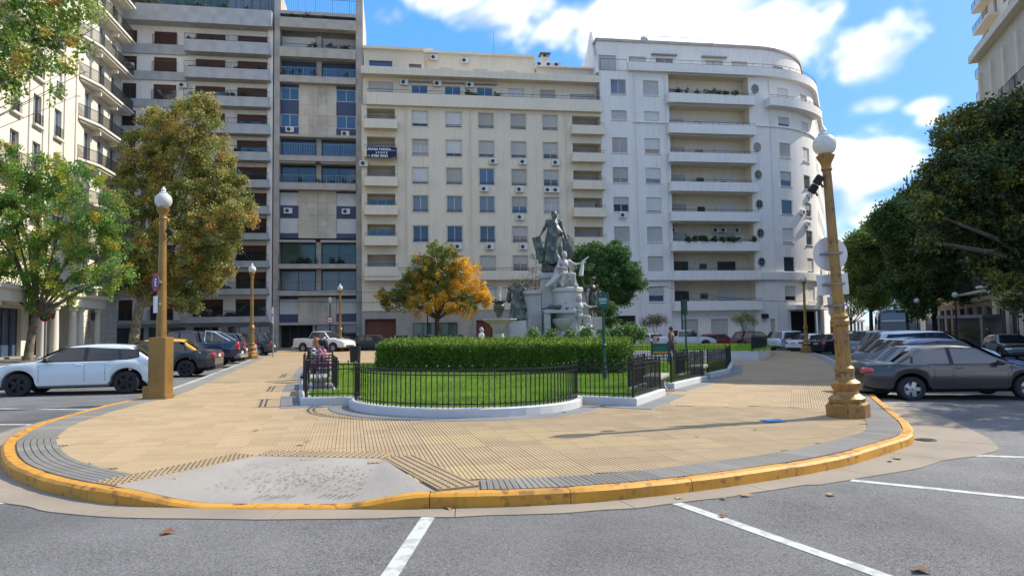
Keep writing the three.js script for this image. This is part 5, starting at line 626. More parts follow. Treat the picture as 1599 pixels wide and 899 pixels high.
// ---------- trees ----------
M.bark = mat(.20, .165, .125, { map: T.bark, bumpMap: T.bark, bumpScale: .02 }); M.barkPale = mat(.34, .31, .25, { map: T.bark, bumpMap: T.bark, bumpScale: .015 }); M.barkDark = mat(.06, .05, .04, { map: T.bark });
const sprigBig = sprig(10, .185, .13, .5, 21), sprigMid = sprig(11, .135, .09, .4, 22), sprigFine = sprig(10, .12, .055, .42, 23), sprigFar = sprig(11, .25, .17, .8, 24);
function tree(name, label, o) {   // o: base [x,z], z of the crown, blobs in photo pixels [px, py, r, dz] or in metres, trunk radius, fork height
  const r = rng(o.seed), [bx, bz] = o.base, t = thing(name, label, 'tree', [bx, (o.y ?? .1) + gy(bx), bz], 0, o.group), y0 = (o.y ?? .1) + gy(bx);
  const bl = o.world ? o.world.map(([x, y, z, q]) => ({ x: x - bx, y: y - y0, z: z - bz, r: q })) : o.blobs.map(([px, py, q, dz = (r() - .5) * 3.2]) => { const p = atZ(px, py, o.z + dz), m = q * -o.z / 1100; return { x: p[0] - bx, y: p[1] - y0, z: p[2] - bz, r: m }; });
  const g = geo(), fork = o.fork, lean = o.lean || [0, 0], top = [lean[0], fork, lean[1]];
  g.tube([[0, -.25, 0], [lean[0] * .1, .1, lean[1] * .1], [lean[0] * .45 + (r() - .5) * .1, fork * .5, lean[1] * .45], top], [o.trunk * 1.45, o.trunk * 1.08, o.trunk * .92, o.trunk * .82], 10); part(t, 'trunk', g.build(50), o.bark || M.bark);
  const lg = geo(); for (const b of bl) { const m = [mix(top[0], b.x, .45) + (r() - .5) * .5, mix(top[1], b.y, .55), mix(top[2], b.z, .45) + (r() - .5) * .5], rr = o.trunk * (.3 + .25 * r()) * (o.thin ?? 1); lg.tube([top.map((v, i) => v - (i === 1 ? .25 : 0)), m, [b.x, b.y, b.z]], [rr, rr * .66, rr * .3], 6); for (let k = 0; k < 5; k++) { const a = r() * 6.28, e = (r() - .35) * 1.6, q = b.r * (.75 + r() * .3); lg.tube([[b.x, b.y, b.z], [b.x + Math.cos(a) * q * .5, b.y + e * q * .3, b.z + Math.sin(a) * q * .5], [b.x + Math.cos(a) * q, b.y + e * q * .6, b.z + Math.sin(a) * q]], [rr * .3, rr * .18, .012], 4); } }
  part(t, 'limbs', lg.build(60), o.bark || M.bark);
  const out = [], v = new THREE.Vector3(), sp = o.sprig || sprigMid, clumpR = o.clump ?? .42;
  for (const b of bl) { const nC = Math.round((o.dense ?? 26) * b.r * b.r), per = o.per ?? 11; for (let k = 0; k < nC; k++) { v.set(r() * 2 - 1, r() * 2 - 1, r() * 2 - 1); if (v.lengthSq() > 1) { k--; continue; } const l = v.length(); v.multiplyScalar(Math.pow(l, -.45)); if (v.length() > 1.08) v.setLength(1.08); const cx = b.x + v.x * b.r, cy = b.y + v.y * b.r * .88, cz = b.z + v.z * b.r, tint = r(); for (let i = 0; i < per; i++) { const gq = () => (r() + r() + r() - 1.5) * clumpR * 1.15, x = cx + gq(), y = cy + gq() * .8, z = cz + gq(), s = .7 + r() * .7; out.push([new THREE.Matrix4().compose(new THREE.Vector3(x, y, z), turnAll(r), new THREE.Vector3(s, s, s)), o.color(r, tint, x + bx, y + y0, z + bz)]); } } }
  scatter(t, 'crown', sp, leafM, out); return t;
}
const pick = (list) => (r, tint) => { let q = tint * .93 + r() * .07, i = 0; for (; i < list.length - 1 && q > list[i][3]; i++); const c = list[i], k = 1.35 + r() * 1.0; return C(c[0] * k, c[1] * k, c[2] * k); };
tree('plane_tree', 'green and gold leafed street tree with slender trunk before the cream porch', { seed: 11, base: [-30.4, -44.2], z: -44, trunk: .26, fork: 2.9, lean: [.5, 0], blobs: [[60, 270, 42], [20, 300, 48], [110, 288, 40], [165, 328, 38], [60, 340, 55], [130, 370, 46], [180, 390, 26], [20, 390, 48], [90, 420, 40], [160, 435, 30], [40, 455, 36], [193, 425, 18], [5, 250, 30], [-40, 330, 60], [-40, 430, 50], [110, 465, 16], [60, 480, 14]], sprig: sprigMid, dense: 13, per: 10, clump: .32, color: pick([[.07, .15, .025, .45], [.12, .20, .028, .74], [.24, .25, .03, .95], [.32, .20, .03, 1]]) });
tree('plane_tree', 'overhanging plane tree branch with green and brown leaves against the cream wall', { seed: 12, thin: .2, base: [-30.3, -31], z: -33, trunk: .4, fork: 7, lean: [1, 0], bark: M.barkPale, blobs: [[30, 35, 44], [80, 50, 36], [112, 12, 32], [58, 100, 28], [20, 120, 28], [100, 112, 16], [124, 62, 16], [5, 80, 40], [-80, 40, 80], [152, 22, 9], [178, 26, 6], [-80, 130, 50], [40, -30, 50], [118, 150, 7], [85, 140, 9], [132, 112, 7], [10, 150, 10]], sprig: sprigBig, dense: 11, per: 8, clump: .36, color: pick([[.10, .17, .03, .5], [.17, .22, .035, .75], [.28, .25, .045, .97], [.26, .14, .03, 1]]) });
tree('plane_tree', 'tall olive brown plane tree in front of the white tower', { seed: 13, base: [-31.3, -58], z: -58, trunk: .42, fork: 4, lean: [.6, 0], bark: M.barkPale, blobs: [[305, 183, 36], [255, 200, 34], [222, 240, 36], [270, 255, 50], [325, 245, 40], [345, 300, 42], [290, 320, 56], [225, 310, 40], [212, 380, 34], [270, 390, 50], [330, 365, 44], [366, 340, 28], [240, 440, 36], [300, 435, 40], [338, 415, 24], [200, 435, 24], [290, 470, 18], [385, 322, 12], [196, 280, 20], [318, 160, 14]], sprig: sprigBig, dense: 14, per: 10, clump: .38, color: pick([[.125, .145, .035, .4], [.185, .19, .045, .7], [.27, .22, .055, .92], [.28, .16, .04, 1]]) });
tree('street_tree', 'round orange and green autumn tree before the cream block', { seed: 14, base: [atZ(683, 518, -63)[0], -63], z: -63, trunk: .24, fork: 3.0, bark: M.barkDark, blobs: [[690, 405, 24], [658, 422, 26], [722, 428, 27], [682, 440, 36], [640, 452, 24], [745, 458, 20], [702, 468, 28], [615, 468, 20], [655, 478, 18], [730, 482, 16], [597, 462, 9], [675, 388, 10], [758, 468, 10]], sprig: sprigMid, dense: 24, per: 9, clump: .3, color: (r, t, x, y) => { const k = .95 + r() * .8, q = t * .6 + r() * .4 + (x > -8.2 ? -.06 : 0) + (fbm3(x * .5, y * .5, 3, 3, 2) - .5) * 1.5; const c = q < .33 ? [.12, .16, .022] : q < .62 ? [.44, .26, .018] : [.62, .40, .035]; return C(c[0] * k, c[1] * k, c[2] * k); } });
tree('evergreen_tree', 'dense dark green tree standing behind the monument', { seed: 15, base: [atZ(935, 518, -60)[0], -60], z: -60, trunk: .22, fork: 2.4, bark: M.barkDark, blobs: [[925, 400, 22], [958, 400, 23], [984, 428, 20], [940, 432, 28], [968, 458, 19], [915, 430, 20], [948, 482, 15], [996, 444, 11], [903, 402, 13], [955, 505, 9]], sprig: sprigMid, dense: 46, per: 10, clump: .32, color: pick([[.03, .075, .016, .5], [.05, .115, .022, .85], [.09, .16, .03, 1]]) });
tree('street_tree', 'feathery green avenue tree past the round traffic sign', { seed: 16, base: [atZ(1362, 518, -88)[0], -88], z: -88, trunk: .26, fork: 4, bark: M.barkDark, blobs: [[1345, 385, 24], [1375, 362, 28], [1400, 385, 32], [1355, 420, 28], [1390, 430, 32], [1340, 450, 18], [1365, 465, 18], [1335, 400, 14]], sprig: sprigFar, dense: 24, per: 10, clump: .6, color: pick([[.06, .10, .018, .5], [.085, .14, .025, .85], [.09, .14, .025, 1]]), group: 'avenue trees' });
tree('street_tree', 'broad dark avenue tree behind the blue coach', { seed: 17, base: [atZ(1462, 518, -72)[0], -72], z: -72, trunk: .3, fork: 5, bark: M.barkDark, blobs: [[1400, 345, 32], [1440, 330, 36], [1455, 298, 24], [1425, 312, 18], [1430, 385, 40], [1470, 360, 38], [1460, 420, 36], [1420, 440, 30], [1490, 400, 36], [1435, 478, 16], [1500, 450, 22]], sprig: sprigFar, dense: 26, per: 10, clump: .6, color: pick([[.045, .08, .016, .5], [.07, .115, .022, .85], [.11, .14, .025, 1]]), group: 'avenue trees' });
tree('street_tree', 'massive dark leafed tree with thick pale limb hiding the cornice building', { seed: 18, base: [31.9, -40.2], z: -40, trunk: .5, fork: 5, lean: [-1.2, .4], bark: M.bark, blobs: [[1500, 205, 32], [1550, 192, 34], [1590, 178, 34], [1472, 270, 28], [1520, 268, 46], [1580, 250, 52], [1448, 330, 22], [1495, 340, 42], [1560, 340, 52], [1440, 375, 14], [1462, 300, 24], [1485, 232, 16], [1602, 420, 38], [1640, 250, 80], [1640, 360, 80], [1535, 400, 32], [1595, 470, 18], [1470, 215, 10], [1570, 440, 16]], sprig: sprigBig, dense: 24, per: 10, clump: .5, color: pick([[.035, .06, .014, .5], [.06, .085, .018, .78], [.17, .15, .02, 1]]) });
tree('street_tree', 'small far tree at the end of the avenue', { seed: 19, base: [atZ(1330, 518, -135)[0], -135], z: -135, trunk: .25, fork: 3, bark: M.barkDark, blobs: [[1330, 445, 14], [1322, 462, 12], [1342, 465, 14], [1335, 482, 10], [1365, 470, 16], [1390, 470, 18]], sprig: sprigFar, dense: 8, per: 8, clump: .8, color: pick([[.03, .06, .014, .6], [.05, .09, .02, 1]]), group: 'avenue trees' });
tree('street_tree', 'street tree beside the road whose shade dapples the asphalt', { seed: 20, base: [26.8, -19.5], trunk: .3, fork: 4.5, world: [[19, 7.5, -16, 1.7], [21.4, 8.6, -16.8, 2], [20.2, 9.8, -18, 1.9], [23, 8, -18.5, 2.1], [19.6, 8.4, -19.5, 1.5], [22.2, 10, -19.8, 1.7], [18, 8.8, -17.4, 1.2], [20.4, 7.2, -14.6, 1.3], [25, 9, -19, 2.2], [21.5, 7.8, -14.2, 1.2]], sprig: sprigBig, dense: 9, per: 8, clump: .5, color: pick([[.05, .09, .02, .6], [.09, .13, .03, 1]]) });
tree('small_tree', 'little dark reddish tree against the white building', { seed: 22, base: [atZ(1023, 518, -66)[0], -66], z: -66, trunk: .06, fork: 1.3, bark: M.barkDark, blobs: [[1022, 499, 9, 0], [1011, 503, 7, 0], [1034, 501, 7, 0]], sprig: sprigFine, dense: 40, per: 8, clump: .25, color: pick([[.05, .045, .025, .6], [.08, .05, .03, 1]]) });
tree('small_tree', 'little pale yellow green tree with leaning trunk by the parked red car', { seed: 23, base: [atZ(1156, 518, -62)[0], -62], z: -62, trunk: .07, fork: 1.5, lean: [.35, 0], bark: M.barkDark, blobs: [[1163, 496, 9, 0], [1152, 500, 7, 0], [1175, 499, 7, 0]], sprig: sprigFine, dense: 36, per: 8, clump: .25, color: pick([[.15, .17, .05, .6], [.24, .23, .09, 1]]) });
tree('small_tree', 'bare-branched reddish shrub tree behind the marble wing wall', { seed: 25, base: [atZ(828, 518, -50)[0], -50], z: -50, y: .5, trunk: .07, fork: 1.6, bark: M.barkDark, blobs: [[838, 400, 8, 0], [850, 388, 6, 0], [822, 438, 9, 0], [838, 445, 7, 0], [806, 442, 6, 0], [832, 420, 6, 0]], sprig: sprigFine, dense: 15, per: 7, clump: .3, color: pick([[.09, .05, .03, .6], [.07, .07, .03, 1]]) });
function bush(label, list, z, seed, col) { const b = thing('shrub', label, 'shrub', [0, 0, 0]), r = rng(seed), out = []; for (const [px, py, q] of list) { const p = atZ(px, py, z), m = q * -z / 1100; for (let k = 0; k < 260 * m * m + 30; k++) { const a = r() * 6.28, e = Math.acos(r()), s = .7 + r() * .7; out.push([new THREE.Matrix4().compose(new THREE.Vector3(p[0] + Math.cos(a) * Math.sin(e) * m * (.6 + r() * .45), p[1] - m * .6 + Math.cos(e) * m * 1.2 * (.6 + r() * .45), p[2] + Math.sin(a) * Math.sin(e) * m * .8), turnAll(r), new THREE.Vector3(s, s, s)), col(r, r())]); } } scatter(b, 'foliage', sprigMid, leafM, out); part(b, 'stems', geo().tube([[atZ(list[0][0], 530, z)[0], .4, z], [atZ(list[0][0], 515, z)[0], .9, z]], .05, 5), M.barkDark); return b; }
bush('long leafed green shrubs around the foot of the monument', [[985, 516, 12], [968, 518, 11], [1000, 520, 8], [945, 520, 9], [915, 520, 8], [832, 522, 8], [890, 523, 6], [860, 523, 6]], -39, 33, pick([[.06, .12, .03, .6], [.12, .19, .05, 1]]));

// fallen leaves
{ const lm = [mat(.28, .13, .04), mat(.20, .08, .03), mat(.38, .24, .10)], lf = geo().tri([0, .004, -.07], [.05, .018, -.01], [0, .006, .07]).tri([0, .004, -.07], [0, .006, .07], [-.05, .02, 0]).tri([.05, .018, -.01], [.085, .008, .03], [.02, .01, .04]).tri([-.05, .02, 0], [-.02, .01, .04], [-.08, .006, .035]).build(), r = rng(55);
  for (const [px, py] of [[262, 833], [792, 789], [825, 790], [1390, 722], [1402, 718], [1130, 780], [1165, 775], [1298, 774], [1440, 893], [1128, 808], [1060, 780], [835, 646], [880, 645], [35, 745], [470, 695], [400, 672], [480, 690], [700, 795], [1180, 672], [1090, 682]]) { const on = py < 770 && px > 60 && px < 1340, [x, z] = G(px, py, on ? TOP : 0), o = part(scene, numbered('fallen_leaf'), lf, lm[Math.floor(r() * 3)]); const s = .45 + r() * .55; o.scale.set(s, s, s); o.position.set(x, gy(x) + (on ? TOP + .012 : .012), z); o.rotation.set((r() - .5) * .2, r() * 6.28, (r() - .5) * .2); tag(o, 'dry brown leaf lying on the ground near the yellow kerb', 'leaf', 'fallen leaves'); } }
// ---------- vehicles ----------
const V = { glass: phys(.018, .022, .028, { roughness: .04, ior: 1.6 }), glassBlue: phys(.04, .07, .11, { roughness: .04, ior: 1.75 }), tyre: mat(.016, .016, .017, { roughness: .85 }), rim: mat(.42, .43, .45, { roughness: .3, metalness: .7 }), rimD: mat(.02, .02, .022, { roughness: .35, metalness: .5 }), trim: mat(.015, .015, .016, { roughness: .6 }), red: phys(.42, .012, .012, { roughness: .15, clearcoat: 1 }), lamp: phys(.55, .57, .6, { roughness: .08, clearcoat: 1 }), plate: mat(.4, .4, .4), chrome: mat(.7, .71, .73, { roughness: .18, metalness: .9 }), under: mat(.008, .008, .008) };
const paintOf = memoColor(); function memoColor() { const m = new Map(); return (r, g, b, metal = 0) => { const k = [r, g, b, metal].join(); if (!m.has(k)) m.set(k, phys(r, g, b, { roughness: metal ? .38 : .45, metalness: metal * .5, clearcoat: 1, clearcoatRoughness: .06 })); return m.get(k); }; }
const specs = {
  sedan: { L: 4.54, W: 1.76, H: 1.47, ax: [1.36, -1.26], r: .315, sill: .24, deck: [[-2.27, .86], [-2.2, .99], [-1.75, 1.03], [-1.3, 1.0], [1.0, .93], [1.6, .86], [2.05, .74], [2.22, .64], [2.27, .54]], g: [1.12, .28, -1.02, -1.78], belt: .93, b: -.33, c: -1.36 },
  hatch: { L: 4.26, W: 1.79, H: 1.46, ax: [1.3, -1.33], r: .325, sill: .22, deck: [[-2.13, .8], [-2.08, .96], [-1.6, 1.0], [1.0, .97], [1.5, .93], [1.86, .85], [2.04, .76], [2.13, .6]], g: [1.02, .12, -1.32, -2.0], belt: .95, b: -.3, c: -1.18, qe: -1.58 },
  suv: { L: 4.5, W: 1.86, H: 1.69, ax: [1.36, -1.32], r: .36, sill: .3, deck: [[-2.25, .95], [-2.2, 1.08], [-1.6, 1.12], [.95, 1.08], [1.6, 1.02], [2.05, .9], [2.2, .78], [2.25, .62]], g: [1.1, .4, -1.75, -2.17], belt: 1.07, b: -.25, c: -1.35 },
  pickup: { L: 5.3, W: 1.88, H: 1.8, ax: [1.62, -1.48], r: .39, sill: .38, deck: [[-2.65, 1.16], [-2.6, 1.22], [-.95, 1.22], [1.2, 1.16], [1.9, 1.12], [2.4, 1.0], [2.58, .9], [2.65, .7]], g: [1.3, .55, -.72, -.92], belt: 1.17, b: .05, c: -.7 },
};
const lerpList = (l, x) => { for (let i = 0; i + 1 < l.length; i++) if (x <= l[i + 1][0]) return mix(l[i][1], l[i + 1][1], clamp((x - l[i][0]) / (l[i + 1][0] - l[i][0]))); return l[l.length - 1][1]; };
function carGeo(k) { return memo('car' + k, () => {
  const s = specs[k], h = s.L / 2, W = s.W / 2, out = {}, R = s.r + .075, fr = [[.8, 0], [.965, .1], [1, .42], [.99, .72], [.95, .93], [.86, 1], [.45, 1.012], [0, 1.018]];
  const wAt = (x) => W * (1 - .17 * Math.pow(Math.abs(x / h), 6) - .02 * Math.pow(Math.abs(x / h), 2)), ybAt = (x) => { let y = s.sill + .1 * Math.pow(Math.abs(x / h), 8); for (const a of s.ax) { const d = Math.abs(x - a); if (d < R) y = Math.max(y, s.r + Math.sqrt(R * R - d * d) - .0); } return y; }, ytAt = (x) => lerpList(s.deck, x);
  out.surf = (x, f) => { const w = wAt(x), b = s.sill, t = ytAt(x); let z = fr[fr.length - 1][0]; for (let i = 0; i + 1 < fr.length; i++) if (f <= fr[i + 1][1]) { z = mix(fr[i][0], fr[i + 1][0], (f - fr[i][1]) / (fr[i + 1][1] - fr[i][1])); break; } return [x, mix(b, t, f), z * w]; };
  const xs = []; for (let i = 0; i <= 40; i++) xs.push(mix(-h, h, i / 40)); for (const a of s.ax) for (let i = -8; i <= 8; i++) xs.push(a + R * Math.sin(i / 8 * Math.PI / 2) * .9999); xs.push(-h + .03, h - .03, h - .08, -h + .08); xs.sort((a, b) => a - b);
  const ring = (x, sh = 1, fy = 0) => { const w = wAt(x) * sh, b = ybAt(x) + fy, t = ytAt(x) - fy, p = fr.map(([z, f]) => [x, mix(b, t, f), z * w]); return [...p, ...p.slice(0, -1).reverse().map(([a, y, z]) => [a, y, -z])]; };
  const rs = xs.map((x) => ring(x, Math.abs(x) > h - .02 ? .97 : 1, Math.abs(x) > h - .02 ? .03 : 0)); out.body = geo().rings(rs, true, true).build(32);
  const [a0, a1, c1, c0] = s.g, wb = W * .925, wt = W * .7, gx = []; for (let i = 0; i <= 24; i++) gx.push(mix(c0, a0, i / 24)); gx.push(a1, c1, (a1 + a0) / 2); gx.sort((p, q) => p - q);
  const top = (x) => { const q = x > a1 ? 1 - Math.pow((x - a1) / (a0 - a1), 1.08) : x < c1 ? 1 - Math.pow((c1 - x) / (c1 - c0), 1.1) : 1, m = (a1 + c1) / 2; return s.belt - .02 + (s.H - .0 - s.belt) * q - (q === 1 ? .05 * Math.pow((x - m) / (a1 - c1) * 2, 2) : .05 * q); };
  const zs = (y) => mix(wb, wt, clamp((y - s.belt) / (s.H - .06 - s.belt))); out.cabin = geo().rings(gx.map((x) => { const t = top(x), z = zs(t), p = [[x, s.belt - .12, wb], [x, s.belt, wb], [x, Math.max(s.belt, t - .05), zs(t - .05)], [x, Math.max(s.belt + .002, t - .015), z - .04], [x, t + .004, z * .72], [x, t + .02, 0]]; return [...p, ...p.slice(0, -1).reverse().map(([u, y, v]) => [u, y, -v])]; }), true, true).build(35);
  const side = (poly, sg) => { const g = geo(), q = poly.map(([x, y]) => [x, y, sg * (zs(y) + .008)]); const c = [0, 1, 2].map((i) => q.reduce((a, v) => a + v[i], 0) / q.length); for (let i = 0; i < q.length; i++) g.tri(c, q[i], q[(i + 1) % q.length]); return g.build(); };
  const yb = s.belt + .03, yt = s.H - .125, lf = (y) => mix(a0, a1, clamp((y - s.belt) / (s.H - s.belt))) - .17, lr = (y) => mix(c0, c1, clamp((y - s.belt) / (s.H - s.belt))) + (k === 'pickup' ? .1 : .2), B = s.b;
  out.win = [1, -1].flatMap((sg) => { const w = [side([[lf(yb), yb], [lf(yt), yt], [B + .05, yt + .005], [B + .05, yb]], sg)]; if (k === 'pickup') w.push(side([[B - .05, yb], [B - .05, yt], [lr(yt), yt - .01], [lr(yb) + .02, yb]], sg)); else { const cx = Math.max(s.c, lr(yb) + .3); w.push(side([[B - .05, yb], [B - .05, yt], [cx + .12, yt - .02], [cx + .03, yb]], sg)); w.push(side([[cx - .03, yb], [cx + .06, yt - .025], [(s.qe ? s.qe + .02 : lr(yt) + .05), yt - (s.qe ? .08 : .05)], [(s.qe ?? lr(yb) + .06), yb + (s.qe ? .1 : .03)]], sg)); } return w; });
  const slant = (x0, x1, off) => { const g = geo(), y0 = s.belt + .05, y1 = s.H - .085, n = 6, row = (t) => { const y = mix(y0, y1, t), x = mix(x0, x1, clamp((y - s.belt + .02) / (s.H - s.belt))) + off; return Array.from({ length: n + 1 }, (_, i) => { const z = mix(-1, 1, i / n) * (zs(y) - .09); return [x + Math.sign(off) * .012 * (1 - (z / W) ** 2) * 2, y + .02, z]; }); }, A = row(0), Bq = row(1); for (let i = 0; i < n; i++) g.quad(A[i], A[i + 1], Bq[i + 1], Bq[i]); return g.build(30); };
  out.dlo = [1, -1].map((sg) => { const e = .03, P = k === 'pickup' ? [[lf(yb) + e, yb - .02], [lf(yt) + e, yt + .02], [lr(yt) - e, yt + .01], [lr(yb) - e, yb - .02]] : [[lf(yb) + e, yb - .02], [lf(yt) + e, yt + .025], [B, yt + .03], [(s.qe ? s.qe - .03 : lr(yt) + .02), yt - (s.qe ? .06 : .03)], [(s.qe ? s.qe - .06 : lr(yb)), yb + (s.qe ? .07 : -.01)], ...(s.qe ? [[s.c - .05, yb - .02]] : [])], g = geo(), q = P.map(([x, y]) => [x, y, sg * (zs(y) + .004)]), c = [0, 1, 2].map((i) => q.reduce((a, v) => a + v[i], 0) / q.length); for (let i = 0; i < q.length; i++) g.tri(c, q[i], q[(i + 1) % q.length]); return g.build(); });
  out.shield = slant(a0, a1, .035); out.rear = slant(c0, c1, -.035);
  out.seams = geo(); for (const sg of [1, -1]) for (const x of [k === 'pickup' ? .95 : a0 - .22, B, k === 'pickup' ? lr(yb) - .02 : s.ax[1] + R + .12]) for (let i = 0; i < 6; i++) { const f0 = .08 + i * .15, f1 = f0 + .15, p = out.surf(x, f0), q = out.surf(x, f1); out.seams.quad([p[0] - .005, p[1], sg * (p[2] + .003)], [p[0] + .005, p[1], sg * (p[2] + .003)], [q[0] + .005, q[1], sg * (q[2] + .003)], [q[0] - .005, q[1], sg * (q[2] + .003)]); } out.seams = out.seams.build();
  const blob = (rx, ry, rz, e = 3) => { const g = new THREE.SphereGeometry(1, 14, 10), P = g.attributes.position; for (let i = 0; i < P.count; i++) { const f = (v) => Math.sign(v) * Math.pow(Math.abs(v), 2 / e); P.setXYZ(i, f(P.getX(i)) * rx, f(P.getY(i)) * ry, f(P.getZ(i)) * rz); } g.computeVertexNormals(); return g; };
  out.head = blob(.2, .085, .2); out.tail = blob(k === 'pickup' || k === 'suv' ? .1 : .17, k === 'pickup' ? .2 : k === 'suv' ? .16 : .1, .17); out.mirror = blob(.07, .075, .11); out.handle = blob(.1, .016, .02);
  const wheel = geo(); const pr = [[s.r * .62, -.1], [s.r * .9, -.105], [s.r, -.07], [s.r, .07], [s.r * .9, .105], [s.r * .62, .1]]; for (let i = 0; i + 1 < pr.length; i++) for (let q = 0; q < 26; q++) { const A = q / 26 * 6.2832, Bq = (q + 1) / 26 * 6.2832, P = (v, a) => [Math.cos(a) * v[0], Math.sin(a) * v[0], v[1]]; wheel.quad(P(pr[i], A), P(pr[i], Bq), P(pr[i + 1], Bq), P(pr[i + 1], A)); } out.tyre = wheel.build(30);
  const rim = geo(); for (let q = 0; q < 5; q++) { const a = q * 1.2566, c = Math.cos(a), d = Math.sin(a), P = (u, v, z) => [c * u - d * v, d * u + c * v, z]; rim.quad(P(.02, -.035, .085), P(s.r * .66, -.055, .075), P(s.r * .66, .055, .075), P(.02, .035, .085)); rim.quad(P(.02, .035, .085), P(s.r * .66, .055, .075), P(s.r * .66, .055, .03), P(.02, .035, .03)); rim.quad(P(.02, -.035, .03), P(s.r * .66, -.055, .03), P(s.r * .66, -.055, .075), P(.02, -.035, .085)); } for (let q = 0; q < 24; q++) { const A = q / 24 * 6.2832, Bq = (q + 1) / 24 * 6.2832; rim.quad([Math.cos(A) * s.r * .62, Math.sin(A) * s.r * .62, .09], [Math.cos(Bq) * s.r * .62, Math.sin(Bq) * s.r * .62, .09], [Math.cos(Bq) * s.r * .68, Math.sin(Bq) * s.r * .68, .098], [Math.cos(A) * s.r * .68, Math.sin(A) * s.r * .68, .098]); rim.tri([0, 0, .0], [Math.cos(A) * s.r * .64, Math.sin(A) * s.r * .64, 0], [Math.cos(Bq) * s.r * .64, Math.sin(Bq) * s.r * .64, 0]); } out.rim = rim.build(); out.under = geo().box(-h + .25, h - .25, s.sill - .03, s.sill + .38, -W + .27, W - .27).build();
  return out; }); }
function car(kind, paint, [x, z], dir, label, o = {}) {
  const s = specs[kind], q = carGeo(kind), W = s.W / 2, h = s.L / 2, c = thing(o.name || { sedan: 'sedan_car', hatch: 'hatchback_car', suv: 'suv_car', pickup: 'pickup_truck' }[kind], label, kind === 'pickup' ? 'pickup truck' : 'car', [x, gy(x) + (o.y ?? 0), z], Math.atan2(-dir[1], dir[0]), o.group || 'parked cars');
  if (o.scale) c.scale.set(...(Array.isArray(o.scale) ? o.scale : [o.scale, o.scale, o.scale]));
  part(c, 'body', q.body, paint); part(c, 'cabin', q.cabin, o.roof || paint); q.dlo.forEach((g) => part(c, 'window_trim', g, V.trim)); q.win.forEach((g) => part(c, 'side_window', g, o.glass || V.glass)); part(c, 'windscreen', q.shield, o.glass || V.glass); part(c, 'rear_window', q.rear, o.glass || V.glass); part(c, 'underbody', q.under, V.under); part(c, 'door_seams', q.seams, V.trim);
  for (const sg of [1, -1]) {
    const n = q.surf(h - .16, .74); part(c, 'headlight', q.head, V.lamp, [h - .2, n[1] - .02, sg * (n[2] - .17)]); const t = q.surf(-h + .1, kind === 'suv' || kind === 'hatch' ? .86 : .8); part(c, 'taillight', q.tail, V.red, [-h + (kind === 'pickup' ? .07 : .13), t[1] - .04, sg * (t[2] - .13)]);
    const m = part(c, 'mirror', q.mirror, o.mirror || paint, [s.g[0] - .42, s.belt + .06, sg * (W * .93 + .12)]); for (const hx of kind === 'pickup' ? [s.b + .15, -.45] : [s.b + .14, s.c + .2]) { const p = q.surf(hx, .84); part(c, 'door_handle', q.handle, o.handle || paint, [hx, p[1], sg * (p[2] + .008)]); }
    for (const a of s.ax) { const w = part(c, 'wheel', q.tyre, V.tyre, [a, s.r, sg * (W - .12)]); if (sg < 0) w.rotation.y = Math.PI; part(w, 'rim', q.rim, o.rim || V.rim); }
  }
  part(c, 'front_bumper', memo('fb' + kind, () => geo().cbox(h - .12, h + .015, s.sill + .1, s.sill + .26, -W * .55, W * .55, .02).build()), V.trim); part(c, 'licence_plate', memo('pl', () => geo().cbox(-.012, .012, 0, .13, -.2, .2, .004).build()), V.plate, [-h - .012, kind === 'pickup' ? .62 : kind === 'sedan' ? .72 : .66, 0]); if (kind !== 'pickup') part(c, 'rear_bumper', memo('rb' + kind, () => geo().cbox(-h - .02, -h + .25, s.sill + .02, s.sill + .22, -W * .72, W * .72, .03).build()), o.bumper || V.trim);
  if (kind === 'pickup') { part(c, 'cargo_bed', memo('bed', () => geo().box(-2.5, -1.02, 1.2, 1.2375, -.72, .72).build()), V.under); part(c, 'rear_bumper', memo('rbp', () => geo().cbox(-h - .12, -h + .1, .45, .62, -W * .85, W * .85, .03).build()), V.chrome); if (o.rollbar) { const g = geo(); for (const z2 of [.62, -.62]) { g.tube([[-1.05, 1.22, z2], [-1.1, 1.74, z2 * .92], [-1.5, 1.68, z2 * .95], [-2.2, 1.26, z2]], .035, 7); } g.tube([[-1.1, 1.74, .58], [-1.1, 1.74, -.58]], .035, 7); part(c, 'roll_bar', g.build(50), V.chrome); } }
  return c;
}
const P_ = { white: paintOf(.6, .61, .62), dark: paintOf(.012, .013, .016), navy: paintOf(.012, .018, .045, 1), black: paintOf(.008, .008, .01), grey: paintOf(.042, .041, .043, 1), silver: paintOf(.52, .55, .58, 1), ice: paintOf(.5, .6, .68, 1), blue: paintOf(.04, .075, .19, 1), steel: paintOf(.22, .28, .36, 1), red: paintOf(.3, .015, .02), wine: paintOf(.12, .01, .015), green: paintOf(.02, .045, .045), yellow: paintOf(.75, .38, .01) };
car('hatch', paintOf(.58, .62, .63), [-12.15, -19.95], [-.972, .24], 'white hatchback with black wheels parked beside the lamp pedestal', { scale: [1.0, .94, .96], rim: V.rimD, mirror: V.trim });
car('sedan', P_.black, [-13.75, -27.3], [-.985, .17], 'black taxi with yellow roof parked behind the lamp pedestal', { roof: P_.yellow, rim: V.rimD, name: 'taxi_car' });
car('pickup', P_.navy, [-15.9, -34.2], [-.985, .16], 'dark blue pickup with chrome roll bar and bumper', { rollbar: true });
car('suv', P_.navy, [-17.0, -38.8], [-.985, .15], 'dark blue wagon parked beyond the pickup with roll bar');
car('hatch', P_.ice, [-17.8, -42.6], [-.985, .15], 'pale blue hatchback with red tail lights beside the lamp post');
car('suv', P_.dark, [-18.6, -48.2], [-.985, .1], 'black sport utility car by the zebra stripes');
car('pickup', P_.white, [-15.6, -58.3], [.9, .42], 'white double cab pickup crossing by the grey tower', { group: 'cars on the far street' });
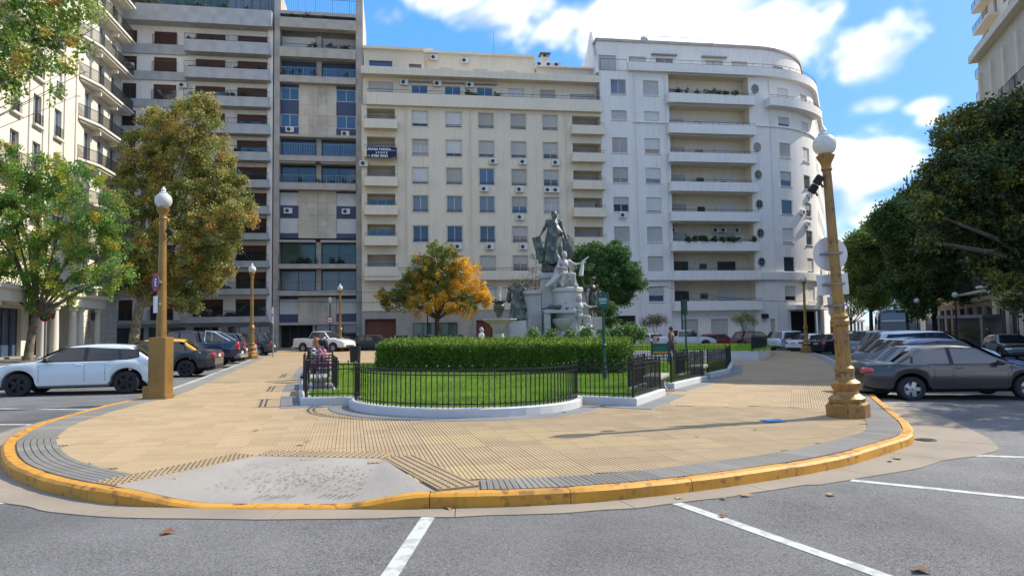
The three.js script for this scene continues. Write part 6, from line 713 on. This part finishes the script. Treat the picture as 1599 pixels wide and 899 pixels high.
car('sedan', P_.green, [-12.3, -61.8], [.95, .28], 'dark green sedan behind the white pickup', { group: 'cars on the far street' });
for (const [px, z, k, p, l] of [[585, -65.5, 'hatch', P_.silver, 'silver hatchback nosed out before the red garage door'], [627, -65.8, 'sedan', P_.white, 'white sedan roof showing above the hedge'], [668, -66, 'hatch', P_.ice, 'pale car beside the orange tree trunk'], [712, -66.3, 'sedan', P_.dark, 'dark sedan before the shop window'], [1020, -67.5, 'sedan', P_.white, 'white car roof beyond the rear lawn']]) car(k, p, [(px - 800) / 1100 * -z, z], [.2, 1], l, { group: 'cars on the far street' });
car('pickup', P_.white, [15.2, -62.5], [1, -.1], 'white utility truck beyond the rear lawn', { group: 'cars on the far street' });
car('sedan', P_.red, [19.0, -65.5], [1, -.15], 'bright red sedan behind the rear lawn', { group: 'cars on the far street' });
car('suv', P_.wine, [21.6, -62.5], [.9, .3], 'dark red wagon next to the pale yellow tree', { group: 'cars on the far street' });
car('suv', P_.ice, [22.6, -57.2], [.85, -.5], 'pale blue sport utility car behind the white sedan');
car('sedan', P_.white, [22.9, -53.9], [.86, -.5], 'white sedan with red tail lights parked past the curved wall');
car('sedan', P_.navy, [23.4, -50.6], [.9, -.4], 'navy sedan parked behind the bronze lamp');
car('hatch', P_.dark, [23.9, -46.4], [.92, -.3], 'black hatchback next to the navy sedan');
car('suv', P_.steel, [21.6, -40.5], [.95, -.15], 'steel grey wagon half hidden by the fluted lamp');
car('suv', P_.silver, [15.6, -26.7], [.98, .1], 'silver wagon with roof rails in the kerb row');
car('hatch', P_.steel, [13.6, -23.3], [.98, .12], 'grey blue hatchback between the silver wagon and the blue sedan');
car('sedan', P_.blue, [12.3, -20.4], [.99, .1], 'blue sedan parked behind the grey sedan');
car('sedan', P_.grey, [10.85, -17.7], [1, .03], 'dark grey sedan parked beside the fluted lamp', { scale: [1.04, .91, .98], glass: V.glassBlue, bumper: P_.grey });
car('sedan', P_.ice, [35.0, -62.5], [-.4, .92], 'pale blue sedan at the kerb before the coach', { group: 'avenue traffic' });
car('hatch', P_.silver, [33.4, -57.6], [-.4, .92], 'silver hatchback at the kerb under the trees', { group: 'avenue traffic' });
car('hatch', P_.dark, [28.5, -40.6], [-.31, .95], 'dark hatchback parked by the shop sidewalk', { group: 'avenue traffic' });
[[1322, -92, P_.white], [1345, -97, P_.silver], [1358, -88, P_.blue], [1337, -108, P_.dark], [1352, -116, P_.white], [1326, -122, P_.steel], [1341, -82, P_.navy]].forEach(([px, z, p], i) => car(i % 2 ? 'suv' : 'sedan', p, [(px - 800) / 1100 * -z, z], [-.43, .9], 'small car in the far avenue traffic between the trees', { group: 'far avenue traffic' }));
{ const x = 37.0, z = -69, b = thing('coach_bus', 'dark blue touring coach with broad windscreen on the avenue', 'bus', [x, gy(x), z], Math.atan2(-.9, -.43)); // nose +x
  const rg = (xx, i) => [[xx, .4, 1.2 - i], [xx, 1.2, 1.25 - i], [xx, 3.1, 1.22 - i], [xx, 3.55 - i, 1.0 - i], [xx, 3.6 - i, 0]]; const full = (xx, i) => { const p = rg(xx, i); return [...p, ...p.slice(0, -1).reverse().map(([a, y, zz]) => [a, y, -zz])]; }; part(b, 'body', geo().rings([full(-5, .08), full(-4.9, 0), full(4.8, 0), full(5.0, .06), full(5.06, .14)], true, true).build(30), P_.navy);
  part(b, 'windscreen', geo().quad([5.08, 1.25, -1.02], [5.08, 1.25, 1.02], [5.06, 2.5, 1.0], [5.06, 2.5, -1.0]), V.glass); part(b, 'upper_window', geo().quad([5.075, 2.62, -1.0], [5.075, 2.62, 1.0], [5.06, 3.3, .95], [5.06, 3.3, -.95]), V.glassBlue); part(b, 'visor_strip', geo().box(5.06, 5.1, 2.52, 2.62, -.95, .95), V.lamp); for (const sg of [1, -1]) { part(b, 'headlight', geo().cbox(5.0, 5.1, .75, .95, sg * .85 - .16, sg * .85 + .16, .02), V.lamp); part(b, 'mirror', geo().tube([[4.9, 3.0, sg * 1.2], [5.35, 2.9, sg * 1.4], [5.4, 2.3, sg * 1.42]], [.03, .05, .1], 6), V.trim); for (let k = 0; k < 5; k++) part(b, 'side_window', geo().quad([-4.6 + k * 1.85, 1.75, sg * 1.262], [-2.85 + k * 1.85, 1.75, sg * 1.262], [-2.85 + k * 1.85, 2.95, sg * 1.24], [-4.6 + k * 1.85, 2.95, sg * 1.24]), V.glass); for (const a of [3.3, -3]) { const w = part(b, 'wheel', carGeo('pickup').tyre, V.tyre, [a, .48, sg * 1.14]); w.scale.set(1.23, 1.23, 1.3); part(w, 'rim', carGeo('pickup').rim, V.rim).rotation.y = sg < 0 ? Math.PI : 0; } } part(b, 'bumper', geo().cbox(4.9, 5.14, .32, .7, -1.15, 1.15, .04), V.trim); }
// ---------- lamps ----------
Object.assign(M, { gold: mat(.33, .185, .05, { roughness: .42, metalness: .4, map: rep(T.stone, 1.1), bumpMap: rep(T.grit, .7), bumpScale: .003 }), goldWorn: mat(.33, .185, .05, { roughness: .45, metalness: .4, map: rep(T.paint, 1.2) }), globe: phys(.66, .65, .6, { roughness: .25, transmission: .25, thickness: 0 }), globeCap: mat(.62, .61, .57, { roughness: .4 }), steel: mat(.22, .21, .20, { roughness: .5, metalness: .3 }), signBack: mat(.66, .655, .63, { roughness: .55, metalness: .15, map: rep(T.stucco, 1.5) }), green: mat(.012, .05, .035, { roughness: .45 }), signWhite: mat(.7, .7, .7), signRed: mat(.5, .02, .02), signBlue: mat(.02, .05, .2), signGreen: mat(.02, .12, .09), blackPost: mat(.02, .02, .02) });
const flute = (n, d) => (a) => 1 - d * Math.pow(Math.abs(Math.sin(a * n / 2)), .7);
const globeProf = (y, r) => [[r * .5, y - r * .88], [r * .76, y - r * .66], [r * .94, y - r * .35], [r, y], [r * .95, y + r * .33], [r * .8, y + r * .62], [r * .55, y + r * .85], [r * .3, y + r * .96]];
function octo(g, r0, r1, y0, y1) { const R = (r, y) => Array.from({ length: 8 }, (_, i) => { const a = -(i + .5) / 8 * 6.2832; return [Math.cos(a) * r, y, Math.sin(a) * r]; }); return g.rings([R(r0, y0), R(r1, y1)], true, true); }
function lampPost(label, x, z, H, o = {}) {
  const l = thing('street_lamp', label, 'street lamp', [x, gy(x) + (o.y ?? TOP), z], o.turn || 0, 'gold painted street lamps'); const m = o.mat || M.gold, k = H / 5.2;
  const b = o.start || 0;
  if (!b) { part(l, 'plinth', octo(octo(geo(), .36 * k, .36 * k, 0, .22 * k), .34 * k, .30 * k, .22 * k, .27 * k).build(), m); part(l, 'base', geo().lathe([[.30, .27], [.31, .33], [.22, .4], [.2, .46], [.24, .52], [.25, .6], [.17, .66], [.15, .78], [.17, .8], [.17, .86], [.135, .9]].map(([r, y]) => [r * k, y * k]), 24).build(30), m); part(l, 'lower_shaft', geo().lathe([[.135 * k, .9 * k], [.125 * k, 1.62 * k]], 48, 0, 0, flute(12, .12)).build(20), m); part(l, 'collar', geo().lathe([[.12, 1.6], [.155, 1.64], [.16, 1.7], [.13, 1.74], [.15, 1.78], [.12, 1.84]].map(([r, y]) => [r * k, y * k]), 24).build(30), m); }
  const s0 = b || 1.84 * k; part(l, 'shaft', geo().lathe([[b ? .12 : .104 * k, s0], [.08 * k, 4.42 * k]], b ? 20 : 48, 0, 0, b ? null : flute(14, .13)).build(b ? 30 : 20), m);
  part(l, 'capital', geo().lathe([[.085, 4.42], [.1, 4.45], [.085, 4.5], [.095, 4.56], [.15, 4.66], [.16, 4.7], [.13, 4.72]].map(([r, y]) => [r * k, y * k]), 24).build(30), m);
  const gl = part(l, 'globe', geo().lathe(globeProf(4.9 * k, .205 * k), 24).build(50), M.globe); part(gl, 'finial', geo().lathe([[.09, 5.07], [.105, 5.1], [.05, 5.13], [.062, 5.17], [.035, 5.22], [.01, 5.26]].map(([r, y]) => [r * k, y * k]), 16).build(40), M.globeCap); return l;
}
function flood(l, y, sx, n = 1) { for (let i = 0; i < n; i++) { const f = part(l, 'floodlight', geo().cbox(-.07, .07, -.085, .085, -.05, .05, .02).tube([[0, 0, 0], [-sx * .14, -.08, 0]], .02, 5), M.blackPost, [sx * (.19 + i * .02), y + i * -.12, .06 - i * .2]); f.rotation.set(.4, .3 * sx, .5 * sx); } }
{ const l = lampPost('leaning gold fluted lamp with round white globe beside the grey sedan', 6.0, -12.75, 5.25, { mat: M.goldWorn }); l.rotation.z = rad(2.5); flood(l, 4.3, -1, 2);
  // backs of traffic signs fixed to the lamp
  const s = thing('traffic_sign', 'bare metal backs of one round and two square signs on the fluted lamp', 'sign', [6.0, gy(6) + TOP, -12.75]); s.rotation.z = rad(2.5);
  part(s, 'round_plate', geo().lathe([[.32, 0], [.32, .006], [.31, .008]], 28).build(), M.signBack, [0, 2.95, -.16]).rotation.x = Math.PI / 2; part(s, 'square_plate', geo().cbox(-.29, .29, 0, .38, -.004, .004, .003), M.signBack, [0, 2.2, -.165]); part(s, 'small_plate', geo().cbox(-.14, .14, 0, .33, -.004, .004, .003), M.signBack, [.02, 1.84, -.17]);
  for (const y of [2.95, 2.39, 2.0]) part(s, 'bracket', geo().box(-.2, .2, -.018, .018, -.156, -.135).box(-.115, -.095, -.016, .016, -.14, .09).box(.095, .115, -.016, .016, -.14, .09).box(-.115, .115, -.016, .016, .09, .1), M.steel, [0, y, 0]); }
{ const x = -8.35, z = -16.75, l = lampPost('gold lamp with white globe standing on a tall square pedestal', x, z, 5.0, { start: 1.42 }); part(l, 'pedestal', geo().cbox(-.205, .205, 0, 1.44, -.205, .205, .015).cbox(-.225, .225, 0, .1, -.225, .225, .01), M.gold); part(l, 'pedestal_step', geo().cbox(-.33, -.2, 0, .3, -.2, .2, .012), M.gold); flood(l, 3.95, 1, 1);
  const cv = document.createElement('canvas'); cv.width = cv.height = 256; const q = cv.getContext('2d'); q.fillStyle = '#b3202a'; q.beginPath(); q.arc(128, 128, 128, 0, 7); q.fill(); q.fillStyle = '#20306e'; q.beginPath(); q.arc(128, 128, 100, 0, 7); q.fill(); q.fillStyle = '#f0f0f0'; q.font = 'bold 150px sans-serif'; q.textAlign = 'center'; q.textBaseline = 'middle'; q.fillText('E', 128, 132); const t = new THREE.CanvasTexture(cv); t.colorSpace = THREE.SRGBColorSpace;
  const s = thing('parking_sign', 'round red and blue sign with white letter on the pedestal lamp', 'sign', [x - .14, gy(x) + TOP, z + .02], -.75); part(s, 'disc', new THREE.CircleGeometry(.215, 32), new THREE.MeshStandardMaterial({ map: t, roughness: .5 }), [0, 2.75, .008]); part(s, 'back', geo().lathe([[.215, 0], [.215, .006]], 28), M.steel, [0, 2.75, .006]).rotation.x = -Math.PI / 2; part(s, 'lower_plate', geo().cbox(-.13, .13, 2.02, 2.42, -.004, .004, .003), M.signWhite); part(s, 'clamp', geo().box(-.03, .2, 2.72, 2.78, -.06, -.01).box(-.03, .2, 2.2, 2.26, -.06, -.01), M.steel); }
lampPost('gold lamp at the kerb beside the pale blue hatchback', -15.4, -41.6, 5.6); lampPost('gold lamp by the white pickup and seated women', -14.2, -58, 5.5); lampPost('gold lamp before the white sedan and rounded building', 20.6, -49.6, 5.5); lampPost('gold lamp by the dark garage entrance', 27.2, -60, 5.6);
// smaller posts
function post(name, label, cat, x, z, y, build, turn = 0, group) { const p = thing(name, label, cat, [x, gy(x) + y, z], turn, group); build(p); return p; }
post('street_sign', 'dark green street name sign post inside the iron fence', 'sign', 2.62, -20.3, LAWN, (p) => { part(p, 'post', geo().lathe([[.07, 0], [.07, .25], [.055, .3], [.075, .33], [.05, .38], [.045, .95], [.065, .97], [.065, 1.02], [.045, 1.05], [.04, 2.1]], 14).build(30), M.green); const b = part(p, 'panel', geo().cbox(-.17, .17, 2.1, 2.45, -.03, .03, .012).box(-.2, .2, 2.07, 2.1, -.04, .04), M.green); part(b, 'crest', geo().rings([[-.2, -.15, -.1, 0, .1, .15, .2].map((u, i) => [u, [2.46, 2.5, 2.49, 2.58, 2.49, 2.5, 2.46][i], .025]), [-.2, -.15, -.1, 0, .1, .15, .2].map((u, i) => [u, [2.46, 2.5, 2.49, 2.58, 2.49, 2.5, 2.46][i], -.025])], true, true), M.green); part(b, 'name_plate', geo().box(-.14, .14, 2.15, 2.4, .03, .034), M.signGreen); for (const [y, w] of [[2.34, .11], [2.29, .12], [2.22, .09]]) part(b, 'lettering_strip', geo().box(-w, w, y - .008, y + .008, .034, .036), M.signWhite); }, -.12);
post('sign_post', 'white plate on a slim post between the lamp and black car', 'sign', -15.3, -45, TOP, (p) => { part(p, 'post', geo().tube([[0, 0, 0], [0, 2.9, 0]], .035, 8), M.steel); part(p, 'plate', geo().cbox(-.16, .16, 2.1, 2.6, .03, .04, .004), M.signWhite); part(p, 'round_plate', geo().lathe([[.24, 0], [.24, .008]], 20), M.signWhite, [0, 2.95, .03]).rotation.x = Math.PI / 2; }, -1.0);
post('traffic_sign', 'round red ringed sign on a dark post before the grey tower', 'sign', -17.1, -66, .13, (p) => { part(p, 'post', geo().tube([[0, 0, 0], [0, 4.2, 0]], .05, 8), M.blackPost); part(p, 'disc', geo().lathe([[.34, 0], [.34, .01]], 20), M.signRed, [0, 2.7, .05]).rotation.x = Math.PI / 2; part(p, 'inner_disc', geo().lathe([[.25, 0], [.25, .01]], 20), M.signWhite, [0, 2.7, .064]).rotation.x = Math.PI / 2; part(p, 'arrow', geo().box(-.12, .1, -.03, .03, .075, .08).box(-.03, .03, -.14, .0, .0745, .0795), M.blackPost, [0, 2.7, 0]); part(p, 'lantern', geo().lathe([[.05, 4.2], [.2, 4.35], [.22, 4.65], [.05, 4.85]], 12).build(40), M.globe); });
post('traffic_sign', 'round red ringed sign on a pole before the cream porch', 'sign', atZ(70, 518, -45)[0], -45, .13, (p) => { part(p, 'post', geo().tube([[0, 0, 0], [0, 3.1, 0]], .08, 8), M.steel); part(p, 'disc', geo().lathe([[.36, 0], [.36, .01]], 22), M.signRed, [0, 2.65, .09]).rotation.x = Math.PI / 2; part(p, 'inner_disc', geo().lathe([[.26, 0], [.26, .01]], 20), M.signBlue, [0, 2.65, .104]).rotation.x = Math.PI / 2; part(p, 'letter', geo().box(-.1, -.05, -.14, .14, .115, .12).box(-.05, .1, .09, .14, .115, .12).box(-.05, .1, -.025, .025, .115, .12).box(-.05, .1, -.14, -.09, .115, .12), M.signWhite, [0, 2.65, 0]); });
post('green_post', 'tall slim green post behind the second wall niche', 'post', 8.1, -33, TOP, (p) => { part(p, 'post', geo().lathe([[.09, 0], [.09, .3], [.05, .4], [.045, 2.9]], 12).build(30), M.green); part(p, 'plate', geo().cbox(-.05, .03, 2.3, 3.0, -.25, .2, .01), M.green); }, .2);
post('cable_pole', 'thin dark pole carrying street cables before the white building', 'pole', 16.6, -69, .13, (p) => { part(p, 'post', geo().tube([[0, 0, 0], [0, 5.2, 0]], .07, 8), M.blackPost); });
post('info_board', 'green information board with orange strip on the lawn', 'board', 6.05, -29, LAWN, (p) => { part(p, 'board', geo().cbox(-.34, .34, .45, .9, -.02, .02, .008), M.green); part(p, 'orange_strip', geo().box(-.3, .3, .5, .58, .02, .024), mat(.6, .22, .03)); part(p, 'text_panel', geo().box(-.28, .28, .62, .8, .02, .024), M.signGreen); for (const s of [-.36, .36]) part(p, 'leg', geo().box(s - .025, s + .025, 0, .95, -.025, .025), M.green); });
post('litter_bin', 'black litter bin at the end of the hedge', 'bin', -7.6, -34, TOP, (p) => { part(p, 'body', geo().lathe([[.24, .1], [.27, .8], [.29, .82], [.29, .88]], 18).build(30), M.iron); part(p, 'legs', geo().box(-.2, -.16, 0, .12, -.02, .02).box(.16, .2, 0, .12, -.02, .02), M.iron); });
for (const [x, z, l] of [[33.7, -53.5, 'white globe lamp on a dark post before the brown balconies'], [36.5, -63.5, 'white globe lamp on a dark post under the avenue trees'], [-8.0, -66.2, 'dark lamp post beside the shop window of the cream block'], [-1.1, -66.8, 'dark lamp post beside the brown door of the cream block']]) post('globe_lamp', l, 'street lamp', x, z, .13, (p) => { part(p, 'post', geo().lathe([[.12, 0], [.12, .4], [.06, .5], [.05, 3.9], [.09, 4.0]], 10).build(30), M.blackPost); part(p, 'globe', geo().lathe(globeProf(4.2, .22), 16).build(50), M.globe); }, 0, 'dark post lamps');
// market stall under the trees
post('kiosk', 'grey framed flower kiosk on the shaded sidewalk', 'kiosk', 36.6, -56.5, .13, (p) => { part(p, 'frame', geo().box(-1.9, -1.7, 0, 2.5, .9, 1.1).box(1.7, 1.9, 0, 2.5, .9, 1.1).box(-1.95, 1.95, 2.5, 2.75, -1.1, 1.15).box(-1.9, 1.9, 0, 2.5, -1.1, -1), M.steel); part(p, 'counter', geo().box(-1.65, 1.65, 0, .7, -.3, .7), M.darkStone); const r = rng(3), out = []; for (let k = 0; k < 160; k++) { const c = r() < .5 ? C(.3, .02 + r() * .1, .02) : C(.05, .12, .03); out.push([new THREE.Matrix4().compose(new THREE.Vector3((r() - .5) * 3.1, .75 + r() * 1.1, (r() - .5) * .9 + .1), turnAll(r), new THREE.Vector3(1, 1, 1)), r() < .3 ? C(.45, .4, .2) : c]); } scatter(p, 'flowers', sprigFine, leafM, out); }, rad(-70));
// overhead cables
for (const [a, b, sag, l] of [[[430, 452, -67], [950, 432, -72], .8, 'thin black cable strung across the cream block'], [[430, 470, -67], [1045, 446, -72], .7, 'lower black cable running to the thin dark pole'], [[1030, 446, -70], [1260, 470, -74], .5, 'thin black cable along the white rounded building']]) { const A = atZ(...a), B = atZ(...b), pts = []; for (let k = 0; k <= 16; k++) { const t = k / 16; pts.push([mix(A[0], B[0], t), mix(A[1], B[1], t) - sag * 4 * t * (1 - t), mix(A[2], B[2], t)]); } solo('overhead_cable', geo().tube(pts, .022, 4), M.blackPost, l, 'cable', 'overhead cables'); }

// ---------- people ----------
const skin = [.42, .25, .17];
function person(label, prims, cols, at, turn, extra) { const p = thing('person', label, 'person', at, turn, null); const g = figure(prims, .016, { k: .035, colors: cols }); part(p, 'body', g, mat(1, 1, 1, { vertexColors: true, roughness: .8 })); if (extra) extra(p); return p; }
const sitPose = (o = {}) => ({ hip: [0, .5, 0], chest: [.06 + (o.lean || 0), .84, 0], neck: [.08 + (o.lean || 0), 1.05, 0], head: [.1 + (o.lean || 0) * 1.2, 1.2, 0], face: o.face || [1, 0, 0], sh: [[.06 + (o.lean || 0), .98, -.18], [.06 + (o.lean || 0), .98, .18]], el: o.el || [[.12, .74, -.25], [.12, .74, .25]], wr: o.wr || [[.36, .66, -.12], [.36, .66, .12]], hp: [[0, .5, -.1], [0, .5, .1]], kn: [[.44, .52, -.12], [.44, .5, .14]], an: [[.46, .1, -.1], [o.foot ?? .62, .12, .14]], to: [[.6, .04, -.1], [(o.foot ?? .62) + .13, .08, .14]] });
const plaid = (a, b, n) => (x, y, z) => { const q = (Math.floor((y + 10) * n) + Math.floor((z + x + 10) * n)) % 2; return q ? a : b; };
// faces -x: turn half round
person('woman with long orange brown hair in a black and white checked shirt on the bench', [...body(sitPose({ lean: .05 }), {}), cap([.06, 1.24, 0], [-.03, .95, 0], .1, .09, 3), cap([.1, 1.3, 0], [.08, 1.25, 0], .09, .1, 3)], [plaid([.62, .6, .58], [.06, .06, .07], 16), [.03, .05, .10], skin, [.30, .12, .035], [.02, .02, .02]], [-6.35, TOP + gy(-6.35) - .01, -23.15], Math.PI - .25);
person('dark haired woman in a pink and purple striped top sitting beside the checked shirt', [...body(sitPose({ lean: .12, foot: .5, el: [[.2, .72, -.24], [.2, .72, .24]], wr: [[.42, .8, -.1], [.4, .62, .1]] }), { bare: false }), cap([.08, 1.24, 0], [.02, 1.08, 0], .095, .075, 3)], [plaid([.55, .22, .30], [.16, .05, .12], 22), [.16, .05, .06], skin, [.015, .014, .02], [.4, .38, .36]], [-5.85, TOP + gy(-5.85) - .01, -22.25], Math.PI - .1);
const walkPose = (sw = .12) => ({ hip: [0, .95, 0], chest: [.02, 1.28, 0], neck: [.03, 1.49, 0], head: [.05, 1.63, 0], face: [1, 0, 0], sh: [[.02, 1.41, -.18], [.02, 1.41, .18]], el: [[-.06, 1.14, -.23], [.06, 1.14, .23]], wr: [[.08, .93, -.22], [.24, .98, .2]], hp: [[0, .93, -.09], [0, .93, .09]], kn: [[sw, .5, -.09], [-sw * .4, .5, .09]], an: [[sw * 1.2, .09, -.09], [-sw * 2, .12, .09]], to: [[sw * 1.2 + .16, .04, -.09], [-sw * 2 + .13, .05, .09]] });
person('person in brown jacket walking past the info board', body(walkPose(), {}), [[.10, .065, .04], [.05, .045, .045], skin, [.02, .015, .012], [.02, .02, .02]], [7.7, TOP + gy(7.7), -34.2], Math.PI * .8);
person('person in a white shirt standing behind the hedge by the fountain', body(walkPose(.03), {}), [[.62, .62, .62], [.06, .07, .1], skin, [.35, .33, .30], [.02, .02, .02]], [-1.6, TOP + gy(-1.6), -35.6], .4);
person('person in dark clothes standing beside the flower kiosk', body(walkPose(.04), {}), [[.03, .03, .035], [.02, .025, .04], skin, [.02, .02, .02], [.02, .02, .02]], [36.2, .13 + gy(36.2), -53.6], 2.4);

renderer.render(scene, camera);
